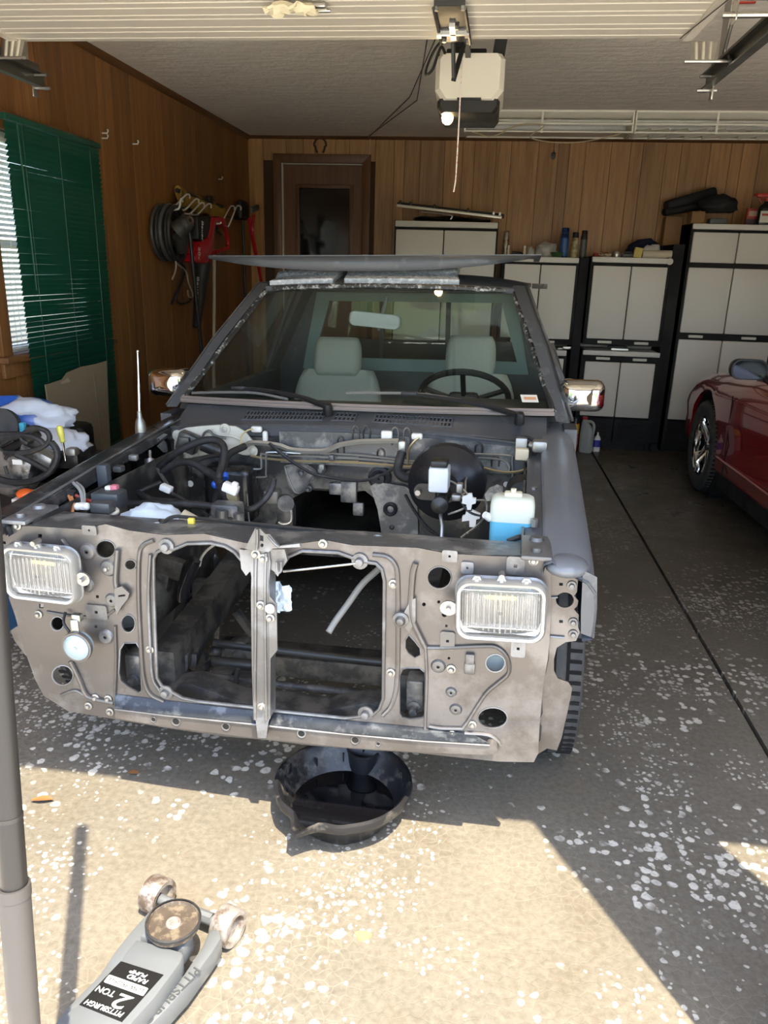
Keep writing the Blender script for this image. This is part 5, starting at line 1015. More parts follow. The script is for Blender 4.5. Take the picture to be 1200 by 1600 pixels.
# washer bottle with blue fluid
wc = TY(*Z3(900, 510), .3); wbm = empty('washer_bottle', wc); wbm.parent = tk; wbm['label'] = 'translucent washer bottle half full of blue fluid'
rg3 = lambda w_, d_, z, r: [(a, b, z) for a, b in rrect(w_, d_, r, 5)]
mb = MB().loft([rg3(.105, .07, -.075, .015), rg3(.112, .078, -.065, .018), rg3(.112, .078, .0, .018)], True); mb.build('blue_fluid', M('blue_washer_fluid', (.12, .42, .58), .3, var=.05), wbm, angle=50)
MB().loft([rg3(.113, .079, .0, .018), rg3(.113, .079, .04, .018), rg3(.106, .072, .055, .018), rg3(.09, .05, .062, .018)]).build('upper_body', M('milky_plastic', (.60, .62, .52), .4, var=.05), wbm, angle=50)
MB().rbox((.0, .0, .066), (.046, .03, .012), .005).cyl((.0, 0, .07), (0, 0, .08), .007).build('cap', M('cream_cap', (.7, .66, .5), .45), wbm)
MB().cyl((-.056, -.02, .005), (-.07, -.03, .015), .012, .009).build('spout', white_plastic, wbm)
line(Z3, [(880, 618, .22), (930, 600, .22), (975, 592, .24)], .2, .008, black_rubber, 'washer_hose')
# connectors near the right hinge
part(MB().rbox(TY(*Z3(943, 175), .93), (.04, .03, .065), .005), 'relay', m_alu); part(MB().rbox(TY(*Z3(947, 208), .9), (.045, .03, .04), .006), 'relay_socket', M('cream_relay', (.62, .52, .36), .5)); part(MB().rbox(TY(*Z3(1030, 170), .9), (.05, .05, .04), .01).cyl(TY(*Z3(985, 165), .92), TY(*Z3(1040, 180), .9), .012), 'hinge_mount', bolt_steel)
line(Z3, [(940, 130, .95), (985, 135, .94), (1005, 170, .93), (1000, 250, .9), (1005, 300, .85)], .9, .008, black_rubber, 'harness')
# left-hand harness, relay box, wires
Z1 = lambda x, y: (x/2.609, 600+y/2.609)
part(MB().rbox(TY(*Z1(447, 470), .32), (.085, .06, .05), .006).rbox(TY(*Z1(480, 445), .33), (.03, .04, .02), .004), 'relay_box', M('dark_grey_plastic', (.05, .055, .06), .45))
part(MB().rbox(TY(*Z1(425, 375), .45), (.035, .03, .075), .005), 'relay', M('slate_plastic', (.05, .055, .065), .45)); part(MB().rbox(TY(*Z1(468, 425), .34), (.022, .02, .022), .004), 'fuse', M('pink_fuse', (.55, .16, .2), .5)); part(MB().rbox(TY(*Z1(445, 428), .34), (.02, .02, .02), .004), 'fuse', white_plastic)
c = TY(*Z1(340, 498), .24); part(MB().rbox(c, (.035, .02, .02), .006).ball(c+V((-.014, -.006, 0)), .011).ball(c+V((.014, -.006, .002)), .011), 'plug_cluster', white_plastic)
for pts, r, m_ in (([(295, 400, .35), (325, 430, .3), (335, 470, .27), (335, 495, .25)], .005, M('grey_wire', (.3, .3, .29), .5)), ([(310, 400, .36), (340, 430, .31), (345, 490, .26)], .004, bpy.data.materials['grey_wire']), ([(285, 530, .22), (292, 490, .24), (280, 455, .27)], .004, M('copper_wire', (.5, .2, .08), .4)), ([(295, 530, .22), (300, 490, .24), (292, 460, .27)], .004, bpy.data.materials['copper_wire']),
                   ([(185, 520, .2), (205, 480, .25), (225, 460, .27), (270, 445, .3), (310, 450, .3)], .012, black_rubber), ([(300, 450, .3), (340, 470, .3), (380, 480, .3), (400, 490, .3)], .006, redw), ([(460, 500, .27), (480, 520, .25), (450, 535, .24)], .006, M('cream_wire', (.5, .46, .36), .5)), ([(240, 530, .22), (250, 490, .3), (330, 480, .33), (420, 500, .33)], .009, black_rubber)):
    line(Z1, pts, .3, r, m_, 'harness')
part(MB().cyl(TY(*Z1(195, 505), .215), TY(*Z1(202, 488), .23), .014), 'hose_end', M('cream_sleeve', (.6, .56, .42), .6))
for x, y, yy, d in ((485, 345, .55, (.03, .03, .02)), (545, 300, .6, (.03, .02, .02)), (420, 500, .24, (.06, .04, .03))): part(MB().rbox(TY(*Z1(x, y), yy), d, .005), 'terminal', m_bay2)
# prop rod on the tie bar
line(I, [(250, 813, .14), (254, 818, .13), (262, 811, .15), (275, 807, .16), (300, 809, .165), (450, 824, .17), (600, 838, .17), (700, 846, .16), (740, 852, .14)], .16, .0055, dark_steel, 'prop_rod', 4)
part(MB().rbox(TY(299, 814, .15), (.018, .012, .016), .003), 'yellow_clip', M('yellow_plastic', (.75, .6, .08), .4))
# bags tucked into the bay
pb_ = TM @ TY(247, 806, .27)
crumple('plastic_bag', 'pale blue-white plastic bag stuffed in the engine bay', pb_-V((.006, .012, .05)), (.085, .06, .05), M('blue_white_film', (.50, .56, .62), .35, var=.08), 'plastic bag', 21, .3)
pb_ = TM @ TY(300, 811, .25); tag(MB().cyl(pb_+V((-.028, 0, .012)), pb_+V((.03, .0, -.022)), .016, .02).build('paper_cup', M('tan_paper', (.45, .38, .25), .8)), 'crushed tan paper tube beside the blue-white bag', 'paper tube')
pr = TM @ TY(*Z5(200, 520), .03); tag(MB().grid(lambda u, v: pr+V(((u-.5)*.06+.01*noise.noise(V((u*4, v*4, 1))), .02+.015*noise.noise(V((u*5, v*5, 6))), (.5-v)*.085*(1-.5*abs(u-.4)))), 10, 12, .003).build('rag', M('pale_blue_rag', (.5, .58, .65), .85)), 'pale blue rag hanging behind the centre post', 'rag')
# fog-lamp hole filler behind the right hole
part(MB().rbox(TY(*Z6(578, 722), .10), (.06, .02, .055), .012), 'lamp_socket', M('mint_cloth', (.6, .68, .64), .7, bump=.5, bscale=30))
# ---------- frame, suspension, steering
for s in (-1, 1):
    part(MB().loft([[(s*(xm-.035), y, z0), (s*(xm+.035), y, z0), (s*(xm+.035), y, z1), (s*(xm-.035), y, z1)] for y, xm, z0, z1 in ((.14, .34, .33, .43), (.5, .34, .36, .47), (.9, .34, .42, .53), (1.2, .36, .36, .47), (2.6, .40, .36, .47), (4.3, .42, .42, .53))]), 'frame_rail', m_frame)
part(MB().plate([[( -.35, .25), (.35, .25), (.35, .33), (.25, .35), (.12, .31), (-.12, .31), (-.25, .35), (-.35, .33)]], FY, .12, .20), 'front_crossmember', m_frame, bevel=.006)
part(MB().plate([[(-.36, .16), (.36, .16), (.36, .235), (-.36, .235)]], FY, .52, .64), 'suspension_crossmember', m_frame, bevel=.01)
part(MB().tube([(-.30, .40, .33), (-.1, .40, .325), (.2, .40, .318), (.34, .42, .31)], .0135, 10, smooth=4), 'steering_link', dark_steel)
part(MB().tube([(-.33, .30, .30), (-.28, .27, .29), (.28, .27, .285), (.34, .3, .295)], .012, 10, smooth=4), 'sway_bar', m_frame)
# left-side linkage seen through the opening (photo crop 220..420 x 840..1110, scale 5.925)
Z7 = lambda x, y: (220+x/5.925, 840+y/5.925)
beam = [TY(*Z7(x, y), yy) for x, y, yy in ((290, 1180, .20), (440, 870, .42), (560, 600, .62))]
part(MB().loft([[p+V((-w_, 0, -.02)), p+V((w_, 0, -.02)), p+V((w_, .01, .03)), p+V((-w_, .01, .03))] for p, w_ in zip(beam, (.046, .042, .034))]), 'engine_mount_beam', m_frame, bevel=.004)
beam = [TY(*Z7(x, y), yy) for x, y, yy in ((450, 1150, .24), (540, 950, .38), (650, 760, .52))]
part(MB().loft([[p+V((-w_, 0, -.02)), p+V((w_, 0, -.02)), p+V((w_, .01, .02)), p+V((-w_, .01, .02))] for p, w_ in zip(beam, (.02, .02, .016))]), 'engine_mount_beam', m_frame, bevel=.004)
part(MB().rbox(TY(*Z7(590, 500), .62), (.075, .06, .085), .012).cyl(TY(*Z7(600, 540), .585), TY(*Z7(600, 540), .575), .022), 'engine_mount', m_bay2)
part(MB().cyl(TY(*Z7(560, 300), .8), TY(*Z7(690, 160), .84), .045, .035, 20), 'steering_coupler', m_bay2)
part(MB().ball(TY(*Z7(830, 370), .75), (.05, .05, .035)).cyl(TY(*Z7(660, 430), .72), TY(*Z7(760, 400), .74), .012), 'steering_box', m_bay)
part(MB().lathe([(.0001, -.03), (.02, -.028), (.024, -.01), (.05, -.006), (.052, .03)], TY(*Z7(920, 1090), .4), (0, 1, 0), 22), 'control_arm_bushing', m_frame)
part(MB().tube([TY(*Z7(x, y), .42) for x, y in ((730, 1090), (800, 1040), (900, 1010), (980, 1060))], .02, 10, smooth=3), 'control_arm', m_frame); part(MB().ball(TY(*Z7(690, 1060), .4), .022), 'ball_joint', m_frame)
part(MB().lathe([(.03, -.03), (.034, .03), (.03, .03), (.026, -.03)], TY(*Z7(540, 1180), .3), (.1, -.2, 1), 22), 'bump_stop_cup', m_frame)
part(MB().tube([TY(*Z7(x, y), .34) for x, y in ((620, 1140), (800, 1165), (1040, 1185))], .019, 12), 'idler_arm', dark_steel); part(MB().tube([TY(*Z7(x, y), .22) for x, y in ((900, 1215), (885, 1300), (900, 1400), (940, 1400))], .007, 8, smooth=3), 'tow_hook', dark_steel)
for x, y, yy in ((770, 1270, .3), (960, 1330, .28), (230, 560, .5)): part(MB().rbox(TY(*Z7(x, y), yy), (.07, .05, .04), .01), 'linkage_bracket', m_frame)
beam = [TY(*Z7(x, y), .6) for x, y in ((880, 680), (1040, 900))]; part(MB().tube(beam, .016, 4), 'cross_brace', m_frame); part(MB().tube([TY(*Z7(x, y), .5) for x, y in ((720, 730), (710, 940))], .012, 4), 'cross_brace', m_frame)
# bits along the left apron: dusty steering shaft boots, heat shield
for x, y, d in ((200, 470, (.05, .05, .13)), (170, 350, (.07, .04, .05)), (280, 270, (.09, .04, .07)), (150, 600, (.04, .04, .06))): part(MB().rbox(TY(*Z7(x, y), .45), d, .012, rot=Matrix.Rotation(R(15), 3, 'Y')), 'apron_bracket', m_frame)
part(MB().tube([TY(*Z7(x, y), .42) for x, y in ((500, 200), (440, 350), (400, 480), (390, 580))], .02, 10, smooth=4), 'brake_hose', M('glossy_black_hose', (.01, .01, .012), .15), None)
line(Z7, [(690, 60, .3), (610, 120, .36), (560, 190, .42), (545, 260, .46)], .4, .004, M('white_wire', (.6, .58, .52), .5), 'wire')
line(Z5, [(805, 325, .25), (700, 420, .22), (620, 530, .2), (540, 640, .18), (500, 705, .16)], .2, .009, M('grey_drain_hose', (.22, .22, .21), .55), 'drain_hose', n=10)
# towing studs seen through the lower slots
for z, x, y in ((Z4, 570, 770), (Z6, 158, 950)):
    c = TY(*z(x, y), .10); part(MB().rbox(c+V((0, .03, .03)), (.045, .06, .09), .006).cyl(c, c+V((0, -.03, 0)), .011, n=6).lathe([(.0001, -.006), (.018, -.004), (.018, .0)], c, (0, 1, 0), 14), 'bumper_bracket', m_bay2)
# ---------- cab
WBx, WBy, WBz, WTx, WTy, WTz = .715, 1.18, .952, .535, 1.73, 1.362
def wsp(u, v):   # windscreen surface: u across -1..1, v up 0..1
    hx = WBx+(WTx-WBx)*v; bow = (1-u*u)*.055
    return V((u*hx, WBy+(WTy-WBy)*v-bow, WBz+(WTz-WBz)*v-.0*bow+(.018*v*(1-u*u))))
ws = part(MB().grid(lambda a, b: wsp((a*2-1)*.975, .02+.95*b), 20, 10, .005), 'windscreen', m_glassw, angle=80)
m_seal = M('cracked_seal', (.02, .02, .02), .5, col2=(.45, .45, .43), amt=.28, s2=45)
part(MB().tube([wsp(-1, t/8) for t in range(9)]+[wsp(-1+.2*i, 1) for i in range(1, 11)]+[wsp(1, 1-t/8) for t in range(1, 9)], .011, 6), 'windscreen_seal', m_seal, ws)
part(MB().tube([wsp(-1+.1*i, .0)+V((0, -.004, .0)) for i in range(21)], .008, 6).tube([wsp(-1+.1*i, .012)+V((0, -.008, .008)) for i in range(21)], .006, 6), 'sill_trim', M('pinkish_trim', (.36, .31, .29), .4, .5), ws)
c = wsp(.895, .10); rt = (wsp(.95, .1)-wsp(.85, .1)).normalized(); upv = (wsp(.9, .2)-wsp(.9, .1)).normalized(); nn = rt.cross(upv)
part(MB().plate([[(-.03, -.02), (.03, -.02), (.03, .018), (-.03, .018)]], lambda a, b, w: c+rt*a+upv*b+nn*(.006+w), 0, .001), 'sticker', M('sticker_paper', (.7, .68, .62), .6), ws); part(MB().plate([[(-.02, -.008), (.024, -.008), (.024, .006), (-.02, .006)]], lambda a, b, w: c+rt*a+upv*b+nn*(.0075+w), 0, .0006), 'sticker_print', M('sticker_orange', (.6, .3, .15), .6), ws)
# A pillars
for s in (-1, 1):
    a0, a1 = V((s*.745, 1.16, .93)), V((s*.552, 1.75, 1.385))
    part(MB().loft([[p+V(q) for q in ((-s*.022, -.012, -.0), (s*.02, -.016, 0), (s*.034, .05, 0), (-s*.0, .06, 0))] for p in (a0, a0.lerp(a1, .5)+V((s*.006, -.01, .008)), a1)]), 'pillar', m_prim, angle=50)
    part(MB().tube([a0+V((s*.036, .02, 0)), a0.lerp(a1, .5)+V((s*.042, .01, .008)), a1+V((s*.036, .02, 0)), V((s*.60, 2.2, 1.385)), V((s*.60, 2.55, 1.37))], .006, 6), 'drip_rail', m_panel2)
# roof
def rf(u, v):
    y = 1.735+.92*v; x = (u*2-1); hw = .565+.03*min(1, v*4)
    return V((x*hw, y, 1.372+.045*(1-abs(x)**3)*min(1, .35+v*3)*(1-.25*max(0, v-.8)/.2)+.012*min(1, v*3)))
part(MB().grid(rf, 20, 14, .02), 'roof', m_prim, angle=60)
part(MB().tube([rf(i/16, 0)+V((0, -.006, -.012)) for i in range(17)], .014, 8), 'roof_front_edge', m_prim)
# cab body: doors, sills, back
for s in (-1, 1):
    d_ = part(MB().loft([[(s*x, y, z) for y in (1.29, 2.36)] [0:1]+[(s*x, 2.36, z)]+[(s*(x-.05), 2.36, z), (s*(x-.05), 1.29, z)] for x, z in ((.77, .32), (.80, .5), (.805, .75), (.795, .86), (.765, .935))]), 'door', m_prim, angle=40)
    part(MB().rbox((s*.815, 2.22, .80), (.02, .13, .03), .006), 'door_handle', black_plastic, d_)
    fr_p = [(1.27, .935), (1.33, .99), (1.76, 1.345), (2.31, 1.365), (2.36, .935)]
    xi = lambda z: .765-(z-.935)*.42
    part(MB().tube([(s*xi(z), y, z) for y, z in fr_p], .016, 6), 'window_frame', m_prim, d_)
    part(MB().plate([fr_p], lambda u, v, w: (s*(xi(v)+w), u, v), -.002, .002), 'side_glass', m_glassw, d_)
    part(MB().loft([[(s*.80, 2.38, z), (s*.80, 2.62, z), (s*.76, 2.62, z), (s*.76, 2.38, z)] if z < 1 else [(s*.575, 2.36, z), (s*.575, 2.62, z), (s*.54, 2.62, z), (s*.54, 2.36, z)] for z in (.32, .93, 1.375)]), 'cab_corner', m_prim)
    part(MB().bb(s*.72, s*.78, 1.25, 2.62, .26, .34), 'sill', m_prim)
    part(MB().loft([[(s*.80, 1.16, z), (s*.80, 1.29, z), (s*.755, 1.29, z), (s*.755, 1.16, z)] for z in (.32, .9)]), 'cowl_side', m_prim)
m_int = M('grey_interior', (.10, .115, .11), .7, var=.1); m_teal = M('pale_teal_trim', (.24, .31, .30), .65, var=.06)
rear = part(MB().plate([[(-.77, .32), (.77, .32), (.77, .93), (.56, 1.375), (-.56, 1.375), (-.77, .93)], [(-.60, .98), (-.52, 1.29), (-.48, 1.31), (.48, 1.31), (.52, 1.29), (.60, .98), (.57, .955), (-.57, .955)]], FY, 2.56, 2.61), 'cab_back', m_prim)
part(MB().plate([[(-.62, .92), (.62, .92), (.53, 1.33), (-.53, 1.33)], [(-.555, .985), (.555, .985), (.46, 1.285), (-.46, 1.285)]], FY, 2.535, 2.56), 'back_trim', m_teal, rear)
part(MB().plate([[(-.6, .97), (.6, .97), (.52, 1.3), (-.52, 1.3)]], FY, 2.58, 2.585), 'rear_glass', m_glassw, rear)
part(MB().plate([[(-.6, .45), (.6, .45), (.6, .93), (-.6, .93)]], FY, 2.545, 2.56), 'back_panel', m_int, rear)
for x in (-.18, .18): part(MB().bb(x-.012, x+.012, 2.57, 2.59, .97, 1.3), 'slider_bar', black_plastic, rear)
part(MB().bb(-.74, .74, 1.18, 2.56, .34, .38), 'cab_floor', m_bay)
part(MB().grid(lambda u, v: ((u*2-1)*.53, 1.76+.78*v, 1.352+.02*(1-(2*u-1)**2)), 6, 4, -.004), 'headliner', m_int)
# dash
m_dash = M('dark_dash', (.03, .033, .034), .65, var=.1, bump=.1)
dash = part(MB().loft([[(x, 1.19, .90), (x, 1.22, .935), (x, 1.40, .935-(0 if x < .12 else -.03)), (x, 1.47, .90), (x, 1.44, .74), (x, 1.25, .66)] for x in (-.70, -.3, .1, .16, .58, .64, .70)]), 'dashboard', m_dash, angle=50)
# seats
m_seat = M('oatmeal_tweed', (.42, .41, .36), .95, var=.12, scale=120, bump=.35, bscale=250)
def cushion(fn, name, par): return MB().grid(fn, 14, 14).build(name, m_seat, par, angle=80)
def pad(par, name, c, d, r, rotx, pinch=0):
    rot = Matrix.Rotation(rotx, 3, 'X'); rings = []
    n = 9
    for i in range(n+1):
        t = -1+2*i/n; sc = (1-abs(t)**3.2*.35); z = t*d[2]/2; wz = 1-pinch*(i/n)
        rings.append([V(c)+rot @ V((a*sc**.4*wz, b*sc, z)) for a, b in rrect(d[0], d[1], r, 4)])
    return MB().loft(rings).build(name, m_seat, par, angle=70)
for s, zoff in ((-1, 0), (1, .02)):
    se = empty('seat', (s*.335, 2.0, .45)); se.parent = tk; se['label'] = 'oatmeal tweed bucket seat with headrest'
    pad(se, 'cushion', (0, -.1, .07), (.50, .50, .14), .06, 0)
    pad(se, 'backrest', (0, .17, .30), (.50, .13, .42), .055, R(-14), .14)
    hr = pad(se, 'headrest', (0, .20, .575+zoff), (.25, .10, .19), .045, R(-10), .04)
    MB().cyl((-.06, .19, .45), (-.06, .19, .56), .006).cyl((.06, .19, .45), (.06, .19, .56), .006).build('headrest_post', chrome, hr)
# steering wheel
sc_ = TY(727, 578, 1.62)+V((0, -.0, -.115)); st = empty('steering_wheel', sc_); st.parent = tk; st.rotation_euler = (R(-42), 0, 0); st['label'] = 'black steering wheel'
MB().tube([(.185*cos(2*pi*k/32), .185*sin(2*pi*k/32), 0) for k in range(33)], .013, 8).build('rim', black_rubber, st); MB().rbox((0, -.01, -.02), (.13, .09, .04), .02).build('hub', black_plastic, st)
for a in (200, 340, 270): MB().tube([(.05*cos(R(a)), .05*sin(R(a)), -.02), (.18*cos(R(a)), .18*sin(R(a)), 0)], .012, 6).build('spoke', black_plastic, st)
MB().cyl((0, 0, -.03), (0, 0, -.25), .03).build('column', black_plastic, st)
# rear view mirror
c = TY(586, 500, 1.72); rm = empty('rear_view_mirror', c); rm.parent = tk; rm.rotation_euler = (0, R(5), 0)
MB().loft([[(a, y, b) for a, b in rrect(.225*q, .062*q, .022*q, 5)] for y, q in ((.02, .97), (.012, 1), (-.014, 1), (-.02, .95))]).build('mirror_body', M('grey_mirror_back', (.36, .38, .38), .5), rm, angle=50)
MB().tube([(.03, .0, .03), (.04, -.01, .07), (.04, .0, .1)], .008, 8).build('stalk', m_int, rm); MB().rbox((.02, 0, -.035), (.014, .014, .018), .004).build('tab', m_int, rm)
# wipers
def wiper(pts, piv, name='wiper'):
    w_ = empty('wiper', piv); w_.parent = tk
    P = [TY(*p[:2], p[2])-piv for p in pts]
    MB().tube(P, [.011, .009, .007, .006], 6, smooth=3).build('arm', black_plastic, w_); MB().lathe([(.0001, .012), (.016, .01), (.02, 0), (.02, -.025)], P[0], (0, -.3, 1), 14).build('pivot_cap', black_plastic, w_)
    return w_
def onws(px, py):  # windscreen plane point near a pixel
    lo, hi = 1.0, 2.0
    for _ in range(40):
        m = (lo+hi)/2; q = TY(px, py, m); v = (q.z-WBz)/(WTz-WBz); hx = WBx+(WTx-WBx)*v; u = q.x/hx; s_ = WBy+(WTy-WBy)*v-(1-min(1, u*u))*.055
        if m > s_: hi = m
        else: lo = m
    return TY(px, py, lo-.014)
for arm, blade in ((((512, 636, 1.10), (470, 622), (420, 612), (375, 608)), ((300, 614), (350, 613), (400, 614), (450, 624))), (((812, 650, 1.10), (760, 636), (700, 625), (640, 617)), ((540, 614), (600, 614), (660, 616), (720, 625)))):
    piv = TY(*arm[0]); w_ = empty('wiper', piv); w_.parent = tk
    P = [V((0, 0, 0))]+[onws(*p)-piv+V((0, -.012, .006)) for p in arm[1:]]
    MB().tube(P, [.012, .010, .008, .007], 6, smooth=3).build('arm', black_plastic, w_); MB().lathe([(.0001, .014), (.014, .012), (.018, 0), (.018, -.03)], ax=(0, -.3, 1), n=14).build('pivot_cap', black_plastic, w_)
    B = [onws(*p)-piv for p in blade]; MB().tube(B, .0055, 6, smooth=3).build('blade', M('grey_wiper_blade', (.28, .28, .28), .4, .6), w_)
    MB().rbox(P[-1], (.06, .018, .016), .005).build('blade_clip', black_plastic, w_)
# door mirrors
for s, ctr in ((1, TY(909, 618, 1.30)), (-1, TY(266, 597, 1.30))):
    e = empty('door_mirror', ctr); e.parent = tk; e['label'] = 'chrome door mirror'
    MB().loft([[(a, y, b) for a, b in rrect(.165*q, .115*q, .03*q, 6)] for y, q in ((.05, .96), (.03, 1), (-.01, .985), (-.04, .90), (-.058, .72), (-.066, .4), (-.067, .05))]).build('shell', chrome, e, angle=60)
    MB().plate([rrect(.15, .10, .025)], FY, .051, .053).build('mirror_glass', chrome, e)
    MB().tube([(-s*.06, .0, -.045), (-s*.085, .01, -.075), (-s*.11, .02, -.10)], .014, 8).rbox((-s*.10, .02, -.095), (.05, .09, .04), .01).build('mount', black_plastic, e)
# antenna
c = TX(219, 660, -.735); an = empty('antenna', c); an.parent = tk
MB().lathe([(.02, -.05), (.02, -.02), (.016, .004), (.009, .018), (.008, .04), (.0001, .042)], n=14).build('base', bolt_steel, an); tp = TX(215, 549, -.735)-c
MB().cyl((0, 0, .03), tp*.55+V((0, 0, 0)), .005, .005, 8).cyl(tp*.5, tp, .0038, .0034, 8).ball(tp, .0055).build('mast', chrome, an)
# bed
for s in (-1, 1): part(MB().loft([[(s*.80, 2.68, z), (s*.80, 4.42, z), (s*.72, 4.42, z), (s*.72, 2.68, z)] for z in (.45, .93)]), 'bed_side', m_prim)
part(MB().bb(-.72, .72, 2.68, 4.42, .5, .54), 'bed_floor', m_prim); part(MB().bb(-.72, .72, 2.68, 2.72, .54, .92), 'bed_front', m_prim); part(MB().bb(-.74, .74, 4.36, 4.42, .48, .93), 'tailgate', m_prim)
# ---------- the removed hood lying upside down on the roof, on bubble wrap
hd = empty('truck_hood', mat=TM @ Matrix.Translation((-.085, 2.3, 1.455))); tag(hd, 'dark grey truck hood lying upside down across the roof', 'hood')
def htop(u, v): x = (u*2-1); return V((x*.735-.01, -.50+1.05*v, .047+.004*x+.012*v*(1-x*x)))
def hlow(u, v): x = (u*2-1); return V((x*.735-.01, -.50+1.05*v, .010+.006*x+.03*abs(x)**3-.008*v-.026*(1-abs(x)**2)+.0))
MB().grid(htop, 24, 10, -.004).build('skin', m_prim, hd, angle=60)
MB().loft([[htop(i/24, 0)+V((0, .004, .002)), htop(i/24, 0)+V((0, -.004, -.004)), (htop(i/24, 0)+hlow(i/24, 0))/2+V((0, -.012, 0)), hlow(i/24, 0)+V((0, -.002, 0)), hlow(i/24, 0)+V((0, .03, .002)), (htop(i/24, 0)+hlow(i/24, 0))/2+V((0, .02, 0))] for i in range(25)]).build('front_lip', m_prim, hd, angle=50)
for s in (0, 1): MB().loft([[htop(s, t/8), hlow(s, t/8), hlow(s, t/8)+V(((.03 if s == 0 else -.03), 0, 0)), htop(s, t/8)+V(((.006 if s == 0 else -.006), 0, -.006))] for t in range(9)]).build('side_lip', m_prim, hd)
for x in (-.28, 0, .28): MB().rbox((x, .05, .024), (.06, .95, .044), .006).build('stiffener', m_prim, hd)
m_bub = M('bubble_wrap', (.42, .45, .48), .3, var=.3, scale=60, bump=.8, bscale=120, col2=(.75, .77, .78), amt=.3, s2=40)
def roof_at(x, y): v = max(0, min(1, (y-1.735)/.92)); hw = .565+.03*min(1, v*4); return rf(max(0, min(1, (x/hw+1)/2)), v).z
def wrap_top(x, y):
    bump = .002*noise.noise(V((x*45, y*45, 0)))+.0015*noise.noise(V((x*90, y*90, 3)))
    zf, zr_ = roof_at(x, y)+.021+bump, min(roof_at(x, y)+.045, 1.4583)     # thin at the front, folded double where the hood's ribs press on it
    t = max(0, min(1, (y-1.85)/.06)); return zf+(zr_-zf)*t
def wrap(f0, f1, b0, b1, label):
    e = empty('bubble_wrap', mat=TM @ Matrix.Translation((0, 1.95, 1.40))); tag(e, label, 'bubble wrap'); o = V((0, 1.95, 1.40))
    ys_ = [1.735+.011*i for i in range(16)]+[1.92+.04*i for i in range(8)]; n = 46; rings = []
    for i in range(n+1):
        u = i/n; r = []
        P = [(f0+(f1-f0)*u+((b0-f0)*(1-u)+(b1-f1)*u)*min(1, (y-1.735)/.265), y+(.003*noise.noise(V((u*60, 0, 5))) if y < 1.74 else 0)) for y in ys_]
        r = [V((x, y, roof_at(x, y)+.0012))-o for x, y in P]+[V((x, y, max(wrap_top(x, y), roof_at(x, y)+.008)))-o for x, y in reversed(P)]
        rings.append(r)
    MB().loft(rings).build('sheet', m_bub, e, angle=50)
    MB().tube([rings[i][-1]+V((0, .004, -.003)) for i in range(n+1)], .004, 6).build('sheet_edge', m_bub, e)
fx = lambda px: TY(px, 452, 1.735).x
bx_ = lambda px: TY(px, 432, 2.0).x
wrap(fx(422), fx(520), bx_(441), bx_(543), 'short slanted piece of bubble wrap on the truck roof'); wrap(fx(538), fx(717), bx_(549), bx_(712), 'long straight piece of bubble wrap on the truck roof')
# ================= foreground: drain pan, jack, pole, leaf
pc_ = V((-.30, 1.755, 0)); dp = empty('drain_pan', pc_); tag(dp, 'black round oil drain pan on the floor under the truck', 'drain pan')
m_pan = M('dusty_black_plastic', (.014, .014, .016), .32, var=.3, scale=8, col2=(.09, .082, .07), amt=.25, s2=16)
ths = R(-112)
def pring(r, z, sp, dz=0, n=72):
    out = []
    for k_ in range(n):
        t = 2*pi*k_/n; dd = (t-ths+pi) % (2*pi)-pi; g = math.exp(-(dd/.13)**2)
        rr = r+sp*g+.004*math.exp(-((abs(dd)-.5)/.12)**2); out.append((rr*cos(t), rr*sin(t), z-dz*g))
    return out
MB().loft([pring(.0, 0, 0), pring(.115, 0, 0), pring(.128, .004, 0), pring(.172, .08, .02), pring(.186, .085, .045), pring(.191, .098, .05, .004), pring(.189, .108, .05, .008), pring(.180, .111, .046, .012), pring(.174, .106, .04, .014), pring(.164, .07, .02), pring(.126, .012, 0), pring(.0, .008, 0)], False).build('basin', m_pan, dp, angle=45)
MB().lathe([(.0001, .034), (.14, .034), (.1405, .03)], n=48).build('oil', M('used_oil', (.003, .003, .004), .04, var=.02, rvar=.01), dp)
q = WZ(568, 1190, .05)-pc_
MB().lathe([(.03, 0), (.042, .0), (.048, .06), (.05, .062), (.05, .066), (.044, .066), (.042, .02), (.0001, .02)], (q.x, q.y, .03), n=28).build('filter_cup', m_pan, dp); MB().cyl((q.x, q.y, .05), (q.x, q.y, .10), .004).build('cup_post', m_pan, dp)
for a in (70, 100, 130): MB().bb(-.002, .002, -.004, .004, 0, .05).build('wall_rib', m_pan, dp).matrix_local = Matrix.Translation((.158*cos(R(a)), .158*sin(R(a)), .03)) @ Matrix.Rotation(R(a+90), 4, 'Z')
# ---- floor jack
J2 = lambda x, y: (60+x/3.529, 1360+y/3.529)
jo = WZ(*J2(560, 620), 0); jk = empty('floor_jack', V((jo.x, jo.y, 0))); tag(jk, 'grey low-profile floor jack with a black decal', 'floor jack'); jl = jk.location
m_jg = M('jack_grey_paint', (.125, .135, .142), .4, .15, var=.08, col2=(.13, .15, .17), amt=.06, s2=10); m_rust = M('rusty_bare_steel', (.34, .315, .29), .5, .5, var=.2, scale=25, col2=(.14, .10, .075), amt=.35, s2=22)
def jp(pts, z): return [((q.x-jl.x), (q.y-jl.y)) for q in (WZ(*J2(*p), z) for p in pts)]
ZP = lambda u, v, w: (u, v, w)
MB().plate([jp([(600, 200), (690, 160), (735, 215), (640, 330), (540, 440), (430, 590), (330, 680), (205, 745), (110, 845), (60, 960), (-40, 960), (70, 830), (150, 722), (185, 690), (330, 545), (420, 410), (500, 310)], .095)], ZP, .02, .08).build('side_frame', m_jg, jk, bevel=.006)
MB().plate([jp([(935, 300), (965, 280), (1000, 290), (1008, 335), (960, 410), (820, 600), (690, 740), (560, 870), (450, 960), (330, 960), (500, 850), (650, 715), (800, 530), (900, 380)], .09)], ZP, .02, .072).build('side_frame', m_jg, jk, bevel=.006)
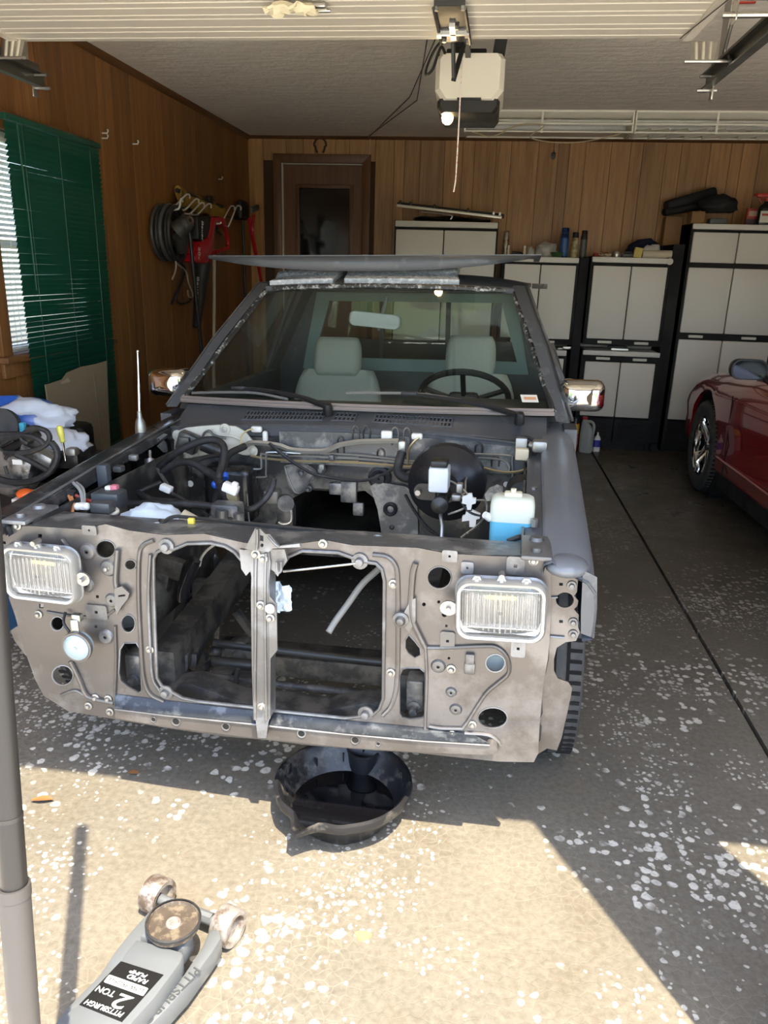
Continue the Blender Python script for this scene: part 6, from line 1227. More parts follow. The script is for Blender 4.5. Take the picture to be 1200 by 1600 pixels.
MB().plate([jp([(540, 378), (790, 448), (800, 462), (780, 510), (640, 700), (505, 850), (400, 970), (20, 970), (110, 820), (240, 725), (420, 565), (480, 455)], .115)], ZP, .06, .115).build('cover_plate', m_jg, jk, bevel=.004)
sc0 = WZ(*J2(745, 290), .13)-jl
MB().loft([[(x, y, z) for x, y in jp([(600, 330), (860, 380), (800, 470), (560, 400)], .09)] for z in (.06, .11)]).build('lift_arm', m_jg, jk, bevel=.006)
sd_ = MB().lathe([(.0001, .0), (.048, .0), (.054, .004), (.056, .016), (.053, .018), (.050, .012), (.0001, .012)], (sc0.x, sc0.y, .118), n=36).build('saddle', M('grimy_saddle', (.085, .066, .05), .6, .4, var=.3, scale=30, col2=(.19, .155, .11), amt=.35, s2=45), jk)
MB().lathe([(.052, .012), (.0565, .014), (.0575, .02), (.053, .021)], (sc0.x, sc0.y, .118), n=36).build('saddle_rim', black_rubber, sd_); MB().lathe([(.0001, .0145), (.015, .0145), (.016, .012)], (sc0.x, sc0.y, .118), n=24).build('saddle_pin', m_rust, sd_)
for (a, b), rad in (((655, 130), .042), ((1045, 300), .042)):
    cw_ = WZ(*J2(a, b), .045)-jl; axd = V((.94, -.335, 0))
    w0 = MB().lathe([(.030, -.022), (.040, -.0225), (.042, -.018), (.042, .018), (.040, .0225), (.030, .022), (.028, .008), (.0001, .008)], (cw_.x, cw_.y, .0425), axd, 32).build('front_wheel', m_rust, jk, angle=30)
c0 = WZ(*J2(655, 150), .045)-jl; c1 = WZ(*J2(1000, 295), .045)-jl
MB().cyl((c0.x, c0.y, .045), (c1.x, c1.y, .045), .012).build('axle', m_jg, jk)
MB().tube([(*jp([(880, 235)], .05)[0], .05), (*jp([(960, 265)], .05)[0], .05)], .012, 8).build('axle_spacer', m_jg, jk)
b0, b1 = jp([(60, 1000)], .04)[0], jp([(430, 1010)], .04)[0]
for b_ in (b0, b1): MB().lathe([(.0001, -.015), (.035, -.015), (.036, 0), (.035, .015), (.0001, .015)], (b_[0], b_[1]-.12, .0365), (.94, -.335, 0), 20).build('rear_caster', m_rust, jk)
MB().rbox(((b0[0]+b1[0])/2, (b0[1]+b1[1])/2-.1, .09), (.2, .12, .1), .015).build('hydraulic_unit', m_jg, jk); MB().cyl(((b0[0]+b1[0])/2, (b0[1]+b1[1])/2-.12, .12), ((b0[0]+b1[0])/2-.03, (b0[1]+b1[1])/2-.3, .2), .022).build('handle_socket', m_jg, jk)
# decal with its lettering
zd = .1162; dq = [V((x, y, zd)) for x, y in jp([(455, 500), (690, 575), (460, 835), (225, 740)], zd)]
dec = MB().plate([[(p.x, p.y) for p in dq]], ZP, zd-.001, zd).build('decal', M('black_decal', (.008, .008, .008), .35), jk)
X_ = ((dq[0]-dq[1])+(dq[3]-dq[2])).normalized(); Y_ = ((dq[3]-dq[0])+(dq[2]-dq[1])); Y_ = (Y_-X_*Y_.dot(X_)).normalized(); Wd = (dq[0]-dq[1]).length; Hd = (dq[3]-dq[0]).length
dec0 = (dq[0]+dq[1]+dq[2]+dq[3])/4; ZZ = X_.cross(Y_)
if ZZ.z < 0: ZZ = -ZZ
def dpos(a, b, h=.0006): return basis(dec0+X_*(a*Wd)+((dq[3]+dq[2])/2-(dq[0]+dq[1])/2)*b+V((0, 0, h)), X_, Y_, ZZ)
m_wt = M('white_lettering', (.78, .78, .76), .5, var=.02)
text('lettering', 'PITTSBURGH', Hd*.135, m_wt, dec, dpos(0, .40), shear=.25, sx=1.0)
text('lettering', '2', Hd*.40, m_wt, dec, dpos(-.22, .185), shear=.2, sx=1.5); text('lettering', 'TON', Hd*.16, m_wt, dec, dpos(.25, .12), shear=.1, sx=1.1)
u0 = dpos(0, -.10, .0); MB().plate([rrect(Wd*.92, Hd*.16, .002, 2)], lambda u, v, w: u0 @ V((u, v, w)), .0, .0006).build('white_strip', m_wt, dec)
text('lettering', 'LOW PROFILE', Hd*.105, bpy.data.materials['black_decal'], dec, dpos(0, -.10, .0009), shear=.2, sx=1.15); text('lettering', 'RAPID', Hd*.125, m_wt, dec, dpos(-.12, -.275), shear=.3, sx=1.2); text('lettering', 'PUMP', Hd*.10, m_wt, dec, dpos(-.05, -.375), shear=.3, sx=1.4)
a_, b_ = jp([(560, 860), (860, 560)], .073); dx_ = V((b_[0]-a_[0], b_[1]-a_[1], 0)); dn = dx_.normalized(); zv = V((0, 0, 1))
text('lettering', 'PITTSBURGH', .028, M('grey_lettering', (.05, .055, .06), .5), jk, basis(V(((a_[0]+b_[0])/2, (a_[1]+b_[1])/2, .0735)), -dn, zv.cross(-dn), zv), sx=1.0)
# ---- telescoping pole
def pole_at(z): return V((-.558-.0473*z, .674+.159*z, z))
pl_ = empty('telescoping_pole', pole_at(0)); tag(pl_, 'dark grey telescoping metal pole standing near the jack', 'pole'); p00 = pole_at(0)
m_pole = M('pole_dark_metal', (.035, .033, .032), .38, .6, var=.15, stretch=(1, 1, .1)); m_grip = M('pole_grip', (.05, .045, .042), .6, var=.1)
Pz = lambda z: pole_at(z)-p00
MB().lathe([(.0001, 0), (.07, 0), (.07, .008), (.03, .014), (.022, .03)], n=28).build('foot', black_rubber, pl_)
MB().cyl(Pz(.02), Pz(.62), .0205, n=28).build('lower_sleeve', m_grip, pl_); MB().cyl(Pz(.615), Pz(.632), .0215, n=28).build('collar', m_grip, pl_)
MB().cyl(Pz(.62), Pz(.73), .0178, n=28).build('middle_tube', m_pole, pl_); MB().cyl(Pz(.728), Pz(.734), .0183, n=28).build('joint_ring', dark_steel, pl_); MB().cyl(Pz(.73), Pz(1.66), .0176, n=28).build('upper_tube', m_pole, pl_); MB().ball(Pz(1.66), .0176).build('cap', black_rubber, pl_)
# ---- bits on the floor
q = WZ(66, 1252, .004); tag(MB().grid(lambda u, v: q+V(((u-.5)*.06, (v-.5)*.022*(1-(2*u-1)**2)+.012*(u-.5), .004+.006*sin(u*3)+.004*abs(v-.5))), 10, 6, .001).build('dry_leaf', M('dry_leaf_brown', (.22, .09, .025), .85)), 'curled dry brown leaf on the sunlit concrete', 'leaf')
q = WZ(209, 1209, .004); tag(MB().grid(lambda u, v: q+V(((u-.5)*.035, (v-.5)*.016*(1-(2*u-1)**2), .004+.004*sin(u*3))), 8, 4, .001).build('dry_leaf', bpy.data.materials['dry_leaf_brown']), 'small dry leaf at the shadow edge', 'leaf')
q = WZ(567, 1462, .001); tag(MB().plate([[(q.x+.017*cos(t)*(1+.3*sin(3*t)), q.y+.013*sin(t)) for t in [2*pi*i/14 for i in range(14)]]], ZP, .0002, .0025).build('yellow_chip', M('yellow_chip', (.8, .66, .1), .6)), 'yellow chip lying on the sunlit concrete', 'chip')
q = WZ(530, 1460, .001); tag(MB().plate([[(q.x+.014*cos(t)*(1+.3*sin(2*t)), q.y+.012*sin(t)) for t in [2*pi*i/12 for i in range(12)]]], ZP, .0002, .003).build('white_chip', paper_white), 'white chip beside the yellow chip', 'chip')
# ================= clutter by the left wall
ZHp = lambda x, y: (x/7.5, 600+y/7.5)
HW = lambda x, y, Y: WY(*ZHp(x, y), Y)
en = empty('removed_engine', V((-1.72, 2.85, 0))); tag(en, 'greasy removed engine with hoses beside the truck fender', 'engine'); eo = en.location
m_al = M('dirty_aluminium', (.34, .33, .31), .45, .75, var=.3, scale=14, col2=(.08, .075, .07), amt=.4, s2=14); m_gr = M('greasy_black', (.016, .016, .016), .4, .2, var=.4, col2=(.07, .066, .06), amt=.3)
def ep(mb, n, m): return mb.build(n, m, en)
ep(MB().rbox((-.02, .10, .44), (.42, .58, .38), .03).rbox((-.10, .13, .685), (.26, .42, .165), .03), 'block', m_gr)
ep(MB().bb(-.24, .2, .03, .38, 0, .06).bb(-.2, -.14, .05, .34, .06, .27).bb(.1, .16, .05, .34, .06, .27), 'cradle', m_gr)
E_ = lambda x, y, Y: HW(x, y, Y)-eo
ep(MB().rbox(E_(220, 930, 2.62), (.16, .12, .10), .02, rot=Matrix.Rotation(R(20), 3, 'Y')).rbox(E_(110, 870, 2.6), (.06, .06, .05), .01), 'intake_housing', m_al)
ep(MB().cyl(E_(390, 1000, 2.60), E_(470, 1030, 2.62), .04, .035), 'starter', m_gr); ep(MB().rbox(E_(470, 840, 2.60), (.13, .08, .06), .012, rot=Matrix.Rotation(R(25), 3, 'Y')).rbox(E_(580, 920, 2.68), (.08, .08, .06), .015), 'alternator_bracket', m_al)
ep(MB().cyl(E_(530, 930, 2.62), E_(600, 960, 2.66), .035), 'solenoid', m_gr)
ep(MB().lathe([(.0001, -.05), (.05, -.05), (.09, -.01), (.095, .02), (.0001, .03)], E_(180, 1110, 2.60), (.1, -.3, 1), 28).cyl(E_(130, 1060, 2.58), E_(150, 1120, 2.56), .012), 'valve_cover', m_al)
ep(MB().lathe([(.0001, -.025), (.03, -.025), (.035, -.02), (.036, .02)], E_(5, 905, 2.58), (.2, -1, .2), 22), 'cap', white_plastic)
ep(MB().lathe([(.01, -.03), (.03, -.02), (.034, -.03), (.05, -.02), (.055, -.03), (.065, -.02), (.066, .03), (.0001, .03)], E_(20, 490, 2.62), (.3, -1, .2), 26), 'rubber_pulley', black_rubber)
ep(MB().rbox(E_(205, 915, 2.545), (.04, .006, .02), .002), 'sticker', paper_white); ep(MB().rbox(E_(150, 520, 2.665), (.12, .05, .03), .008), 'plastic_cover', black_plastic); ep(MB().rbox(E_(270, 530, 2.6), (.02, .02, .05), .004), 'blue_clip', M('cyan_clip', (.05, .35, .5), .5))
ep(MB().rbox(E_(250, 690, 2.60), (.16, .05, .03), .01, rot=Matrix.Rotation(R(-28), 3, 'Y')).rbox(E_(80, 690, 2.62), (.1, .06, .05), .01, rot=Matrix.Rotation(R(-25), 3, 'Y')), 'ignition_part', m_gr)
ep(MB().rbox(E_(840, 830, 2.72), (.14, .16, .08), .02).cyl(E_(880, 625, 2.88), E_(900, 860, 2.88), .055).cyl(E_(930, 560, 2.88), E_(940, 620, 2.86), .02), 'pump_housing', m_gr); ep(MB().rbox(E_(850, 790, 2.618), (.04, .04, .03), .008), 'fitting', m_al)
for pts, r in (([(-40, 590), (200, 590), (380, 620), (470, 660), (520, 710)], .011), ([(320, 530), (430, 515), (540, 550), (582, 620), (560, 690), (470, 750), (350, 795), (180, 810), (50, 800)], .010), ([(600, 680), (660, 760), (672, 860), (630, 970), (540, 1060), (400, 1130), (230, 1155), (100, 1140), (-20, 1110)], .012), ([(190, 830), (330, 890), (460, 960), (560, 1015)], .011), ([(-30, 650), (100, 620), (260, 600)], .012), ([(-20, 720), (120, 640), (210, 625)], .009), ([(60, 960), (80, 1030), (90, 1060)], .006), ([(60, 880), (110, 830), (200, 825)], .006), ([(430, 520), (300, 560), (250, 640), (330, 700)], .008)):
    ep(MB().tube([E_(x, y, 2.56-.0001*y*.3) for x, y in pts], r, 8, smooth=5), 'hose', black_rubber)
kb = NT('blue_print_film'); cb2 = kb.co(); gx_ = kb.n('ShaderNodeSeparateXYZ'); kb.l(cb2, gx_.inputs[0])
nb = kb.noise(cb2, 8, 2, .4); mk = kb.math('MULTIPLY', kb.ramp(nb, [(.47, 0.), (.50, 1.)]), kb.ramp(kb.math('MULTIPLY', kb.math('ADD', gx_.outputs[0], 2.3), 1.), [(.55, 1.), (.68, 0.)]))
kb.set(Base_Color=kb.mix(mk, (.62, .66, .74), (.03, .14, .62)), Roughness=.35); kb.bump(kb.noise(cb2, 30, 5), .3, .006)
bgp = HW(250, 400, 2.85); crumple('shopping_bag', 'white plastic bag with blue print draped over the engine', bgp+V((0, 0, -.07)), (.21, .13, .085), kb.m, 'plastic bag', 31, .3, 40, 26)
bgp = HW(720, 640, 2.72); crumple('shopping_bag', 'crumpled end of a white bag beside the screwdriver', bgp+V((0, 0, -.055)), (.10, .07, .055), M('white_film', (.62, .66, .74), .35, bump=.4), 'plastic bag', 37, .35)
e = empty('screwdriver', HW(770, 900, 2.60)); tag(e, 'yellow-handled screwdriver leaning on the removed engine', 'screwdriver'); a = HW(738, 690, 2.60)-e.location; b = HW(705, 545, 2.60)-e.location
MB().cyl((0, 0, 0), a, .0045).build('shaft', chrome, e); dv_ = (b-a).normalized(); MB().lathe([(.006, 0), (.011, .006), (.009, .015), (.012, .03), (.012, .055), (.008, .064), (.0001, .066)], a, dv_, 16).build('handle', M('yellow_handle', (.75, .68, .12), .35), e)
m_red_c = M('carton_red', (.45, .03, .03), .6)
e = empty('parts_carton', V((-1.515, 2.43, 0))); tag(e, 'tall red and white carton with an orange mark beside the removed engine', 'carton')
MB().rbox((0, 0, .325), (.15, .13, .65), .004).build('carton', M('white_print', (.6, .55, .5), .6), e); MB().bb(-.06, .07, -.0675, -.0645, .50, .60).build('red_print', m_red_c, e); MB().bb(-.01, .07, -.05, .055, .6505, .6525).build('red_print', m_red_c, e); MB().ball((-.035, -.035, .662), (.035, .028, .02)).build('orange_mark', M('orange_plastic', (.7, .12, .02), .4), e)
tag(MB().bb(-2.06, -1.80, 2.62, 2.84, .0, .2).bb(-2.04, -1.82, 2.64, 2.82, .2, .22).build('tool_chest', M('dark_blue_box', (.02, .06, .12), .5)), 'dark blue tool chest on the floor beside the left wall', 'tool chest')
# cardboard sheet leaning on the wall below the blind
ks = M('plain_cardboard', (.33, .25, .155), .85, var=.06, scale=3)
cA = [WX(*p, XL+.10) for p in ((69, 601), (80, 598), (96, 593), (104, 582), (114, 578), (125, 573), (148, 569), (165, 564), (166, 640), (167, 700))]
c0 = [(p.y, p.z) for p in cA]; lp = c0+[(c0[-1][0], .02), (c0[0][0]-.0, .02)]
e = empty('cardboard_sheet', V((XL+.10, (c0[0][0]+c0[-1][0])/2, .02))); tag(e, 'torn brown cardboard sheet leaning against the green blind', 'cardboard')
yc_ = e.location.y
MB().plate([[(a-yc_, b-.02) for a, b in lp]], lambda u, v, w: (w+.06*(1-v/.9)*.5, u, v), 0, .006).build('sheet', ks, e)
yf_ = WX(147, 620, XL+.1).y-yc_; MB().tube([(.03*(1-z/.9)+.007, yf_, z) for z in (.02, .4, .86)], .0025, 5).build('crease', M('crease_cardboard', (.25, .18, .1), .9), e)
ct = WX(100, 600, XL+.1)
MB().plate([[(WX(x, y, XL+.1).y-yc_, WX(x, y, XL+.1).z-.02) for x, y in ((92, 598), (104, 590), (108, 596), (100, 604))]], lambda u, v, w: (w+.004, u, v), 0, .004).build('torn_ply', M('pale_torn_paper', (.48, .38, .25), .9), e)
# ---- tool rack on the left wall
Zt = lambda x, y: (230+x/6, 290+y/6)
def TW(x, y, o): return WX(*Zt(x, y), XL+o)
rk = empty('hook_rack', TW(450, 230, .0)); tag(rk, 'white wire hook rack holding the blower and cords', 'hook rack'); ro = rk.location
a, b = TW(200, 180, .01), TW(860, 300, .01); MB().bb(-.006, .012, a.y-ro.y, b.y-ro.y, -.012, .012).build('back_bar', m_track, rk)
bag_path = crom([TW(*p) for p in ((290, 80, .045), (400, 150, .045), (540, 200, .045), (640, 240, .045), (720, 290, .045))], 4)   # the canvas bag lies in the hooks, against the wall
for hx, hy in ((165, 250), (280, 190), (365, 235), (415, 270), (480, 280), (700, 300), (760, 300)):
    of = .15 if hx < 200 else .076; q = TW(hx+6, hy-4, of)
    if hx < 200: q.y = 5.11
    zc_ = 1.776 if hx < 200 else min(q.z, min(bag_path, key=lambda p: abs(p.y-q.y)).z-.073)
    p_ = [V((XL, q.y, zc_+.003)), V((XL+of-.025, q.y, zc_)), V((XL+of, q.y, zc_+.012)), TW(hx+75, hy-95, of), TW(hx+100, hy-110, of), TW(hx+118, hy-100, of), TW(hx+118, hy-70, of)]
    if hx < 200: p_ = p_[:2]+[V((XL+.158, 5.11, 1.788)), V((XL+.16, 5.135, 1.835)), V((XL+.16, 5.155, 1.846)), V((XL+.16, 5.17, 1.828))]   # this one carries the coil
    MB().tube([v-ro for v in p_], .006, 6, smooth=3).build('hook', white_plastic, rk)
cc_ = empty('cord_coil', TW(220, 440, .08)); tag(cc_, 'thick coil of black cord hanging on the hook rack', 'cord'); random.seed(11)
ya0, ya1 = TW(90, 440, .08), TW(330, 440, .08); za0, za1 = TW(210, 190, .08), TW(210, 700, .08); ry_, rz_ = (ya1.y-ya0.y)/2, (za0.z-za1.z)/2
mid = V((XL+.08, (ya0.y+ya1.y)/2, (za0.z+za1.z)/2))-cc_.location
for i in range(9):
    s_ = random.uniform(.72, 1.0); ox = random.uniform(-.05, .05); ph_ = random.uniform(-.12, .12)
    MB().tube([mid+V((ox, ry_*s_*cos(t)+.04*ph_, rz_*(.94+.06*s_)*sin(t)+.03*ph_*cos(2*t))) for t in [2*pi*k_/28 for k_ in range(29)]], .011 if i < 5 else .014, 7).build('loop', black_rubber if i % 3 else M('grey_cord', (.06, .058, .055), .5), cc_)
e = empty('shop_vacuum_head', TW(340, 400, .16)); tag(e, 'dark grey power tool body hung over the cord coil', 'power tool'); o_ = e.location; m_dg = M('dark_grey_tool', (.05, .047, .043), .5)
MB().cyl(TW(390, 320, .2)-o_, TW(270, 440, .12)-o_, .05, .065, 20).lathe([(.0001, 0), (.03, 0), (.045, .02), (.05, .04)], TW(405, 330, .23)-o_, TW(270, 440, .12)-TW(405, 330, .23), 20).build('body', m_dg, e); MB().cyl(TW(300, 480, .14)-o_, TW(316, 607, .115)-o_, .045, .035, 18).build('handle', m_dg, e)
MB().lathe([(.012, -.002), (.024, -.004), (.03, 0)], TW(402, 325, .235)-o_, V((1, -.6, .3)), 18).build('end_cap', M('brown_ring', (.10, .06, .045), .5), e)
yb_ = M('mustard_canvas', (.34, .2, .025), .75, bump=.3, bscale=40, col2=(.03, .025, .02), amt=.3, s2=6)
e = empty('canvas_bag', TW(480, 170, .08)); tag(e, 'mustard and black canvas bag slung along the hook rack', 'bag'); o_ = e.location
pts = bag_path
MB().loft([[p-o_+V((.020*cos(t), .02*sin(2*t), .055*sin(t)*(1+.25*sin(i*1.3)))) for t in [2*pi*k_/14 for k_ in range(14)]] for i, p in enumerate(pts)]).build('bag', yb_, e, angle=60)
MB().tube([TW(*p)-o_ for p in ((280, 45, .045), (400, 90, .045), (520, 140, .045), (600, 170, .045), (700, 200, .045))], .016, 8, smooth=4).build('strap', black_rubber, e); MB().rbox(TW(590, 140, .042)-o_, (.034, .09, .07), .012).build('buckle', black_plastic, e)
# blower
bw = empty('leaf_blower', TW(560, 500, .14)); tag(bw, 'red and black cordless leaf blower hanging on the wall', 'leaf blower'); bo_ = bw.location; m_red = M('tool_red', (.42, .012, .02), .35, var=.05)
def wall_poly(pts, o, th, name, mat, par, **k): return MB().plate([[(q.y-bo_.y, q.z-bo_.z) for q in (TW(x, y, .14+th/2) for x, y in pts)]], lambda u, v, w: (w+o, u, v), -th/2, th/2).build(name, mat, par, **k)
bd_ = wall_poly([(610, 300), (690, 288), (740, 310), (748, 385), (725, 395), (700, 350), (655, 350), (640, 400), (630, 600), (605, 640), (590, 742), (440, 715), (470, 620), (500, 530), (575, 500), (595, 420)], 0, .10, 'body', m_red, bw, bevel=.012)
wall_poly([(478, 290), (600, 282), (608, 300), (594, 420), (575, 490), (520, 522), (488, 505)], -.004, .11, 'motor_cover', black_plastic, bw, bevel=.01)
MB().tube([TW(x, y, .14)-bo_ for x, y in ((700, 330), (728, 400), (752, 500), (752, 580), (700, 605), (610, 630))], .016, 8, smooth=3).build('handle', m_red, bw); MB().tube([TW(x, y, .14)-bo_ for x, y in ((660, 380), (655, 430), (690, 460))], .010, 6).build('trigger', black_plastic, bw)
MB().cyl(TW(515, 725, .14)-bo_, TW(505, 880, .14)-bo_, .062, .052, 20).cyl(TW(505, 870, .14)-bo_, TW(465, 1330, .14)-bo_, .05, .028, 20).build('nozzle_tube', black_plastic, bw)
pg_ = TW(680, 356, .19); MB().tube([q-ro for q in (V((XL, pg_.y, pg_.z-.002)), V((XL+.12, pg_.y, pg_.z-.002)), V((XL+.19, pg_.y, pg_.z)), V((XL+.2, pg_.y, pg_.z+.012)))], .006, 6, smooth=3).build('hook', white_plastic, rk)   # the peg that carries the blower by its handle
def wtext(t, x, y, size, ang): # lettering facing the room, running down the tool
    p = TW(x, y, .2)-bo_; p.x = .0565; d1 = V((0, sin(ang), -cos(ang))); return text('lettering', t, size, m_wt, bw, basis(p, d1, V((1, 0, 0)).cross(d1), V((1, 0, 0))), sx=1.1)
wtext('Bauer', 523, 425, .052, R(-8)); o2 = wtext('20v', 495, 635, .055, R(-6)); o2.location.x = .0545
p = TW(485, 960, .2)-bo_; p.x = .052; d1 = V((-.04, -.06, -1)).normalized(); text('lettering', 'Bauer', .06, m_wt, bw, basis(p, d1, V((1, 0, 0)).cross(d1).normalized(), V((1, 0, -.04)).normalized()), sx=1.1)
def stick(name, label, cat, p0, p1, r, mat, head=None):
    e = empty(name, p1 if p1.z < p0.z else p0); tag(e, label, cat); MB().cyl(p0-e.location, p1-e.location, r, n=12).build('shaft', mat, e); return e
def to_floor(p0, p1): d_ = (p1-p0); return p0+d_*((.003-p0.z)/d_.z)
a, b = TW(394, 395, .19), TW(480, 1260, .2); stick('black_rod', 'thin black rod leaning beside the leaf blower', 'rod', a, to_floor(a, b), .012, black_plastic)
a, b = TW(628, 600, .08), TW(626, 1260, .10); stick('wooden_handle', 'pale wooden stick standing behind the leaf blower', 'stick', a, to_floor(a, b), .013, M('pale_stick', (.55, .47, .36), .6))
a, b = TW(895, 300, .05), TW(918, 1000, .06); e = stick('broom', 'black broom standing head up in the panelled corner', 'broom', a, to_floor(a, b), .012, dark_steel); o_ = e.location
MB().rbox(a-o_+V((0, 0, .06)), (.06, .2, .16), .03).build('brush_head', black_rubber, e)
e = empty('loppers', TW(985, 260, .13)); tag(e, 'long red-handled loppers hanging in the panelled corner', 'loppers'); o_ = e.location
MB().tube([TW(x, y, .13)-o_ for x, y in ((955, 300), (985, 500), (1050, 800), (1075, 930))], .014, 8, smooth=3).build('handle', m_red, e); MB().tube([TW(x, y, .15)-o_ for x, y in ((1000, 280), (985, 420), (1020, 620), (1050, 800))], .014, 8, smooth=3).build('handle', m_red, e); MB().rbox(TW(1005, 215, .13)-o_, (.03, .22, .05), .012, rot=Matrix.Rotation(R(10), 3, 'X')).build('blades', M('grey_green_blade', (.16, .17, .14), .5, .4), e)
for i, (pts, lb, of) in enumerate((([(252, 688), (285, 735), (362, 800), (385, 900), (430, 1030), (390, 1040), (380, 980)], 'thin pale cable end dangling under the cord coil', .11), ([(262, 670), (270, 710), (265, 800), (235, 880)], 'short pale cable end hanging from the cord coil', .125), ([(262, 690), (335, 745), (352, 800), (300, 960), (270, 1060), (320, 1110), (400, 1080), (410, 1040)], 'thin black cable loop drooping beside the leaf blower', .075), ([(245, 680), (325, 735), (335, 780), (325, 900), (260, 1030), (225, 1110)], 'thin black cable tail hanging below the cord coil', .06))):
    tag(MB().tube([TW(x, y, of if k_ < (2, 1, 1, 1)[i] else of*(.68, 1, .58, .35)[i]) for k_, (x, y) in enumerate(pts)], .008 if i > 1 else .006, 6, smooth=5).build('cable_end', black_rubber if i > 1 else M('pale_cable_end', (.38, .33, .26), .6)), lb, 'cable')
# ================= red sports coupe parked nose-in
m_paint = NT('red_car_paint'); m_paint.set(Base_Color=(.30, .008, .014), Roughness=.22, Metallic=.15, Coat_Weight=1.0, Coat_Roughness=.03); m_paint = m_paint.m
CX, CYF = 2.46, 5.50       # car centre line, front axle
car = empty('sports_car', V((CX, CYF, 0))); tag(car, 'glossy red sports coupe parked nose-in beside the truck', 'car')
HWd = .905                 # half width
def hwid(y):  # half width along the length (y: + towards the nose)
    if y > .45: t = (y-.45)/.5; return HWd-.02-.22*t*t
    if y < -2.9: t = (-2.9-y)/.75; return HWd-.25*t*t
    return HWd-.02*min(1, max(0, (y+.2))/.6) if y > -.2 else HWd-.035*math.exp(-((y+1.4)/.7)**2)
def belt(y):  # shoulder height
    if y > .2: return .80-.22*((y-.2)/.75)**1.6
    if y > -.6: return .80+.06*(.2-y)/.8
    return .86+.05*min(1, (-.6-y)/2.2)
def roofz(y):
    if y > -.45: return belt(y)+.045*(1-max(0, y-.2)/.8)
    if y > -1.25: t = (-.45-y)/.8; return belt(-.45)+.05+(1.24-belt(-.45)-.05)*(1-(1-t)**1.8)
    if y > -2.0: return 1.24+.01*sin((-1.25-y)/.75*pi)
    if y > -3.1: t = (-2.0-y)/1.1; return 1.24-.30*t**1.6
    return .94-.04*(-3.1-y)/.55
rings = []
ys = [.95-4.6*i/92 for i in range(93)]
for y in ys:
    hw = hwid(y); b_ = belt(y); zr = b_+.05*(1-max(0, y-.2)/.8*.8) if y > -.45 else b_+.05
    zb0 = .20 if -.35 > y > -2.6 else .24
    pr = [(0, zb0), (hw-.12, zb0), (hw-.04, zb0+.015), (hw-.012, zb0+.06), (hw, .36), (hw-.006, .46), (hw+.006, .56), (hw-.002, b_-.13), (hw-.035, b_-.05), (hw-.11, b_-.0), (hw-.28, b_+.03), (hw*.35, zr-.005), (0, zr)]
    rings.append([(x, y, z) for x, z in pr]+[(-x, y, z) for x, z in reversed(pr[1:-1])])
bm_o = MB().loft(rings).build('body', m_paint, car, angle=50)
# wheel arches cut through the body
cut = MB()
for yy in (0, -2.66): cut.cyl((-1.2, yy, .33), (1.2, yy, .33), .385, n=48)
co_ = cut.build('arch_cutter', m_paint, car); md = bm_o.modifiers.new('arch', 'BOOLEAN'); md.operation = 'DIFFERENCE'; md.object = co_; md.solver = 'EXACT'
dg = bpy.context.evaluated_depsgraph_get(); nm = bpy.data.meshes.new_from_object(bm_o.evaluated_get(dg)); bm_o.modifiers.clear(); bm_o.data = nm; bpy.data.objects.remove(co_)
bm2 = bmesh.new(); bm2.from_mesh(nm)
for f_ in bm2.faces: f_.smooth = True
for e_ in bm2.edges: e_.smooth = len(e_.link_faces) == 2 and e_.calc_face_angle(0) < R(40)
bm2.to_mesh(nm); bm2.free()
# arch liners so the wells are dark, dark underbody
for s in (-1, 1):
    for yy in (0, -2.66): MB().lathe([(.384, -.0), (.384, -.30), (.0001, -.301)], (s*(HWd-.04), yy, .33), (s, 0, 0), 40).build('wheel_well', m_void, car)
# greenhouse
kg = NT('dark_car_glass'); kg.set(Base_Color=(.01, .011, .011), Roughness=.04, Specular_IOR_Level=.7); kg = kg.m
gr = []
for y in [-.42-2.75*i/40 for i in range(41)]:
    hb = hwid(y)-.13; zt_ = max(roofz(y), belt(y)+.06); top_ = hb-.16*min(1, (zt_-belt(y))/.3); z0 = belt(y)+.0
    pr = [(hb, z0), (hb-.03, z0+.3*(zt_-z0)), (top_+.02, z0+.85*(zt_-z0)), (top_-.1, zt_-.004), (0, zt_+.01)]
    gr.append([(x, y, z) for x, z in pr]+[(-x, y, z) for x, z in reversed(pr[:-1])])
MB().loft(gr).build('glasshouse', kg, car, angle=50)
rp = []
for y in [-1.2-1.0*i/14 for i in range(15)]:
    hb = hwid(y)-.13; zt_ = roofz(y); top_ = hb-.16
    rp.append([(x, y, z+.006) for x, z in ((-top_-.015, zt_-.05), (-top_+.1, zt_-.0), (0, zt_+.012), (top_-.1, zt_), (top_+.015, zt_-.05))])
MB().loft(rp, False, False).build('roof', m_paint, car)
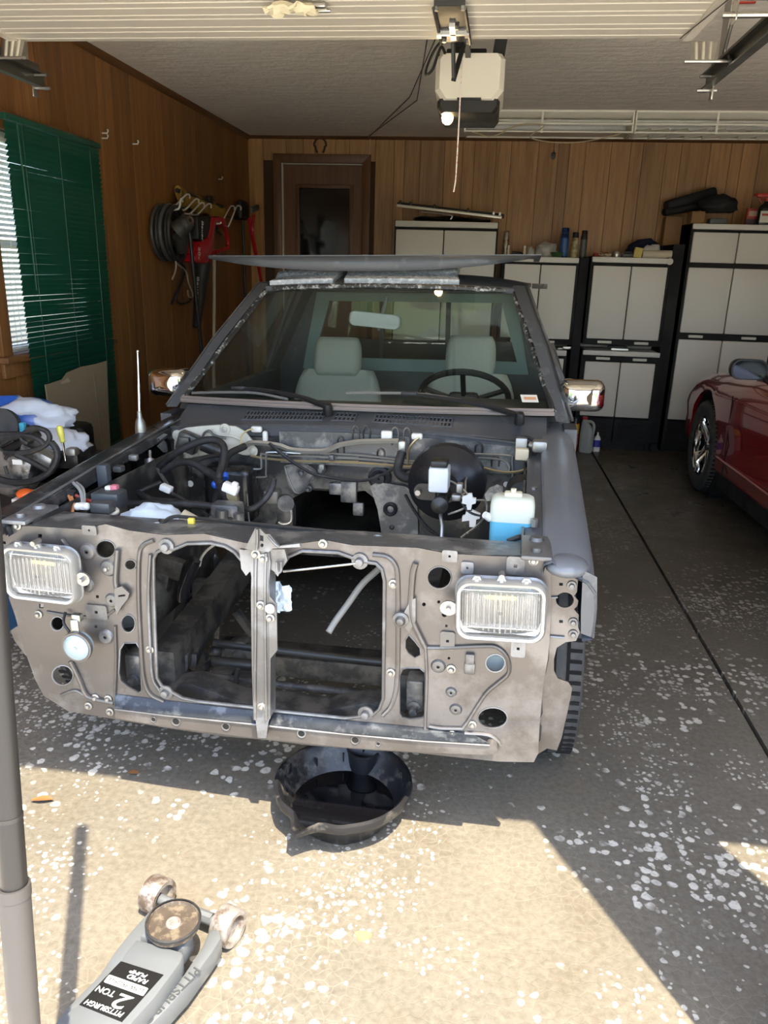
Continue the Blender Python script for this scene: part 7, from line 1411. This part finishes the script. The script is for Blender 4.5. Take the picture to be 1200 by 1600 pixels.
for s in (-1, 1):
    pil = []
    for y in [-.42-.8*i/10 for i in range(11)]:
        hb = hwid(y)-.13; zt_ = max(roofz(y), belt(y)+.06); top_ = hb-.16*min(1, (zt_-belt(y))/.3); pil.append(V((s*(top_-.03), y, zt_-.004)))
    MB().tube(pil, .022, 8).build('a_pillar', m_paint, car)
    MB().tube([(s*(hwid(y)+.0035-.002), y, z) for y, z in ((-.58, .26), (-.56, .5), (-.55, .7), (-.54, belt(-.54)-.1))], .004, 6).build('door_gap', m_void, car)
    MB().tube([(s*(hwid(y)+.002), y, z) for y, z in ((-1.9, .26), (-1.92, .5), (-1.95, .8))], .004, 6).build('door_gap', m_void, car)
    MB().tube([(s*(hwid(y)+.006), y, .345) for y in (-.42, -.9, -1.5, -2.2)], .009, 6).build('side_crease', m_paint, car)
    MB().loft([[(s*(hwid(y)-.09), y, .13), (s*(hwid(y)-.03), y, .14), (s*(hwid(y)-.012), y, .25), (s*(hwid(y)-.1), y, .25)] for y in (-.42, -1.3, -2.25)]).build('rocker', black_plastic, car)
    # door mirror: black shell, glass faces the rear
    mr = empty('door_mirror', (s*(HWd+.06), -.93, .965)); mr.parent = car; mr['label'] = 'black door mirror'
    MB().loft([[(s*a, y, b_) for a, b_ in rrect(.20*q, .115*q, .05*q, 6)] for y, q in ((-.03, .97), (-.02, 1), (.03, .95), (.07, .75), (.095, .4), (.1, .06))]).build('shell', blk, mr, angle=60); MB().plate([rrect(.178, .098, .045, 6)], FY, -.033, -.030).build('mirror_glass', kg, mr); MB().tube([(-s*.08, .01, -.03), (-s*.15, .02, -.08), (-s*.22, .03, -.11)], .018, 8).build('mount', blk, mr)
for s in (-1, 1):
    for yy in (0, -2.66): wheel(car, (s*(HWd-.115), yy, .325), .323, .22, s, chrome, True, True, 0)
MB().bb(-.7, .7, -3.2, .7, .16, .26).build('underbody', m_void, car)
for s in (-1, 1): MB().rbox((s*.62, -3.63, .68), (.36, .05, .13), .03).build('tail_light', M('tail_red', (.3, .01, .01), .15), car); 
MB().rbox((0, .93, .47), (1.2, .05, .10), .02).build('front_grille', m_void, car); MB().rbox((0, -3.64, .42), (1.4, .06, .2), .03).build('rear_bumper', m_paint, car)
